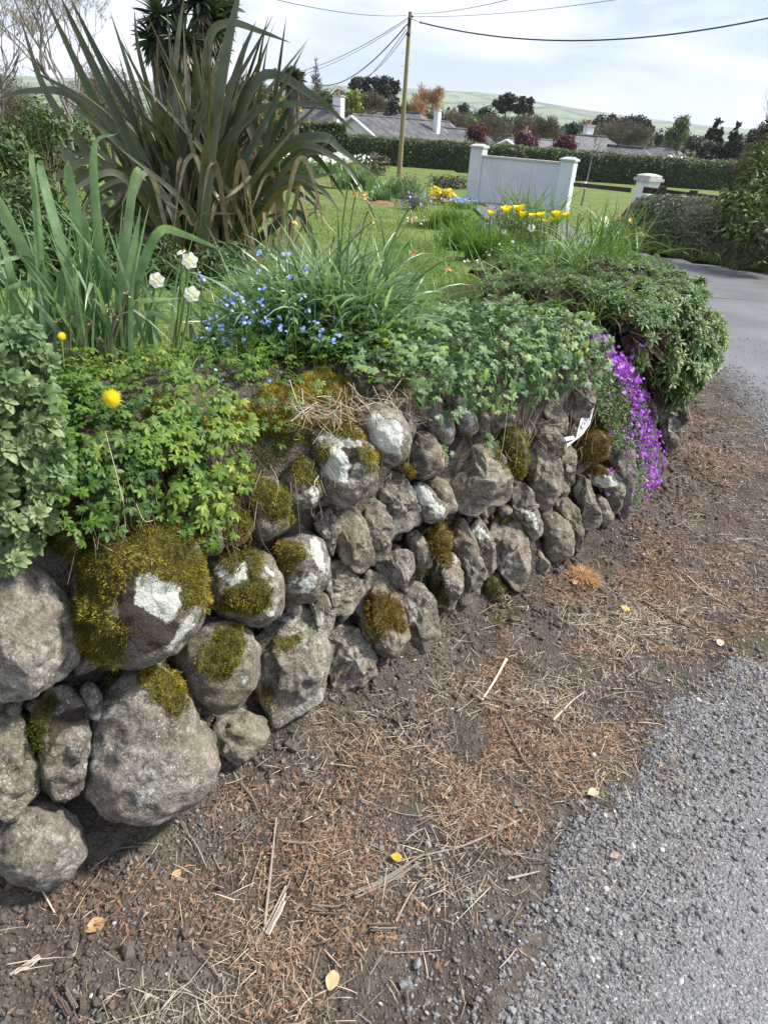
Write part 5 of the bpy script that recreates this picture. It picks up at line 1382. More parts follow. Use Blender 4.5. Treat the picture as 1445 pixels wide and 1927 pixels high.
M['pine'] = leafmat('pine_needles', [(0, (.010, .018, .012)), (.6, (.024, .038, .022)), (1, (.05, .07, .035))], .6, .1)
M['tree_green'] = leafmat('spring_leaf', [(0, (.05, .085, .025)), (.6, (.10, .15, .045)), (1, (.17, .22, .07))], .5, .3)
M['tree_lime'] = leafmat('lime_leaf', [(0, (.12, .15, .02)), (.6, (.22, .26, .03)), (1, (.32, .34, .05))], .5, .3)
M['tree_yellow'] = leafmat('yellow_leaf', [(0, (.25, .22, .04)), (1, (.45, .38, .08))], .5, .3)
M['tree_brown'] = leafmat('bare_twig_mass', [(0, (.07, .058, .04)), (.6, (.12, .10, .065)), (1, (.17, .16, .08))], .8, .1)
M['tree_red'] = leafmat('copper_leaf', [(0, (.045, .012, .018)), (.6, (.10, .025, .035)), (1, (.18, .05, .06))], .5, .3)
M['tree_orange'] = leafmat('russet_leaf', [(0, (.25, .14, .09)), (1, (.45, .28, .18))], .6, .3)
M['palm_leaf'] = leafmat('palm_leaf', [(0, (.02, .038, .018)), (.6, (.05, .08, .035)), (1, (.10, .13, .06))], .45, .15, spec=.5)

# --- hills across the valley
def m_hill():
    m, t, p, out = mat('far_fields')
    g = N(t, 'ShaderNodeTexCoord').outputs['Object']
    mpn = N(t, 'ShaderNodeMapping'); mpn.inputs['Scale'].default_value = (.0042, .0022, .0042); t.links.new(g, mpn.inputs[0])
    cell = voro(t, 1, 'F1', 'Color', vec=mpn.outputs[0]); ed = voro(t, 1, 'DISTANCE_TO_EDGE', vec=mpn.outputs[0])
    c = ramp(t, [(.1, (.10, .155, .05)), (.4, (.14, .19, .07)), (.6, (.17, .21, .085)), (.75, (.09, .125, .05)), (.9, (.22, .21, .13))], cell)
    c = mixc(t, rng_(t, ed, .05, .035), c, (.03, .05, .025))
    c = mixc(t, rng_(t, noise(t, .006, 4), .56, .62), c, (.03, .05, .025))
    t.links.new(c, p.inputs['Base Color']); p.inputs['Roughness'].default_value = 1; p.inputs['Specular IOR Level'].default_value = 0
    return m
M['hill'] = m_hill()
gx = np.linspace(-2500, 4200, 120); gy = np.linspace(1500, 5200, 60)
X, Y = np.meshgrid(gx, gy, indexing='ij')
th_ = X / Y
prof = np.interp(th_, [-1, -.3, 0, .1, .2, .3, .45, .6, .8, 1], [40, 110, 158, 160, 122, 98, 74, 56, 40, 30])
Z = -32 + (prof + 32) * sstep(1600, 4300, Y) + 7 * fbm(P3(X, Y), .0016, 3, 4)
mb = MB().add(P3(X, Y, Z).reshape(-1, 3), gridF(120, 60))
tag(mb.build('hills', M['hill'], origin=(0, 0, 0)), kind='structure')

def bY(x, y, Y): return atY(x, y, Y * 1.28)
# --- hedge
def hedge(name, label, A, B, top, bot, depth, n, var=(.38, .2), size=(.12, .24), seed=1):
    R = np.random.default_rng(seed)
    A, B = np.array(A, float), np.array(B, float)
    o = thing(name, label, 'hedge', (*(A + B) / 2, (bot[0] + bot[1]) / 2))
    d = B - A; L_ = np.linalg.norm(d); d = d / L_; nn = np.array([-d[1], d[0]])
    if nn[1] > 0: nn = -nn
    k = int(L_ / .5) + 2; prof = np.array([(-.5, 0), (-.5, .5), (-.46, .85), (-.3, .98), (0, 1), (.3, .98), (.5, .8), (.5, 0)])
    t = np.linspace(0, 1, k)
    tp, bt = top[0] + (top[1] - top[0]) * t, bot[0] + (bot[1] - bot[0]) * t
    q = A + d * (t * L_)[:, None]
    V = np.concatenate([P3(q[:, None, 0] - nn[0] * prof[None, :, 0] * depth * .86, q[:, None, 1] - nn[1] * prof[None, :, 0] * depth * .86, bt[:, None] + (tp - bt)[:, None] * prof[None, :, 1] * .95)])
    V = V + .12 * fbm(V, 1.1, 3, seed)[..., None]
    m_ = MB().add(V.reshape(-1, 3), gridF(k, len(prof)), var=.0)
    i = R.random(n); a = R.choice(4, n, p=[.5, .12, .33, .05])
    f = R.random(n)
    s = np.where(a == 0, .5, np.where(a == 1, .5 - .2 * f, np.where(a == 2, .4 - .8 * f, -.5)))
    zf = np.where(a == 0, f ** .9 * .9, np.where(a == 1, .88 + .1 * f, np.where(a == 2, 1.0, f)))
    p0 = A + d * (i * L_)[:, None] + nn * (s * depth)[:, None]
    z0 = (bot[0] + (bot[1] - bot[0]) * i); z1 = (top[0] + (top[1] - top[0]) * i)
    P_ = np.c_[p0, z0 + (z1 - z0) * zf]; P_ = P_ + .14 * np.stack([vnoise(P_, 1.4, z) for z in (1, 2, 3)], -1) + R.normal(0, .04, (n, 3))
    nm = unit(np.c_[nn * np.where(a == 0, 1, .2)[:, None], np.where(a == 0, .5, 1)] + .7 * rdir(n, R))
    cl = vnoise(P_, 1.6, 4)
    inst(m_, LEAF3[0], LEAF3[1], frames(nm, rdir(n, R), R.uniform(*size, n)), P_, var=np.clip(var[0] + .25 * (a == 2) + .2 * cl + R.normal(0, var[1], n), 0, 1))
    m_.build('foliage', M['hedge'], o)
    return o
Yh = 46.8
hA, hB_, hC = bY(612, 250, Yh), bY(960, 277, Yh), bY(1345, 303, Yh)
hedge('clipped_hedge', 'long clipped dark green hedge across the field behind the white gate wall', hA[:2], (hC[0] + 9, hC[1]), (hA[2], hC[2]), (-1.6, -1.7), 1.6, 15000, seed=61)
q0, q1 = bY(515, 228, 34), bY(650, 236, 34)
hedge('clipped_hedge', 'short clipped hedge by the flax in front of the bungalow gable', q0[:2], q1[:2], (q0[2], q1[2]), (-1.0, -1.1), 1.5, 4000, seed=62)

# --- gate wall and the capped pillar
def pillar(mb, mc, base, w, h, yaw, cap=True):
    R_ = rotz(yaw)
    box(mb, base, w, w, h, R_, .012)
    if cap:
        box(mc, base + [0, 0, h + .002], w + .09, w + .09, .05, R_, .02)
        prism(mc, base + [0, 0, h + .052], np.array([(-.5, -.5), (.5, -.5), (.5, .5), (-.5, .5)]) * (w + .07), 0, .06, R_, scale_top=.45)
YL, YR = 19.6, 18.4
pl = bY(880, 371, YL); pr = bY(1057, 386, YR)
hl = bY(898, 277, YL)[2] - pl[2]; hr = bY(1067, 302, YR)[2] - pr[2]
zgw = min(pl[2], pr[2]) - .1
yaw = math.atan2(pr[1] - pl[1], pr[0] - pl[0])
pL = np.array([pl[0] + .2, pl[1], zgw]); pR = np.array([pr[0], pr[1], zgw])
o = thing('gate_wall', 'pale grey rendered entrance wall between two capped pillars', 'wall', tuple((pL + pR) / 2)); o['kind'] = 'thing'
for b, h in ((pL, pl[2] + hl - zgw), (pR, pr[2] + hr - zgw)):
    m1, m2 = MB(), MB(); pillar(m1, m2, b, .42, h, yaw)
    q = m1.build('pillar', M['render_grey'], o, smooth=False); m2.build('pillar_cap', M['cap_stone'], q, smooth=False)
d = unit((pR - pL)[None])[0]; Lw = np.linalg.norm((pR - pL)[:2]) - .43
zt0, zt1 = bY(918, 292, YL)[2], bY(1050, 311, YR)[2]
mid = (pL + pR) / 2; hw = (zt0 + zt1) / 2 - zgw
m1 = MB(); box(m1, mid, Lw, .20, hw, rotz(yaw)); m1.build('wall_panel', M['render_grey'], o, smooth=False)
m1 = MB(); box(m1, mid + [0, 0, hw + .002], Lw, .28, .055, rotz(yaw)); m1.build('coping', M['cap_stone'], o, smooth=False)
Yp = 16.5
pb = bY(1213, 372, Yp); ptop = bY(1221, 340, Yp)[2]; pb[2] = -.6
o = thing('gate_pillar', 'single stout white gate pillar with stepped stone cap beyond the ivy bank', 'pillar', tuple(pb)); o['kind'] = 'thing'
m1 = MB(); box(m1, pb, .46, .46, ptop - pb[2] - .002, rotz(.5), .012); m1.build('shaft', M['white_wall'], o, smooth=False)
m1 = MB()
box(m1, pb + [0, 0, ptop - pb[2]], .60, .60, .07, rotz(.5), .03); box(m1, pb + [0, 0, ptop - pb[2] + .072], .50, .50, .06, rotz(.5), .03)
prism(m1, pb + [0, 0, ptop - pb[2] + .134], np.array([(-.25, -.25), (.25, -.25), (.25, .25), (-.25, .25)]), 0, .05, rotz(.5), scale_top=.4)
m1.build('stepped_cap', M['cap_stone'], o, smooth=False)

# post and rail
Yf = 13.5
o = thing('post_and_rail_fence', 'dark brown wooden post and rail fence behind the ivy bank', 'fence', tuple(bY(1290, 385, Yf)))
for x, yt, yb in [(1237, 350, 392), (1295, 357, 400)]:
    a, b = bY(x, yb, Yf), bY(x + 2, yt, Yf)
    m1 = MB(); box(m1, a - [0, 0, .3], .15, .12, b[2] - a[2] + .3, rotz(.2), .01); m1.build('post', M['dark_wood'], o, smooth=False)
def rail(p, q, h=.13, name='rail'):
    m1 = MB(); a, b = np.array(p), np.array(q); d = b - a; Lr = np.linalg.norm(d); x = d / Lr; y = unit(np.cross([0, 0, 1.0], x)[None])[0]; z = np.cross(x, y)
    box(m1, (a + b) / 2 - z * h / 2 + y * .08, Lr, .04, h, np.stack([x, y, z], 1)); m1.build(name, M['dark_wood'], o, smooth=False)
rail(bY(1212, 357, Yf), bY(1440, 385, Yf)); rail(bY(1075, 346, Yf + 3), bY(1180, 357, Yf + .3), .10)

# --- telephone pole, its cables
Ypole = 30.9
pb = bY(751, 331, Ypole); ptp = bY(772, 21, Ypole)
o = thing('telephone_pole', 'tall weathered wooden telephone pole with drop wires fanning from its top', 'utility pole', tuple(pb))
m1 = MB(); hgt = ptp[2] - pb[2]; tube(m1, [pb + (ptp - pb) * t for t in np.linspace(-.04, 1, 12)], np.linspace(.135, .085, 12), 14); m1.build('pole', M['pole_wood'], o)
for q_ in ([(-.02, -.11, .42, .14, .10, .34)], [(.0, -.13, .9, .12, .07, .12)]):
    m1 = MB()
    for dx, dy, dz, sx, sy, sz in q_: box(m1, ptp + [dx, dy, -dz - sz * .5], sx, sy, sz, None, .015)
    m1.build('terminal_box', M['dark_metal'], o, smooth=False)
m1 = MB(); tube(m1, [ptp + [-.12, -.09, -.25], ptp + [.42, -.09, -.36]], .022, 6); m1.build('bracket', M['galv'], o)
for yy in (95, 120, 133, 60):
    for sx in (-1, 1):
        c = bY(769 - (yy - 21) * .065, yy + (4 if sx < 0 else 0), Ypole); m1 = MB(); tube(m1, [c + [sx * .07, 0, 0], c + [sx * .22, -.02, 0]], .011, 5); m1.build('pole_step', M['galv'], o)
for i_, (px, yy, r_) in enumerate([(776, 30, .05), (791, 41, .045), (766, 62, .06)]):
    c = bY(px, yy, Ypole - .12); m1 = MB(); tube(m1, [c + [0, 0, -r_], c + [0, 0, 0], c + [0, 0, r_]], [r_ * .6, r_, r_ * .5], 8); m1.build('insulator', M['dark_metal'], o)
def cable(label, A, B, sag, r_, group=None):
    A, B = np.array(A), np.array(B); t = np.linspace(0, 1, 30)
    m1 = MB(); tube(m1, A + (B - A) * t[:, None] - np.array([0, 0, 1.0]) * (4 * sag * t * (1 - t))[:, None], r_, 5)
    tag(m1.build('cable', M['wire'], origin=A), label, 'cable', group)
tp = lambda x, y: bY(x, y, Ypole - .1)
cable('thick black cable from the pole across the sky to the right', tp(790, 41), bY(1620, -10, 24), 1.0, .030)
cable('thin cable rising from the pole top towards the right edge', tp(778, 24), bY(1100, -40, 12), .15, .009)
cable('thin cable just under the topmost one at the right of the pole', tp(778, 30), bY(1560, -75, 16), .3, .009)
cable('thin cable leaving the pole top up and to the left', tp(764, 28), bY(430, -25, 16), .2, .010)
cable('cable from the pole down to the trees at the left, upper of the near pair', tp(766, 34), bY(480, 142, 48), .7, .016)
cable('thicker sagging cable from the pole to the bungalow roof at the left', tp(766, 45), bY(600, 158, 50), .8, .030)
cable('cable from the pole dropping steeply to the bungalow chimney', tp(764, 55), bY(640, 182, 50), .5, .018)
cable('steepest of the cables dropping left from the pole', tp(765, 62), bY(676, 148, 50), .4, .018)
cable('thin cable under the upper left one running into the trees', tp(765, 38), bY(470, 150, 50), .8, .012)
b_ = bY(517, 175, 40); t_ = bY(518, 127, 40)
m1 = MB(); tube(m1, [b_ - [0, 0, 2], t_], [.12, .09], 8); 
tag(m1.build('telephone_pole', M['bark']), 'short distant pole stub standing among the trees beside the flax', 'utility pole')

# --- houses
def house(name, label, A, B, halfw, rise, wallh, roofm='slate', hip=(0, 0), wallm='white_wall', chim=(), gable_trim=True):
    """gabled house by its ridge ends A, B (world); hip=(a,b): the ridge ends drawn in from the eaves"""
    A, B = np.array(A), np.array(B); z = (A[2] + B[2]) / 2; A = np.array([A[0], A[1], z]); B = np.array([B[0], B[1], z])
    x = unit((B - A)[None])[0]; y = np.array([-x[1], x[0], 0]); L_ = np.linalg.norm(B - A)
    c = (A + B) / 2; o = thing(name, label, 'house', (c[0], c[1], z - rise - wallh))
    P = lambda a, b, zz: c + x * a + y * b + np.array([0, 0, zz])
    xa, xb = -L_ / 2 - hip[0], L_ / 2 + hip[1]
    ov = .35; dz = -rise * ov / halfw
    m1 = MB()
    ra, rb = P(-L_ / 2 - (ov if not hip[0] else 0), 0, 0), P(L_ / 2 + (ov if not hip[1] else 0), 0, 0)
    e = [P(xa - ov, -halfw - ov, -rise + dz), P(xb + ov, -halfw - ov, -rise + dz), P(xb + ov, halfw + ov, -rise + dz), P(xa - ov, halfw + ov, -rise + dz)]
    th = np.array([0, 0, -.14])
    V = np.array([ra, rb] + e + [v + th for v in [ra, rb] + e])
    F4 = [(2, 3, 1, 0), (4, 5, 0, 1), (8, 6, 7, 9), (10, 7, 6, 11), (2, 8, 9, 3), (4, 10, 11, 5)]; F3 = []
    if hip[0]: F3.append((5, 2, 0)); F4.append((5, 11, 8, 2))
    else: F4 += [(0, 6, 8, 2), (0, 5, 11, 6)]
    if hip[1]: F3.append((3, 4, 1)); F4.append((3, 9, 10, 4))
    else: F4 += [(1, 3, 9, 7), (1, 7, 10, 4)]
    m1.add(V, [np.array(F4)] + ([np.array(F3)] if F3 else []))
    rf = m1.build('roof', M[roofm], o, smooth=False)
    m1 = MB(); tube(m1, [ra + [0, 0, .03], rb + [0, 0, .03]], .11, 6); m1.build('ridge_tiles', M['slate'], rf)
    m1 = MB()
    w0, w1 = xa + (.0), xb
    V = np.array([P(w0, -halfw, -rise - wallh), P(w1, -halfw, -rise - wallh), P(w1, halfw, -rise - wallh), P(w0, halfw, -rise - wallh), P(w0, -halfw, -rise - .02), P(w1, -halfw, -rise - .02), P(w1, halfw, -rise - .02), P(w0, halfw, -rise - .02), P(w0, 0, -.2), P(w1, 0, -.2)])
    F4 = [(0, 1, 5, 4), (1, 2, 6, 5), (2, 3, 7, 6), (3, 0, 4, 7)]; F3 = []
    if not hip[0]: F3.append((4, 8, 7))
    if not hip[1]: F3.append((5, 6, 9))
    m1.add(V, [np.array(F4)] + ([np.array(F3)] if F3 else []))
    m1.build('house_wall', M[wallm], o, smooth=False)
    if gable_trim:
        for h_, q in ((hip[0], -1), (hip[1], 1)):
            if not h_:
                m1 = MB(); xx = q * (L_ / 2 + ov + .03)
                for s in (-1, 1):
                    a, b = P(xx, 0, -.12), P(xx, s * (halfw + ov), -rise + dz - .12); t = b - a
                    tube(m1, [a, b], .13, 4)
                m1.build('bargeboard', M['white_paint'], o, smooth=False)
    for (t, s, ht, wd, pots, cm) in chim:
        b = P(-L_ / 2 + t * L_, s * halfw, -abs(s) * rise - .7)
        m1 = MB(); hh = ht + .7; box(m1, b, wd, wd * .8, hh, rotz(math.atan2(x[1], x[0])), .02); ch = m1.build('chimney', M[cm], o, smooth=False)
        m1 = MB(); box(m1, b + [0, 0, hh + .002], wd + .16, wd * .8 + .16, .12, rotz(math.atan2(x[1], x[0])), .03); m1.build('chimney_cap', M['cap_stone'], ch, smooth=False)
        for k in range(pots):
            m1 = MB(); pp = b + x * ((k - (pots - 1) / 2) * .32) + [0, 0, hh + .12]; tube(m1, [pp, pp + [0, 0, .3], pp + [0, 0, .34], pp + [0, 0, .42]], [.11, .10, .13, .12], 8); m1.build('chimney_pot', M['terracotta'], ch)
    return o, P, L_
o, P, L_ = house('bungalow', 'white bungalow with dark slate roof and a tall white chimney behind the hedge', bY(667, 213, 55), bY(842, 231, 66), 3.2, 1.75, 2.6, 'slate', (0, 0), chim=[(.69, -.55, 1.9, .62, 2, 'white_wall'), (.02, .7, .9, .4, 1, 'white_wall')])
o, P, L_ = house('bungalow', 'slate roofed bungalow at the left by the yellow bush with a skylight', bY(540, 198, 60), bY(628, 206, 58), 4, 2.4, 2.6, 'slate', (0, 2.5), chim=[(1.05, .1, 1.3, .9, 1, 'white_wall')])
for a in (.45, .78):
    c_ = P(-L_ / 2 + a * L_, -2.0, -1.2 + .04); m1 = MB(); box(m1, c_, .7, .9, .06, None); sk = m1.build('skylight', M['white_paint'], o, smooth=False)
    sk.rotation_euler = (0, 0, 0)
house('bungalow', 'low slate roof partly hidden behind the telephone pole', bY(715, 207, 78), bY(790, 214, 76), 4, 2.4, 2.6, 'slate_pale', (3, 3))
house('bungalow', 'small slate roof end right of the tall white chimney', bY(842, 239, 64), bY(905, 246, 66), 3, 2.0, 2.6, 'slate', (0, 1.5))
house('bungalow', 'white gabled bungalow between the copper trees with a white chimney', bY(957, 262, 56), bY(1052, 262, 66), 3.0, 1.5, 2.6, 'slate_pale', (0, 0), chim=[(.4, .2, .9, .7, 1, 'white_wall')])
house('bungalow', 'large bungalow with pale hipped slate roof behind the hedge', bY(1085, 254, 55), bY(1140, 257, 56), 5.2, 3.0, 2.6, 'slate_pale', (4.5, 4.0), chim=[(.42, .05, .9, .75, 1, 'white_wall')], gable_trim=False)
house('bungalow', 'long lower slate wing stepping down from the large hipped roof', bY(1150, 274, 52), bY(1212, 278, 51), 3.2, 2.1, 2.6, 'slate_pale', (0, 3), gable_trim=False)
house('porch', 'tiny white gable in front of the large hipped roof', bY(1106, 288, 48.6), bY(1108, 286, 52), 1.0, .9, 2.2, 'slate', (0, 0))
house('cottage', 'distant grey roof with white dormers among the trees at the right', bY(1220, 274, 100), bY(1275, 277, 98), 4, 2.4, 3, 'slate_pale', (2, 2), chim=[(.9, .1, 1.0, .9, 1, 'white_wall')])
house('cottage', 'far white gable, left one of the pair at the right', bY(1261, 290, 86), bY(1266, 288, 92), 2.2, 1.6, 2.5, 'slate')
house('cottage', 'far white gable, right one of the pair at the right', bY(1281, 292, 86), bY(1287, 291, 92), 1.8, 1.4, 2.5, 'slate')
house('brick_house', 'red brick house gable glimpsed through the flax leaves', bY(440, 152, 36), bY(452, 153, 44), 1.4, 1.2, 4, 'slate', wallm='brick', gable_trim=False)
house('far_house', 'tiny white house on the valley floor behind the dark conifer', bY(1228, 262, 190), bY(1250, 264, 190), 4, 2.5, 3.5, 'slate', gable_trim=False)

# --- trees
def crown_tree(name, label, cat, cx, ytop, ybot, wpx, Yd, mk, kind='round', n=900, leaf=.30, seed=1, trunk=True, bark='bark', group=None, dens=1.0, vb=.45, clumps=None):
    R = np.random.default_rng(seed); Yd = Yd * 1.28
    m_ = pxm(Yd); top = atY(cx, ytop, Yd); bot = atY(cx, ybot, Yd); leaf = leaf * 1.15
    gz = zroad(Yd) if Yd < 3000 else bot[2]
    H = top[2] - bot[2]; Wd = wpx * m_
    base = np.array([bot[0], Yd, min(gz, bot[2] - .3)])
    o = thing(name, label, cat, tuple(base), group)
    K = clumps or {'round': 26, 'pine': 16, 'cone': 30, 'poplar': 24, 'bare': 30}[kind]
    u = R.random(K)
    if kind == 'cone':
        zc = u ** .9; rr = (1 - zc) * .5 * Wd * .95 + .03 * Wd; th = R.uniform(0, 6.28, K); q = R.uniform(.3, 1, K)
        C_ = np.c_[np.cos(th) * rr * q, np.sin(th) * rr * q, zc * H]; cr = .10 * H * (1.15 - zc)
    elif kind == 'pine':
        zc = .45 + .5 * u; th = R.uniform(0, 6.28, K); rr = .5 * Wd * np.sqrt(R.random(K)) * (1.0 - .5 * np.abs(zc - .72) / .28) * .85
        C_ = np.c_[np.cos(th) * rr, np.sin(th) * rr, zc * H]; cr = np.full(K, .17 * Wd) * R.uniform(.6, 1.15, K)
    elif kind == 'poplar':
        zc = .12 + .86 * u; th = R.uniform(0, 6.28, K); rr = .5 * Wd * np.sin(np.pi * (zc * .85 + .12)) ** .7 * R.uniform(.2, .85, K)
        C_ = np.c_[np.cos(th) * rr, np.sin(th) * rr, zc * H]; cr = np.full(K, .2 * Wd)
    else:
        d = rdir(K, R); q = .35 + .6 * R.random(K) ** .6
        C_ = d * q[:, None] * np.array([.5 * Wd, .5 * Wd, .5 * H]) * .85 + [0, 0, .52 * H]; cr = (.19 * Wd + .06 * H) * R.uniform(.55, 1.1, K)
    C_ = C_ + bot
    n = int(n * dens * (2.4 if (mk == 'tree_brown' or kind == 'bare') else 1.5)); leaf = leaf * (1 if (mk == 'tree_brown' or kind == 'bare') else .85)
    i = R.choice(K, n, p=cr ** 2 / (cr ** 2).sum())
    d = rdir(n, R); flat = np.array([1, 1, .55]) if kind == 'pine' else np.ones(3)
    P_ = C_[i] + d * (cr[i] * R.random(n) ** .5)[:, None] * flat
    cv = R.normal(0, .14, K)
    mb_ = MB()
    if mk == 'tree_brown' or kind == 'bare':
        up_ = unit((P_ - (bot + [0, 0, .1 * H])) * np.array([1, 1, 1.2]) + .5 * rdir(n, R) * H * .3)
        tufts(mb_, P_, up_, R.uniform(.5, 1.5, n) * leaf * 1.5, R.uniform(.10, .24, n) * leaf * 1.1, 1.0, -.1, np.clip(vb + cv[i] + R.normal(0, .2, n), 0, 1), R)
    else:
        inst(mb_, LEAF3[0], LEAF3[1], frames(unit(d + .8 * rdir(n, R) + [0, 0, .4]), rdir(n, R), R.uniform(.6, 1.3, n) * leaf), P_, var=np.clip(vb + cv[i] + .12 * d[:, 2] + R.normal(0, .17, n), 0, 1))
    mb_.build('crown', M[mk], o)
    if trunk:
        mb_ = MB(); ttop = bot + np.array([0, 0, H * (.55 if kind != 'cone' else .9)]); rt_ = max(.05, .022 * H + .01 * Wd)
        tube(mb_, spline([base, base * .5 + bot * .5 + R.normal(0, .04 * Wd, 3) * [1, 1, 0], ttop], 8), np.linspace(rt_ * 1.2, rt_ * .45, 8), 8)
        for k in range(min(K, 14)):
            f = R.uniform(.3, .95); s0 = bot + (ttop - bot) * f * (1 if kind != 'cone' else min(1, (C_[k, 2] - bot[2]) / H))
            tube(mb_, spline([s0, (s0 + C_[k]) / 2 - [0, 0, .03 * H], C_[k]], 5), np.linspace(rt_ * .38, rt_ * .1, 5), 5, cap=False)
        mb_.build('trunk', M[bark], o)
    return o
T = crown_tree
# copper trees
T('copper_tree', 'left copper leaved tree, rounder, above the hedge by the bungalow', 'tree', 899, 232, 272, 56, 50, 'tree_red', n=900, leaf=.22, seed=1)
T('copper_tree', 'middle copper leaved tree in front of the white gable', 'tree', 984, 249, 284, 56, 50, 'tree_red', n=850, leaf=.22, seed=2)
T('copper_tree', 'right copper leaved tree beside the large hipped roof', 'tree', 1060, 254, 290, 54, 50, 'tree_red', n=850, leaf=.22, seed=3)
# pines and dark groves
T('pine_tree', 'left one of the dark pine pair behind the bungalow roof', 'pine', 676, 145, 205, 46, 85, 'pine', 'pine', 900, .42, 4)
T('pine_tree', 'dark pine of the left pair nearer the telephone pole', 'pine', 712, 144, 205, 62, 85, 'pine', 'pine', 1200, .42, 5)
T('pine_tree', 'ragged pine touching the telephone pole', 'pine', 738, 146, 215, 30, 88, 'pine', 'pine', 600, .40, 6)
T('pine_tree', 'tall flat topped dark pine standing above the brown thicket', 'pine', 948, 174, 236, 52, 95, 'pine', 'pine', 1300, .5, 7)
T('pine_tree', 'lower right neighbour of the tall flat topped pine', 'pine', 982, 182, 238, 50, 95, 'pine', 'pine', 1200, .5, 8)
T('pine_tree', 'small round dark tree on the skyline left of the flat topped pine', 'pine', 871, 195, 216, 20, 110, 'pine', 'round', 300, .5, 9)
T('pine_tree', 'low dark pine left below the flat topped pine', 'pine', 915, 200, 240, 44, 96, 'pine', 'round', 700, .5, 10)
for i, (x, yt, w) in enumerate([(1123, 214, 34), (1148, 212, 36), (1172, 214, 38), (1196, 217, 36), (1214, 224, 24)]):
    T('grove_tree', ['leftmost tree of the dark wind clipped grove', 'second tree of the dark grove, highest crown', 'middle tree of the dark wind clipped grove', 'fourth tree of the dark grove, sloping right', 'lowest rightmost tree of the dark grove'][i], 'tree', x, yt, 262, w, 120, 'pine', 'round', 900, .6, 20 + i)
T('conifer', 'dark bushy conifer left of the red chimney pot on the hipped roof', 'tree', 1078, 233, 258, 30, 85, 'pine', 'round', 600, .4, 30)
T('conifer', 'dark spiky conifer with drooping arms at the right beyond the hedge', 'conifer', 1332, 222, 300, 66, 70, 'pine', 'cone', 1900, .42, 31)
T('conifer', 'second dark conifer just right of the spiky one', 'conifer', 1372, 230, 300, 50, 70, 'pine', 'cone', 1300, .42, 32)
T('conifer', 'small thin conifer between the poplar and the grove', 'conifer', 1237, 240, 275, 18, 100, 'pine', 'cone', 400, .4, 33)
T('conifer', 'dense grey green conifer at the right edge behind the hedge', 'conifer', 1420, 226, 305, 60, 62, 'pine', 'round', 1600, .38, 34)
T('conifer', 'slender open conifer rising above the trees left of the pole', 'conifer', 594, 110, 175, 22, 90, 'tree_brown', 'cone', 420, .3, 35)
T('poplar', 'fresh green rounded poplar standing alone beyond the far roofs', 'tree', 1270, 219, 284, 48, 95, 'tree_green', 'poplar', 1500, .42, 36)
# brown thicket trees and others
for i, (x, yt, yb, w, Yd, mk, n, lab) in enumerate([
    (855, 212, 258, 50, 80, 'tree_brown', 700, 'brown leafless tree just right of the tall white chimney'), (885, 214, 256, 44, 82, 'tree_green', 500, 'thin olive tree behind the left copper tree'), (925, 224, 262, 60, 76, 'tree_brown', 900, 'bushy brown tree right of the left copper tree'),
    (990, 218, 262, 60, 78, 'tree_brown', 900, 'wide brown tree below the flat topped pines'), (1025, 224, 268, 44, 78, 'tree_brown', 700, 'brown twiggy tree above the middle copper tree'), (1160, 232, 276, 80, 90, 'tree_brown', 1300, 'broad bare brown tree in front of the dark grove'), (1195, 238, 276, 50, 88, 'tree_brown', 800, 'bare brown tree at the right end of the grove'),
    (1098, 226, 262, 30, 100, 'tree_brown', 350, 'thin bare tree behind the red chimney pot'), (792, 157, 222, 30, 80, 'tree_orange', 420, 'left russet tinged tree, tallest, right of the pole'), (818, 157, 218, 26, 80, 'tree_orange', 380, 'right russet tinged tree by the tall chimney'), (786, 190, 222, 34, 78, 'tree_orange', 360, 'low russet bush between the pole and the chimney'),
    (664, 170, 206, 38, 72, 'tree_lime', 700, 'lime green tree left of the pines'), (622, 174, 206, 34, 74, 'tree_green', 500, 'green tree left of the lime green one'), (700, 176, 214, 44, 74, 'tree_brown', 600, 'olive brown tree below the pine pair'), (735, 180, 222, 40, 76, 'pine', 500, 'dark round tree at the foot of the telephone pole skyline'),
    (545, 182, 232, 44, 50, 'tree_yellow', 700, 'yellow flowering bush beside the left slate roof'), (505, 158, 220, 60, 60, 'tree_green', 800, 'grey green tree showing through the flax leaves'), (470, 150, 230, 60, 58, 'tree_brown', 800, 'brown tree behind the middle of the flax'), (560, 160, 200, 40, 90, 'tree_brown', 400, 'distant brown tree above the yellow bush'), (600, 160, 200, 50, 95, 'pine', 500, 'dark distant tree mass left of the lime tree'),
    (640, 165, 195, 30, 100, 'pine', 300, 'dark distant tree just behind the lime one'), (1300, 252, 290, 40, 90, 'pine', 500, 'dark low tree between the poplar and the spiky conifer'), (1400, 250, 300, 60, 80, 'tree_brown', 600, 'brown tree behind the right conifers'), (765, 195, 225, 30, 84, 'tree_brown', 350, 'brown bush hugging the telephone pole'), (1130, 236, 268, 40, 92, 'tree_brown', 500, 'brown twiggy tree left of the broad bare one')]):
    T('tree', lab, 'tree', x, yt, yb, w, Yd, mk, 'bare' if mk == 'tree_orange' else 'round', n, .36, 60 + i)

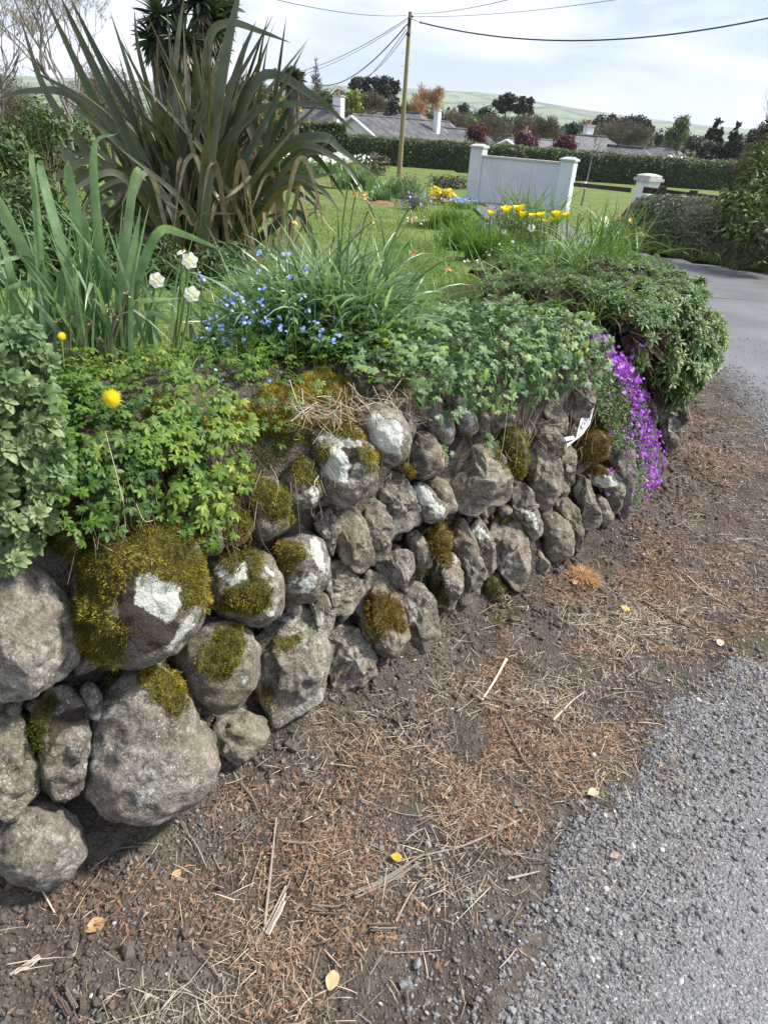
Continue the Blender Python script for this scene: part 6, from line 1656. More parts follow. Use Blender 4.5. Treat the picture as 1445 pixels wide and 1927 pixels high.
# cabbage palm behind the flax
Yc = 9.0
def cordyline(label, stemx, heads, ybase, Yd, seed, rpx):
    R = np.random.default_rng(seed); base = atY(stemx, ybase, Yd); base[2] = lawn(Yd)
    o = thing('cabbage_palm', label, 'palm', tuple(base))
    mt = MB(); ml = MB(); md_ = MB()
    for hx, hy, dY in heads:
        h = atY(hx, hy, Yd + dY)
        tube(mt, spline([base, base * .5 + h * .5 + R.normal(0, .06, 3), h], 8), np.linspace(.12, .06, 8) * (Yd / 9) ** .4, 8)
        n = 110; d = rdir(n, R); d[:, 2] = d[:, 2] * .8 + .25; d = unit(d)
        Ls = R.uniform(.75, 1.1, n) * rpx * pxm(Yd)
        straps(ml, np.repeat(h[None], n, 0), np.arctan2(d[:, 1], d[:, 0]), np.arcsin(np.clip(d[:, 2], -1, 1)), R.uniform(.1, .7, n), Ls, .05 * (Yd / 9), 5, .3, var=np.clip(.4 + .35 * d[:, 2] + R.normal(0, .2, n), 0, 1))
        n = 30; az = R.uniform(0, 6.28, n)
        straps(md_, np.repeat(h[None], n, 0) - [0, 0, .1], az, R.uniform(-1.2, -.5, n), R.uniform(.2, .6, n), Ls[:30] * .8, .04, 4, 0, var=R.random(n))
    mt.build('trunk', M['bark'], o); ml.build('crown', M['palm_leaf'], o); md_.build('dead_skirt', M['dead_leaf'], o)
cordyline('cabbage palm with spiky leaf heads rising behind the flax', 355, [(300, 30, 0), (345, 75, -.2), (330, -20, .2), (400, 40, .1), (375, 0, 0), (415, 20, .2), (290, 75, .1), (330, 120, 0), (395, 90, .1)], 400, Yc, 41, 46)
cordyline('distant dark cabbage palm on the skyline right of the flax', 552, [(550, 142, 0), (560, 150, .3), (540, 150, .2)], 200, 40, 42, 20)
# bare budding tree at the upper left
def bare_tree(name, label, x, ybase, Yd, H, seed, spread=.55, buds=None, lv=6, r0=.09, bark='pale_bark', leaf=.05):
    R = np.random.default_rng(seed); base = atY(x, ybase, Yd); o = thing(name, label, 'tree', tuple(base)); mb_ = MB(); tips = []
    def grow(p, d, L_, r, k):
        q = p + d * L_; c = (p + q) / 2 + R.normal(0, .05 * L_, 3)
        tube(mb_, [p, c, q], [r, r * .85, r * .7], 5 if k < 3 else 3, cap=False)
        if k >= lv - 1: tips.append((p, q))
        if k >= lv: return
        for z in range(R.integers(2, 4) if k else 5):
            nd = unit((d + spread * rdir(1, R)[0] + [0, 0, .18])[None])[0]; grow(p + (q - p) * R.uniform(.55, 1), nd, L_ * R.uniform(.62, .85), r * .62, k + 1)
    grow(base, np.array([0, 0, 1.0]), H * .26, r0, 0)
    mb_.build('branches', M[bark], o)
    if buds:
        n = len(tips) * 3; tt = np.array([a + (b - a) * R.random() for a, b in tips for _ in range(3)])
        m2 = MB(); inst(m2, LEAF3[0], LEAF3[1], frames(rdir(n, R), rdir(n, R), R.uniform(.5, 1.2, n) * leaf), tt, var=R.random(n)); m2.build('buds', M[buds], o)
    return o
M['bud'] = leafmat('pale_bud', [(0, (.32, .27, .25)), (1, (.60, .55, .54))], .7, .3)
bare_tree('budding_tree', 'pale bare tree with small buds against the sky at the upper left', 150, 330, 15, 5.6, 5, .62, 'bud', 7, .045, leaf=.045)
bare_tree('budding_tree', 'thinner bare budding tree at the upper left corner', 20, 330, 16, 5.4, 6, .6, 'bud', 7, .04, leaf=.045)
T('tree', 'olive brown tree rising behind the bramble at the left edge', 'tree', 20, 100, 300, 150, 22, 'tree_brown', 'round', 7000, .075, 91, clumps=60)
T('tree', 'rusty brown leafing tree between the palm and the bare tree', 'tree', 215, 120, 300, 140, 20, 'tree_brown', 'round', 6000, .07, 92, clumps=60)
T('tree', 'dark green low tree behind the left of the flax', 'tree', 110, 200, 340, 170, 13, 'bramble', 'round', 5000, .085, 93, clumps=50)
T('tree', 'yellowish hazel bush behind the right of the flax', 'tree', 480, 170, 300, 90, 18, 'tree_green', 'round', 2600, .09, 94)

# --- the ivy bank, the fence side shrubs at the right
def at_road(x, y):
    d = ray(x, y); t = np.linspace(2, 60, 4000); P_ = EYE + d * t[:, None]; k = np.argmax(P_[:, 2] < zroad(P_[:, 1])); return P_[k]
fA, fB = at_road(1158, 462), at_road(1520, 528)
M['ivy'] = leafmat('ivy_leaf', [(0, (.022, .035, .012)), (.5, (.05, .07, .022)), (.85, (.095, .12, .04)), (1, (.17, .17, .08))], .45, .15, spec=.5)
o = thing('ivy_bank', 'ivy covered bank along the far side of the road', 'bank', tuple((fA + fB) / 2))
R_ = np.random.default_rng(71)
d = unit((fB - fA)[None])[0]; nn = np.array([-d[1], d[0], 0]); nn = nn if nn[1] > 0 else -nn
Lb = np.linalg.norm(fB - fA) + 3
gu = np.linspace(-.6, Lb, 80); gv = np.linspace(0, 1, 14)
prof = np.array([(0, 0), (.15, .35), (.35, .7), (.6, .92), (1.0, 1.0), (1.6, .95), (2.4, .6), (3.2, .0)])
pv = np.stack([np.interp(gv, np.linspace(0, 1, 8), prof[:, 0]), np.interp(gv, np.linspace(0, 1, 8), prof[:, 1])], -1)
hb = .92 * sstep(-.62, -.2, gu) * (1 - .0 * gu)
V = (fA + d * gu[:, None])[:, None] + nn * (pv[None, :, 0:1] * sstep(-1.2, -.3, gu)[:, None, None]) + np.array([0, 0, 1.0]) * (pv[None, :, 1] * hb[:, None])[..., None]
V = V + .06 * fbm(V, 2.5, 3, 5)[..., None]
MB().add(V.reshape(-1, 3), gridF(80, 14)).build('bank_soil', M['soil'], o)
n = 9000; iu = R_.random(n) * .98; iv = R_.random(n) * .75
a, b = iu * 79, iv * 13; i, j = a.astype(int), b.astype(int)
P_ = V[i, j] + (V[np.minimum(i + 1, 79), j] - V[i, j]) * (a - i)[:, None] + (V[i, np.minimum(j + 1, 13)] - V[i, j]) * (b - j)[:, None]
cl = fbm(P_, 1.8, 3, 6)
k = (cl > -.35) | (iv > .45); P_, iv, cl = P_[k], iv[k], cl[k]; n = len(P_)
nm = unit(np.array([0, 0, 1.0]) * (.2 + iv[:, None]) - nn * (1 - iv[:, None]) + .5 * rdir(n, R_))
mb = MB(); inst(mb, FT_OV[0], FT_OV[1], frames(nm, rdir(n, R_), R_.uniform(.05, .10, n)), P_ + nm * R_.uniform(0, .07, (n, 1)), tip=FT_OV[2], var=np.clip(.42 + .25 * cl + R_.normal(0, .2, n), 0, 1))
mb.build('ivy_leaves', M['ivy'], o)
mb = MB(); k = 2600; iu = R_.random(k); g0 = fA + d * (iu * Lb)[:, None] + nn * R_.uniform(-.15, .5, k)[:, None] + np.array([0, 0, .02])
g0[:, 2] += np.interp(((g0 - fA) @ nn), [0, .15, .35, .6], [0, .3, .6, .8]) * .8
straps(mb, g0, R_.uniform(0, 6.28, k), R_.uniform(.5, 1.4, k), R_.uniform(.5, 1.6, k), R_.uniform(.12, .3, k), .012, 5, 0, var=R_.random(k))
mb.build('dry_fringe', M['tuft_leaf'], o)
thicket('shrub', 'leafy yellow green shrub on the bank at the right edge', 'shrub', [(1375, 385, 38, 12.2), (1420, 350, 48, 12.4), (1450, 400, 60, 12.0), (1400, 430, 40, 11.8), (1440, 300, 40, 12.6)], 2600, (.06, .12), 'tree_green', 72, 30, var=(.4, .25))
thicket('shrub', 'dark shrub foot hanging over the road at the right edge', 'shrub', [(1400, 460, 36, 13), (1450, 450, 50, 11.4), (1350, 440, 26, 12.0)], 1500, (.06, .11), 'ivy', 73, 20)
thicket('shrub', 'rusty twiggy shrub rising above the leafy one at the right edge', 'shrub', [(1420, 300, 40, 13), (1455, 260, 36, 13), (1390, 320, 26, 13)], 520, (.04, .09), 'tree_brown', 74, 130)
bare_tree('sapling', 'tall bare twig shoots above the shrub at the right edge', 1425, 330, 13, 2.0, 8, .35, None, 4, .014, 'bark')
# young tree with white tie
b_, t_ = at_road(1094, 386), atY(1113, 300, 22); b_ = atY(1094, 386, 22)
o = thing('sapling', 'staked young tree with a white tie right of the gate wall', 'tree', tuple(b_))
m1 = MB(); tube(m1, spline([b_, (b_ + t_) / 2, t_, t_ + (t_ - b_) * .45], 10), np.linspace(.035, .006, 10), 6, cap=False); m1.build('trunk', M['pale_bark'], o)
m1 = MB()
for k in range(16):
    s0 = b_ + (t_ - b_) * rng.uniform(.6, 1.4); e_ = s0 + unit(np.array([[rng.normal(), rng.normal(), 1.2]]))[0] * rng.uniform(.2, .5); tube(m1, [s0, (s0 + e_) / 2, e_], [.008, .006, .003], 4, cap=False)
m1.build('twigs', M['bark'], o)
c_ = atY(1100, 348, 21.93); m1 = MB(); tube(m1, [c_ - [0, 0, .09], c_, c_ + [0, 0, .09]], [.05, .06, .045], 8); m1.build('tie', M['white_paint'], o)

# --- planting in the garden
def lawn_hit(x, y):
    d = ray(x, y); t = np.linspace(2, 60, 6000); P_ = EYE + d * t[:, None]; k = int(np.argmax(P_[:, 2] < lawn(P_[:, 1])))
    if k == 0 or P_[k, 1] > 40:
        q_ = atY(x, y, 40.0); q_[2] = lawn(40.0); return q_
    return P_[k]
def bedclump(name, label, cat, px, wpx, ytop, n, mk, var=(.5, .2), flowers=None, seed=1, shape='strap', fl_n=60, fsz=3.0, dep=.6, wd=1.8):
    """a clump standing on the garden ground at the photo point; widths read off the photograph in pixels"""
    R = np.random.default_rng(seed); c = lawn_hit(*px); o = thing(name, label, cat, tuple(c)); mm = pxm(c[1])
    w = wpx * mm; h = max(.04, atY(px[0], ytop, c[1])[2] - c[2]); wd = wd * mm; fsz = fsz * mm
    m_ = MB()
    xy = c[:2] + R.normal(0, 1, (n, 2)) * np.array([w, w * dep]) * .25
    b = np.c_[xy, np.maximum(lawn(xy[:, 1]), np.where(zg(xy[:, 0], xy[:, 1]) > -.9, zg(xy[:, 0], xy[:, 1]), -9)) - .01]
    if shape == 'strap':
        straps(m_, b, R.uniform(0, 6.28, n), R.uniform(.8, 1.5, n), R.uniform(.1, 1.5, n), R.uniform(.6, 1.25, n) * h, R.uniform(.7, 1.3, n) * wd, 6, .25, var=np.clip(R.normal(*var, n), 0, 1))
    else:
        q = R.random(n) ** .5; d2 = rdir(n, R); P_ = c + np.array([0, 0, h * .4]) + d2 * q[:, None] * np.array([w * .5, w * .5 * dep, h * .6]); P_[:, 2] = np.maximum(P_[:, 2], c[2])
        P_ += .12 * w * np.stack([vnoise(P_, 3 / w, z) for z in (1, 2, 3)], -1) * np.array([1, 1, .6])
        inst(m_, FT_OV[0], FT_OV[1], frames(unit(d2 + .7 * rdir(n, R) + [0, 0, .5]), rdir(n, R), R.uniform(.7, 1.3, n) * wd * 2.6), P_, tip=FT_OV[2], var=np.clip(R.normal(*var, n) + .15 * d2[:, 2], 0, 1)); b = P_
    m_.build('leaves', M[mk], o)
    if flowers:
        m_ = MB(); i = R.integers(0, n, fl_n)
        P_ = b[i] + np.c_[R.normal(0, .02 * w, (fl_n, 2)), (R.uniform(.6, 1.05, fl_n) * h if shape == 'strap' else R.uniform(.0, .12, fl_n) * h)]
        inst(m_, F5[0], F5[1], frames(unit(rdir(fl_n, R) * .6 + [0, -.5, .7]), rdir(fl_n, R), R.uniform(.7, 1.3, fl_n) * fsz), P_, tip=F5[2], var=R.random(fl_n)); m_.build('blossom', M[flowers], o)
    return o
M['heather'] = leafmat('heather', [(0, (.05, .05, .04)), (.5, (.10, .09, .07)), (.8, (.13, .14, .06)), (1, (.20, .14, .15))], .8, .1)
bedclump('white_flower_bed', 'bank of white spring flowers beyond the flax, left end', 'flowers', (585, 328), 115, 290, 320, 'daffodil_leaf', flowers='white_petal', seed=1, fl_n=230)
bedclump('white_flower_bed', 'drift of white spring flowers right of the flax tips', 'flowers', (632, 325), 110, 288, 280, 'daffodil_leaf', flowers='white_petal', seed=2, fl_n=200)
bedclump('iris_clump', 'upright blue green iris clump standing on the lawn beyond the flax', 'plant', (668, 356), 78, 314, 300, 'daffodil_leaf', (.35, .2), seed=3, wd=2.4)
bedclump('iris_clump', 'sprawling iris leaves at the foot of the telephone pole bed', 'plant', (745, 371), 92, 332, 300, 'daffodil_leaf', (.35, .2), seed=4, wd=2.4)
bedclump('iris_clump', 'smaller iris leaves left of the sprawling ones by the soil heap', 'plant', (716, 378), 50, 350, 140, 'daffodil_leaf', (.45, .2), seed=5, wd=2)
bedclump('shrub', 'rounded grey brown shrub below the hedge left of the pole', 'shrub', (705, 328), 62, 286, 700, 'heather', (.5, .2), seed=6, shape='l', wd=2)
bedclump('heather', 'purple grey heather mound by the pole', 'shrub', (762, 355), 84, 322, 800, 'heather', (.6, .25), seed=7, shape='l', wd=1.4)
bedclump('heather', 'dark heather and bluebells along the lawn edge', 'shrub', (778, 394), 90, 358, 1000, 'heather', (.5, .25), 'blue_petal', 8, 'l', 60, 2.4, wd=1.4)
bedclump('yellow_shrub', 'low bright yellow golden shrub by the driveway', 'shrub', (834, 384), 54, 352, 900, 'tree_yellow', (.85, .15), 'yellow_petal', 9, 'l', 160, 3.4, wd=1.8)
bedclump('bluebell_clump', 'bluebells right of the yellow shrub', 'flowers', (872, 392), 60, 372, 160, 'tuft_leaf', flowers='blue_petal', seed=10, fl_n=80, fsz=2.4)
bedclump('rockery_mound', 'dark planted mound behind the yellow shrub', 'shrub', (842, 354), 110, 326, 1100, 'heather', (.25, .2), seed=11, shape='l', wd=1.8)
bedclump('leafy_perennial', 'fresh green leafy perennials in front of the gate wall', 'plant', (965, 470), 150, 378, 1900, 'tree_green', (.65, .25), seed=12, shape='l', wd=2.2, dep=.4)
bedclump('leafy_perennial', 'tall pale seedling stems in front of the gate wall centre', 'plant', (985, 462), 110, 340, 300, 'tuft_leaf', (.6, .2), seed=13, wd=2.2)
bedclump('grass_clump', 'long green grass at the bank of the path left of the tulips', 'grass clump', (888, 470), 120, 412, 900, 'grass_blade', (.45, .2), seed=14, wd=1.8)
bedclump('grass_clump', 'long dark grass along the path edge below the perennials', 'grass clump', (925, 492), 110, 425, 900, 'grass_blade', (.35, .2), seed=15, wd=2)
bedclump('grass_clump', 'rough grass tuft at the far end of the path bed', 'grass clump', (845, 430), 100, 384, 600, 'grass_blade', (.5, .2), seed=16, wd=1.7)
bedclump('leafy_perennial', 'pale flowered leafy plant between the path and the arching tuft', 'plant', (955, 530), 110, 452, 1100, 'tree_green', (.75, .2), 'white_petal', 17, 'l', 26, 3.2, wd=2.6)
bedclump('daisy_patch', 'patch of small white daisies on the path edge', 'flowers', (803, 425), 110, 410, 260, 'grass_blade', flowers='white_petal', seed=18, fl_n=70, fsz=2.2, wd=1.5)
bedclump('daisy_patch', 'few scattered white petals on the lawn by the arching tuft', 'flowers', (905, 500), 110, 488, 60, 'grass_blade', flowers='white_petal', seed=19, fl_n=18, fsz=2.6, wd=1.5)
M['bare_earth'] = plain('bare_earth', (.24, .13, .075), .95, 14, .4, .02)
for px, w, lab in [((718, 384), 34, 'heap of reddish earth on the lawn edge below the iris leaves'), ((622, 346), 26, 'small patch of reddish earth below the iris clump')]:
    c = lawn_hit(*px); w = w * pxm(c[1]); m_ = MB(); gr = np.linspace(-1, 1, 24); X, Y = np.meshgrid(gr, gr, indexing='ij'); r_ = np.hypot(X, Y)
    m_.add(P3(c[0] + X * w, c[1] + Y * w * .9, c[2] - .03 + .10 * np.clip(1 - r_ ** 2, 0, 1) + .03 * fbm(P3(X, Y), 4, 3, 3)).reshape(-1, 3), gridF(24, 24)[:, ::-1]); tag(m_.build('earth_heap', M['bare_earth']), lab, 'soil')
# tulips
CUPT = None
def tulip_t(n=6):
    v, f, tp = t_ovate(.80, .10, .32, 7, 1.25); V, F, T_ = [], [], []
    for i in range(n):
        a = i * 2 * math.pi / n; t = .72 + .12 * (i % 2)
        Rx = np.array([[1, 0, 0], [0, math.cos(t + .25), -math.sin(t + .25)], [0, math.sin(t + .25), math.cos(t + .25)]])
        w = v @ Rx.T; w = w + np.array([0, .10, 0]); V.append(w @ rotz(a).T); F.append(f + i * len(v)); T_.append(tp)
    return np.concatenate(V), np.concatenate(F), np.concatenate(T_)
TU = tulip_t()
Yt = 4.6
for px, base, s, lab in [((955, 394), (950, 470), .058, 'leftmost large yellow tulip, tall on its own stem'), ((978, 392), (975, 470), .060, 'large yellow tulip next to the leftmost, highest of all'), ((983, 403), (985, 470), .052, 'yellow tulip tucked under the two highest ones'), ((923, 400), (925, 470), .034, 'small yellow tulip bud at the left of the row'), ((1051, 402), (1050, 480), .058, 'big open yellow tulip in the right hand group'), ((1020, 404), (1022, 480), .046, 'yellow tulip at the left of the right hand group'),
                         ((1037, 412), (1037, 480), .040, 'low yellow tulip in the middle of the right hand group'), ((1002, 405), (1004, 480), .036, 'small yellow tulip between the two groups'), ((1068, 404), (1066, 480), .040, 'yellow tulip at the right end beside the big open one'), ((1026, 417), (1027, 480), .036, 'lowest yellow tulip under the right hand group')]:
    b, h = atY(base[0], base[1], Yt), atY(px[0], px[1], Yt); b[2] = max(zg(b[0], b[1]), lawn(b[1]))
    o = thing('tulip', lab, 'tulip', tuple(b), 'yellow tulips in the bed by the gate wall')
    h = h - [0, 0, s * .45]
    m1 = MB(); tube(m1, spline([b, (b + h) / 2 + rng.normal(0, .01, 3), h], 7), .0045, 5, var=.5); m1.build('flower_stem', M['stem'], o)
    m1 = MB(); inst(m1, TU[0], TU[1], frames(unit(np.array([[rng.normal(0, .15), rng.normal(-.1, .1), 1]])), rdir(1), np.array([s * .95])), h[None], tip=TU[2], var=rng.uniform(.3, .9, 1)); m1.build('petals', M['tulip_petal'], o)
for i, (px, base, lab) in enumerate([((1138, 417), (1120, 480), 'white narcissus with green centre right of the tulips'), ((1000, 428), (1005, 490), 'wilting pale narcissus in front of the tulips'), ((948, 435), (952, 480), 'small white bud left of the wilting narcissus')]):
    narcissus(lab, px, base, Yt, (.2, -1, .3), [.034, .026, .016][i])
for px, base, lab in [((1158, 398), (1140, 470), 'upper withered orange daffodil over the road'), ((1180, 402), (1150, 470), 'withered orange daffodil farthest right over the road'), ((1200, 428), (1160, 480), 'lowest withered orange daffodil leaning over the road'), ((1177, 425), (1150, 480), 'withered orange daffodil in the middle over the road'), ((1090, 400), (1085, 470), 'withered narcissus behind the tulips')]:
    b, h = atY(base[0], base[1], Yt + .3), atY(px[0], px[1], Yt + .3)
    o = thing('withered_daffodil', lab, 'daffodil', tuple(b)); m1 = MB(); tube(m1, spline([b, (b + h) / 2 + [-.01, 0, .03], h, h + [.02, 0, -.02]], 9), .004, 5, var=.7); m1.build('flower_stem', M['stem'], o)
    m1 = MB(); k = 7; inst(m1, FT_OV[0], FT_OV[1], frames(rdir(k), unit(np.array([.4, -.2, -.8]) + .5 * rdir(k)), rng.uniform(.03, .05, k)), np.repeat((h + [.02, 0, -.02])[None], k, 0), tip=FT_OV[2], var=rng.random(k)); m1.build('withered_bloom', M['orange_withered'], o)

# grass of the lawns
mb = MB(); n = 90000
yy = 2.2 + rng.random(n) ** 1.8 * 16; xx = rng.uniform(-1.2, .55, n) * np.maximum(1.5, yy * .75) + .1 * yy
s_, _ = su(xx, yy); k = s_ > .8; P_ = np.c_[xx[k], yy[k], lawn(yy[k])]
pq = proj(P_); k = (pq[:, 0] > -40) & (pq[:, 0] < 1485) & (pq[:, 1] > 250) & (pq[:, 1] < 760); P_ = P_[k]; n = len(P_)
straps(mb, P_, rng.uniform(0, 6.28, n), rng.uniform(.6, 1.5, n), rng.uniform(.2, 1.4, n), rng.uniform(.012, .030, n) * (1 + P_[:, 1] / 12), .003 * (1 + P_[:, 1] / 4), 2, 0, var=np.clip(.60 + .2 * fbm(P_, 2, 2, 3) + rng.normal(0, .2, n), 0, 1))
tag(mb.build('grass', M['grass_blade']), kind='stuff')

# rough grass and leaves on the far part of the bed
mb = MB(); n = 5200
u = rng.uniform(U(.9, 2.6), U(1.5, 11), n); s_ = rng.uniform(.45, 1.25, n); c_, n_ = curve(u); xy = c_ - n_ * s_[:, None]; z_ = np.maximum(zg(xy[:, 0], xy[:, 1]), lawn(xy[:, 1]))
straps(mb, np.c_[xy, z_ - .01], rng.uniform(0, 6.28, n), rng.uniform(.6, 1.5, n), rng.uniform(.3, 1.6, n), rng.uniform(.06, .2, n), rng.uniform(.004, .008, n), 5, 0, var=np.clip(rng.normal(.5, .25, n), 0, 1))
tag(mb.build('rough_grass', M['grass_blade']), kind='stuff')
# woods on the valley floor
M['woods'] = leafmat('woods', [(0, (.018, .028, .014)), (.35, (.045, .06, .025)), (.6, (.085, .082, .045)), (.8, (.11, .095, .06)), (1, (.10, .13, .045))], .8, .1)
mb = MB(); n = 15000
px_ = rng.uniform(380, 1470, n); top_ = np.interp(px_, [380, 600, 700, 830, 1000, 1100, 1220, 1300, 1445], [168, 186, 198, 214, 231, 243, 258, 264, 272])
P_ = np.zeros((n, 3)); Yw = rng.uniform(170, 300, n)
lump = vnoise(P3(px_ * .05, Yw * .02), 1, 3)
for k in range(n):
    P_[k] = atY(px_[k], top_[k] + 60 * rng.random() ** 1.3 - 7 * lump[k], Yw[k])
inst(mb, LEAF3[0], LEAF3[1], frames(rdir(n), rdir(n), rng.uniform(.9, 2.2, n)), P_, var=np.clip(.45 + .35 * lump + rng.normal(0, .14, n), 0, 1))
tag(mb.build('woods', M['woods']), kind='stuff')
# ---- the valley's haze
hm = bpy.data.materials.new('haze'); hm.use_nodes = True; t = hm.node_tree; t.nodes.clear()
ho = N(t, 'ShaderNodeOutputMaterial'); hv = N(t, 'ShaderNodeVolumePrincipled'); hv.inputs['Density'].default_value = 1.5e-4; hv.inputs['Color'].default_value = (.86, .92, 1, 1); hv.inputs['Anisotropy'].default_value = .2
t.links.new(hv.outputs[0], ho.inputs['Volume'])
mb = MB(); box(mb, np.array([800, 2700, -60.0]), 8400, 5800, 275); tag(mb.build('haze', hm, smooth=False), kind='stuff')
# ================================================================== THE VERGE: GRAVEL, LITTER, TWIGS
def inview(P_, m=60):
    q = proj(P_); return (q[:, 0] > -m) & (q[:, 0] < PW + m) & (q[:, 1] > 560) & (q[:, 1] < PH + m)
def verge_pts(n, dens, road=False, ymax=6.5):
    out = []; tot = 0
    while tot < n:
        k = 60000
        y = .25 + rng.random(k) ** 1.35 * ymax; x = rng.uniform(-1.2, 4.6, k)
        P_ = P3(x, y); g = inview(P_); x, y = x[g], y[g]
        s, u = su(x, y); g = (s < .02)
        sd = road_sd(x, y); g &= (sd > -.02) if road else (sd < .30)
        x, y, sd, s = x[g], y[g], sd[g], s[g]
        z = np.where(sd > 0, road_z(x, y, sd), vz(x, y)); P_ = np.c_[x, y, z]
        k2 = inview(P_) & (rng.random(len(P_)) < dens(P_, sd, s)); P_ = P_[k2]
        out.append(P_); tot += len(P_)
    return np.concatenate(out)[:n]
def pxblob(P_, blobs):
    q = proj(P_); o_ = np.zeros(len(P_))
    for x, y, rx, ry, w in blobs:
        o_ = np.maximum(o_, w * np.exp(-(((q[:, 0] - x) / rx) ** 2 + ((q[:, 1] - y) / ry) ** 2)))
    return o_
LIT = [(860, 1440, 330, 150, 1), (760, 1640, 260, 120, 1), (560, 1800, 200, 130, 1), (330, 1890, 200, 70, .9), (1000, 1330, 220, 90, .8), (1230, 1190, 230, 70, .9), (1130, 1360, 150, 90, .8), (1300, 1060, 200, 120, .45), (1330, 850, 150, 80, .35), (450, 1500, 90, 40, .6), (1150, 1120, 200, 60, .7), (640, 1500, 150, 60, .5), (300, 1700, 200, 80, .35)]
def d_lit(P_, sd, s):
    return np.clip((pxblob(P_, LIT) + .06) * (.22 + 1.5 * fbm(P_, 7, 3, 50)) * sstep(.28, -.15, sd), 0, 1)
# loose stones
def put_pebbles(P_, size, var, emb=.2, name='gravel', m='pebble', flat=.6, squash=1.0):
    mb = MB(); n = len(P_)
    for q in range(5):
        g = np.arange(n) % 5 == q; k = g.sum()
        nm = unit(np.array([0, 0, 1.0]) + flat * rdir(k))
        inst(mb, PB[q][0] * [1, 1, squash], PB[q][1], frames(nm, rdir(k), size[g]), P_[g] + np.c_[np.zeros((k, 2)), size[g] * emb], var=var[g])
    return tag(mb.build(name, M[m], origin=(0, 0, 0), smooth=(m == 'chip')), kind='stuff')
n = 15000; P_ = verge_pts(n, lambda P_, sd, s: np.clip(.3 + .5 * fbm(P_, 6, 3, 60) + .6 * sstep(-.35, .05, sd), .04, 1))
put_pebbles(P_, rng.gamma(2.6, .0011, n) + .0012, np.clip(rng.normal(.55, .2, n), 0, 1))
n = 5200; P_ = verge_pts(n, lambda P_, sd, s: sstep(.42, .0, -s) * np.clip(.5 + .7 * fbm(P_, 7, 2, 61), .05, 1))
put_pebbles(P_, rng.gamma(2.2, .0020, n) + .002, rng.uniform(0, 1, n), .2, 'soil_crumbs', 'clod', 1.0)
n = 9000; P_ = verge_pts(n, lambda P_, sd, s: np.where(sd > 0, np.exp(-(sd / .25) ** 2), 1) * .8 + .02, True)
put_pebbles(P_, rng.gamma(2.8, .0011, n) + .0018, np.clip(rng.normal(.56, .17, n), 0, 1), .05, 'gravel')
M['chip'] = leafmat('road_chipping', [(0, (.09, .094, .10)), (.5, (.145, .149, .158)), (.85, (.19, .194, .20)), (1, (.30, .30, .30))], .45, 0, spec=.5)
n = 30000; P_ = verge_pts(n, lambda P_, sd, s: sstep(-.02, .05, sd) * .9, True, 3.2)
sz = rng.gamma(4, .0009, n) + .0014
put_pebbles(P_, sz, np.clip(rng.normal(.5, .22, n), 0, 1), -.27, 'road_chippings', 'chip', .2, .42)

# needles and flakes
M['litter'] = leafmat('cypress_litter', [(0, (.10, .052, .033)), (.4, (.25, .14, .088)), (.75, (.40, .255, .165)), (1, (.60, .47, .34))], .8, .1)
n = 42000; P_ = verge_pts(n, d_lit)
mb = MB(); dr = unit(np.c_[rng.normal(0, 1, (n, 2)), rng.normal(.05, .22, n)])
L1 = rng.gamma(4, .0022, n) + .003
tufts(mb, P_ + np.c_[np.zeros((n, 2)), rng.uniform(.001, .010, n)], dr, L1, rng.uniform(.0008, .0018, n) * (1 + .25 * P_[:, 1]), .05, 0, np.clip(rng.normal(.5, .25, n), 0, 1))
tag(mb.build('needle_litter', M['litter'], origin=(0, 0, 0)), kind='stuff')
n = 4200; P_ = verge_pts(n, d_lit)       # flat sprays of cypress scale leaves
SP = [[], []]; c_ = 0
for k_ in range(7):
    for sg in (-1, 1):
        y0 = k_ * .13; a = sg * .75; Lq = .34 * (1 - k_ * .09); dx, dy = math.sin(a) * Lq, math.cos(a) * Lq
        SP[0] += [(0, y0, 0), (dx * .5 - .018, y0 + dy * .5 + .018 * sg, .05), (dx, y0 + dy, .0), (dx * .5 + .018, y0 + dy * .5 - .018 * sg, .05)]; SP[1].append((c_, c_ + 1, c_ + 2, c_ + 3)); c_ += 4
SP[0] += [(-.02, 0, .01), (.02, 0, .01), (.012, 1.1, .01), (-.012, 1.1, .01)]; SP[1].append((c_, c_ + 1, c_ + 2, c_ + 3))
mb = MB(); inst(mb, np.array(SP[0]), np.array(SP[1]), frames(unit(np.array([0, 0, 1.0]) + .35 * rdir(n)), rdir(n), rng.uniform(.009, .022, n)), P_ + np.c_[np.zeros((n, 2)), rng.uniform(.002, .010, n)], var=np.clip(rng.normal(.5, .22, n), 0, 1))
tag(mb.build('cypress_litter', M['litter'], origin=(0, 0, 0)), kind='stuff')
# straw bits, thin twigs
def d_straw(P_, sd, s):
    return np.clip((pxblob(P_, LIT) * .7 + .25 * pxblob(P_, [(1150, 1170, 260, 130, 1), (1000, 1250, 260, 120, 1)]) + .05) * (.5 + .8 * fbm(P_, 5, 3, 55)) * sstep(.25, -.2, sd), 0, 1)
n = 6800; P_ = verge_pts(n, d_straw)
mb = MB()
az = rng.uniform(0, 6.28, n); Ls = rng.gamma(2.4, .012, n) + .01
straps(mb, P_ + np.c_[np.zeros((n, 2)), rng.uniform(.002, .010, n)], az, rng.uniform(-.05, .25, n), rng.uniform(.1, .6, n), Ls, rng.uniform(.0007, .0018, n) * (1 + .15 * P_[:, 1]), 5, .25, var=np.clip(rng.normal(.5, .28, n), 0, 1))
tag(mb.build('straw_litter', M['straw'], origin=(0, 0, 0)), kind='stuff')
n = 620; P_ = verge_pts(n, d_straw); mb = MB()
M['twig'] = leafmat('twig', [(0, (.05, .038, .03)), (.4, (.12, .095, .078)), (.8, (.24, .20, .17)), (1, (.38, .33, .28))], .85, 0)
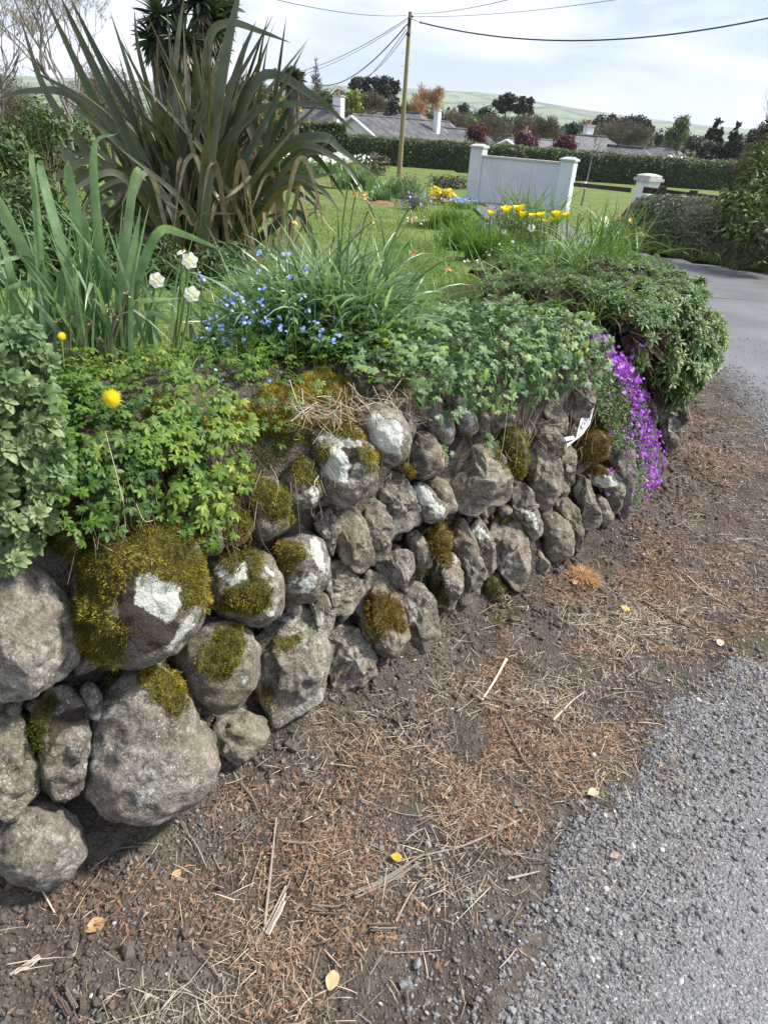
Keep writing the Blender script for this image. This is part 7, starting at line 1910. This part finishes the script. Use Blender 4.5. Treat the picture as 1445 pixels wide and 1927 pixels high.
for p_ in P_:
    a = rng.uniform(0, 6.28); Lq = rng.gamma(3, .022) + .02; d = np.array([math.cos(a), math.sin(a), 0]); nn_ = np.array([-d[1], d[0], 0])
    r_ = rng.uniform(.0008, .0017)
    tube(mb, spline([p_ - d * Lq * .5 + [0, 0, .003], p_ + nn_ * rng.normal(0, .09) * Lq + [0, 0, .006], p_ + d * Lq * .5 + [0, 0, .004 + rng.uniform(0, .008)]], 6), [r_ * .7, r_, r_, r_, r_ * .8, r_ * .5], 5, var=rng.random())
tag(mb.build('twig_litter', M['twig'], origin=(0, 0, 0)), kind='stuff')
# moss and weeds at the foot
n = 9000; P_ = verge_pts(n, lambda P_, sd, s: np.clip(pxblob(P_, [(900, 1160, 60, 22, 1), (870, 1170, 30, 20, 1), (560, 1395, 90, 40, .35), (700, 1330, 90, 30, .35), (1000, 1110, 60, 16, .4), (430, 1620, 120, 40, .25), (1250, 900, 60, 30, .3), (60, 1670, 60, 40, .3), (1060, 1550, 100, 40, .25)]) * (.3 + fbm(P_, 14, 2, 66)), 0, 1))
mb = MB(); tufts(mb, P_, np.repeat([[0, 0, 1.0]], n, 0), rng.uniform(.003, .007, n), rng.uniform(.0012, .0022, n), .8, 0, np.clip(rng.normal(.45, .2, n), 0, 1))
tag(mb.build('ground_moss', M['moss'], origin=(0, 0, 0)), kind='stuff')
mb = MB(); k = 0
for x, y, c_ in [(955, 1195, 5), (840, 1220, 7), (920, 1195, 4), (850, 1245, 4), (1095, 985, 5), (880, 968, 4)]:
    p_ = atZ(x, y, 0) if y > 970 else wall_hit(x, y)[0]
    inst(mb, FT_OV[0], FT_OV[1], frames(unit(np.array([0, -.2, 1.0]) + .4 * rdir(c_)), rdir(c_), rng.uniform(.008, .018, c_)), p_ + rng.normal(0, .012, (c_, 3)) * [1, 1, .2] + [0, 0, .012], tip=FT_OV[2], var=rng.uniform(.5, 1, c_))
tag(mb.build('weeds', M['cinquefoil']), kind='stuff')

# single sticks and leaves one can point to
def gp(x, y, dz=0.0):
    p_ = atZ(x, y, 0); s_, _ = su(p_[0], p_[1]); sd = road_sd(p_[:1], p_[1:2])[0]
    p_[2] = (road_z(p_[:1], p_[1:2], np.array([sd]))[0] if sd > 0 else vz(p_[:1], p_[1:2])[0]) + dz
    return p_
def stick(name, label, cat, pts, r_, var, mk='twig', taper=.6, sides=7):
    P_ = np.array([gp(x, y, r_ + .003) for x, y in pts]); q = spline(P_, 14); q[:, 2] = np.maximum(q[:, 2], vz(q[:, 0], q[:, 1]) + r_ * .7)
    m_ = MB(); tube(m_, q, np.linspace(r_, r_ * taper, 14) * (1 + .12 * rng.normal(size=14)), sides, var=var)
    return tag(m_.build(name, M[mk]), label, cat)
stick('stick', 'long straight pale stick pointing away at the lower middle', 'stick', [(498, 1748), (510, 1640), (520, 1556)], .0042, .8)
stick('twig', 'slightly curved brown twig right of the top of the straight stick', 'twig', [(530, 1592), (580, 1596), (626, 1586)], .0036, .65)
stick('twig', 'long thin grey twig with a bend crossing the litter', 'twig', [(977, 1545), (880, 1590), (799, 1615)], .0034, .8)
stick('stem', 'flat pale split stem lying like a pointer in the middle of the verge', 'stick', [(951, 1247), (930, 1285), (905, 1327)], .0052, 1.0, 'straw')
stick('twig', 'dark curved branch by the foot of the pale split stem', 'twig', [(900, 1322), (960, 1328), (1020, 1345), (1080, 1370)], .0045, .35)
stick('twig', 'long thin dark twig running down through the litter below the branch', 'twig', [(942, 1352), (975, 1410), (1003, 1450), (1070, 1474)], .0040, .5)
stick('twig', 'pale forked looking twig right of the dark branch', 'twig', [(1040, 1358), (1075, 1320), (1100, 1302)], .0042, .95)
stick('twig', 'thin curved straw coloured stem at the lower left edge', 'twig', [(0, 1655), (70, 1690), (110, 1740)], .0028, .95, 'straw')
stick('twig', 'short grey twig near the bottom middle', 'twig', [(620, 1735), (660, 1780), (688, 1818)], .0026, .7)
stick('twig', 'bent brown twig below the mossy round boulder', 'twig', [(455, 1500), (475, 1520), (488, 1545)], .0046, .45)
stick('twig', 'pale twig along the bottom edge below the tan leaf', 'twig', [(555, 1925), (575, 1890), (622, 1862)], .0028, .9)
stick('twig', 'weathered twig in the shade near the far litter drift', 'twig', [(1210, 1130), (1260, 1160), (1300, 1182)], .005, .4)
stick('twig', 'long pale straw beside the dark grit near the tarmac', 'twig', [(1290, 1090), (1330, 1120), (1390, 1150)], .003, .9, 'straw')
stick('twig', 'short pale twig on the grit right of the bark strips', 'twig', [(955, 1655), (985, 1648), (1015, 1640)], .0035, .9)
stick('twig', 'loose grey splinter under the yellow leaf', 'twig', [(744, 1740), (765, 1700), (782, 1670)], .0034, .8)
def bark_strip(name, label, pts, w, h, var, n=5):
    P_ = spline(np.array([gp(x, y, .006) for x, y in pts]), 12); m_ = MB()
    T_ = unit(np.gradient(P_, axis=0)); sd_ = np.cross(T_, [0, 0, 1.0])
    for k in range(n):
        off_ = (k - (n - 1) / 2) * w / n; a, b = sorted(rng.integers(0, 12, 2)); a, b = min(a, 3), max(b, 8)
        q = P_[a:b + 1] + sd_[a:b + 1] * off_ + np.array([0, 0, 1]) * rng.uniform(0, h) + rng.normal(0, .0006, (b + 1 - a, 3))
        tube(m_, q, w / n * .62 * rng.uniform(.7, 1.2), 5, var=np.clip(var + rng.normal(0, .15), 0, 1))
    return tag(m_.build(name, M['twig']), label, 'bark')
bark_strip('bark_strip', 'bundle of pale split bark strips left of the wood chips', [(480, 1800), (515, 1735), (550, 1662)], .020, .006, .85)
bark_strip('bark_strip', 'long grey weathered bark strip running right under the yellow leaf', [(633, 1707), (720, 1665), (799, 1617)], .018, .006, .6)
bark_strip('bark_strip', 'dark frayed bark branching down from the long strip', [(690, 1715), (720, 1685), (745, 1655)], .014, .005, .4)
bark_strip('bark_strip', 'dark broken bark chunk below the long strip', [(565, 1712), (600, 1720), (638, 1722)], .018, .006, .3)
bark_strip('wood_chip', 'thick flat ribbed wood chip near the grit', [(690, 1755), (720, 1753), (752, 1752)], .020, .008, .4, 6)
bark_strip('bark_strip', 'reddish brown broken bark lump at the bottom left corner', [(110, 1870), (130, 1900), (150, 1935)], .026, .008, .35, 6)
bark_strip('bark_strip', 'pale splintered stem at the lower left', [(28, 1860), (65, 1830), (100, 1803)], .012, .004, .85, 4)
def fallen(label, px, size, mk, var, az, curl=.5, stalk=True, dz=.006):
    c = gp(px[0], px[1], dz); o = thing('fallen_leaf', label, 'leaf', tuple(c)); m_ = MB()
    n_, w_ = 10, 7; t = np.linspace(0, 1, n_); s = np.linspace(-1, 1, w_); Tt, Ss = np.meshgrid(t, s, indexing='ij')
    hw = .36 * np.sin(np.pi * Tt ** .8 * .97 + .03) ** .8
    x = Ss * hw * (1 + .08 * vnoise(P3(Tt * 6, Ss * 3), 1, int(px[0]))); z = curl * (.25 * (Ss * hw) ** 2 * 3 + .16 * (Tt - .5) ** 2 * 2) + .05 * vnoise(P3(Tt * 4, Ss * 3), 1, 5)
    V = np.stack([x, Tt - .5, z], -1).reshape(-1, 3) * size @ rotz(az).T + c
    m_.add(V, gridF(n_, w_)[:, ::-1], var=np.clip(var + .2 * vnoise(V, 90, 3), 0, 1), tip=0); m_.build('leaf_blade', M[mk], o)
    if stalk:
        m_ = MB(); a = c + np.array([0, -.5, .12]) @ rotz(az).T * size; b = c + np.array([.05, -1.0, .12]) @ rotz(az).T * size
        tube(m_, spline([a, (a + b) / 2 + [0, 0, .002], b], 5), .0010, 5, var=var); m_.build('leaf_stalk', M['brown_stem'], o)
M['tan_leaf'] = leafmat('tan_leaf', [(0, (.20, .10, .04)), (.5, (.42, .26, .12)), (1, (.60, .44, .26))], .6, .2)
M['yellow_leaf'] = leafmat('yellow_fallen', [(0, (.5, .30, .03)), (1, (.75, .58, .16))], .5, .3)
fallen('tan crumpled leaf with a long stalk at the bottom middle', (625, 1850), .040, 'tan_leaf', .8, 2.9)
fallen('brown curled pointed leaf at the lower left', (182, 1755), .044, 'tan_leaf', .55, 2.2, 1.2)
fallen('brown rolled leaf at the foot of the big speckled boulder', (297, 1545), .034, 'tan_leaf', .4, 1.0, 1.5, False)
fallen('golden brown leaf leaning on the foot of the wall', (603, 1338), .040, 'tan_leaf', .7, 1.2, 1.0, False, .012)
fallen('darker brown leaf behind the golden one at the wall foot', (640, 1338), .030, 'tan_leaf', .25, .3, 1.0, False, .010)
fallen('small bright yellow leaf on the bark strip', (745, 1622), .030, 'yellow_leaf', .3, 1.4, .9, False, .016)
fallen('pale yellow leaf propped upright by the wall foot', (922, 1152), .042, 'yellow_leaf', .9, .3, .8, False, .010)
fallen('tiny yellow leaf on the bare soil near the wall', (776, 1270), .018, 'yellow_leaf', .8, .9, .4, False)
fallen('pale cream leaf on the open soil beyond the yellow one', (1175, 1148), .040, 'yellow_leaf', 1.0, .8, .5, False)
fallen('pink brown dry leaf near the gravel patch', (334, 1660), .026, 'tan_leaf', .7, 2.5, 1.0, False)
fallen('dry tan leaf under the brown fibrous tuft', (1078, 1110), .036, 'tan_leaf', .7, 2.8, .9, False)
fallen('pale dry leaf at the far end of the twig drift', (1355, 1210), .040, 'straw', .8, 2.6, 1.2, False)
fallen('grey dry leaf on the edge of the litter by the tarmac', (1115, 1495), .036, 'straw', .7, 2.0, 1.0, False)
fallen('tan leaf lodged between the flat boulder and the mossy one', (98, 1078), .03, 'tan_leaf', .5, 1.0, 1.0, False) if False else None

# coir-like brown tuft by the wall foot
c = atZ(1092, 1098, 0); o = None; mb = MB(); k = 1500
dd = rdir(k); dd[:, 2] = np.abs(dd[:, 2]); P_ = c + dd * np.array([.065, .045, .055]) * rng.uniform(.55, 1, k)[:, None]
straps(mb, P_, np.arctan2(dd[:, 1], dd[:, 0]) + rng.normal(0, .6, k), rng.uniform(-.3, .9, k), rng.uniform(.3, 1.6, k), rng.uniform(.025, .05, k), .0018, 4, 0, var=np.clip(rng.normal(.55, .2, k), 0, 1))
M['coir'] = leafmat('dead_tuft', [(0, (.22, .10, .04)), (.6, (.46, .26, .12)), (1, (.62, .42, .24))], .85, .1)
tag(mb.build('dead_tuft', M['coir'], origin=c), 'rounded tuft of dead orange brown fibres at the foot of the wall', 'tuft')

# white folded card tucked in the wall, with a printed ring
a, b = wall_hit(1072, 826), wall_hit(1098, 800)
Pc = b[0] + unit(EYE - b[0]) * .07
o = thing('card_label', 'folded white card with a printed ring stuck between the stones', 'card', tuple(Pc)); mm_ = np.linalg.norm(Pc - EYE) / FPX
def onplane(x, y, dz=0.0):
    d = ray(x, y); n_ = unit(np.array([[.25, -.6, .76]]))[0]; t = ((Pc - EYE) @ n_) / (d @ n_); return EYE + d * t + n_ * dz
def sheet(mb, pts, th=.0012, dz=0.0, **kw):
    P_ = np.array([onplane(x, y, dz) for x, y in pts]); n_ = unit(np.array([[.25, -.6, .76]]))[0]; k = len(P_)
    V = np.concatenate([P_, P_ - n_ * th]); j = np.arange(k)
    mb.add(V, [j[None], (j + k)[::-1][None], np.stack([j, j + k, (j + 1) % k + k, (j + 1) % k], -1)])
M['card'] = plain('white_card', (.56, .57, .59), .6)
M['ink'] = plain('grey_print', (.10, .10, .11), .6)
m1 = MB(); sheet(m1, [(1097, 774), (1119, 763), (1110, 797), (1096, 818), (1083, 826)]); pn = m1.build('card_face', M['card'], o, smooth=False)
m1 = MB(); sheet(m1, [(1083, 826), (1096, 818), (1067, 841), (1061, 838)], dz=.001); sheet(m1, [(1058, 824), (1078, 820), (1083, 826), (1062, 831)], dz=.002); m1.build('card_fold', M['card'], o, smooth=False)
m1 = MB(); cc = np.array([1102, 794]); ang = np.linspace(0, 2 * math.pi, 25)[:-1]
def ringpx(r1, r2): return [(cc[0] + (r1 * math.cos(t)) * .62 + (r1 * math.sin(t)) * -.28, cc[1] + r1 * math.sin(t) * 1.0 + r1 * math.cos(t) * -.45) for t in ang]
for ro, ri in ((13, 10.4), (5, 2.8)):
    Po = np.array([onplane(*p_, dz=.0022) for p_ in ringpx(ro, 0)]); Pi = np.array([onplane(*p_, dz=.0022) for p_ in ringpx(ri, 0)]); j = np.arange(24)
    m1.add(np.concatenate([Po, Pi]), np.stack([j, (j + 1) % 24, (j + 1) % 24 + 24, j + 24], -1))
m1.build('printed_ring', M['ink'], pn, smooth=False)
# roots, dry stems hanging on the face of the wall
mb = MB()
for px in [[(800, 730), (850, 800), (870, 830), (877, 900)], [(640, 690), (650, 800), (655, 830)], [(1040, 1130), (1060, 1150), (1100, 1152)]]: pass
for k in range(150):
    x, y = rng.uniform(170, 1120), 0; y = np.interp(x, [170, 400, 700, 1100], [940, 940, 820, 760]) + rng.uniform(0, 110)
    P_, u = wall_hit(x, y); P_ = P_ + unit(EYE - P_) * rng.uniform(.05, .09); Lq = rng.gamma(2.5, .02)
    tube(mb, spline([P_ + [0, 0, Lq], P_ + rng.normal(0, .012, 3), P_ - [0, 0, Lq * .6] + rng.normal(0, .02, 3)], 6), rng.uniform(.0005, .0011), 4, cap=False, var=rng.random())
tag(mb.build('dry_roots', M['straw']), kind='stuff')
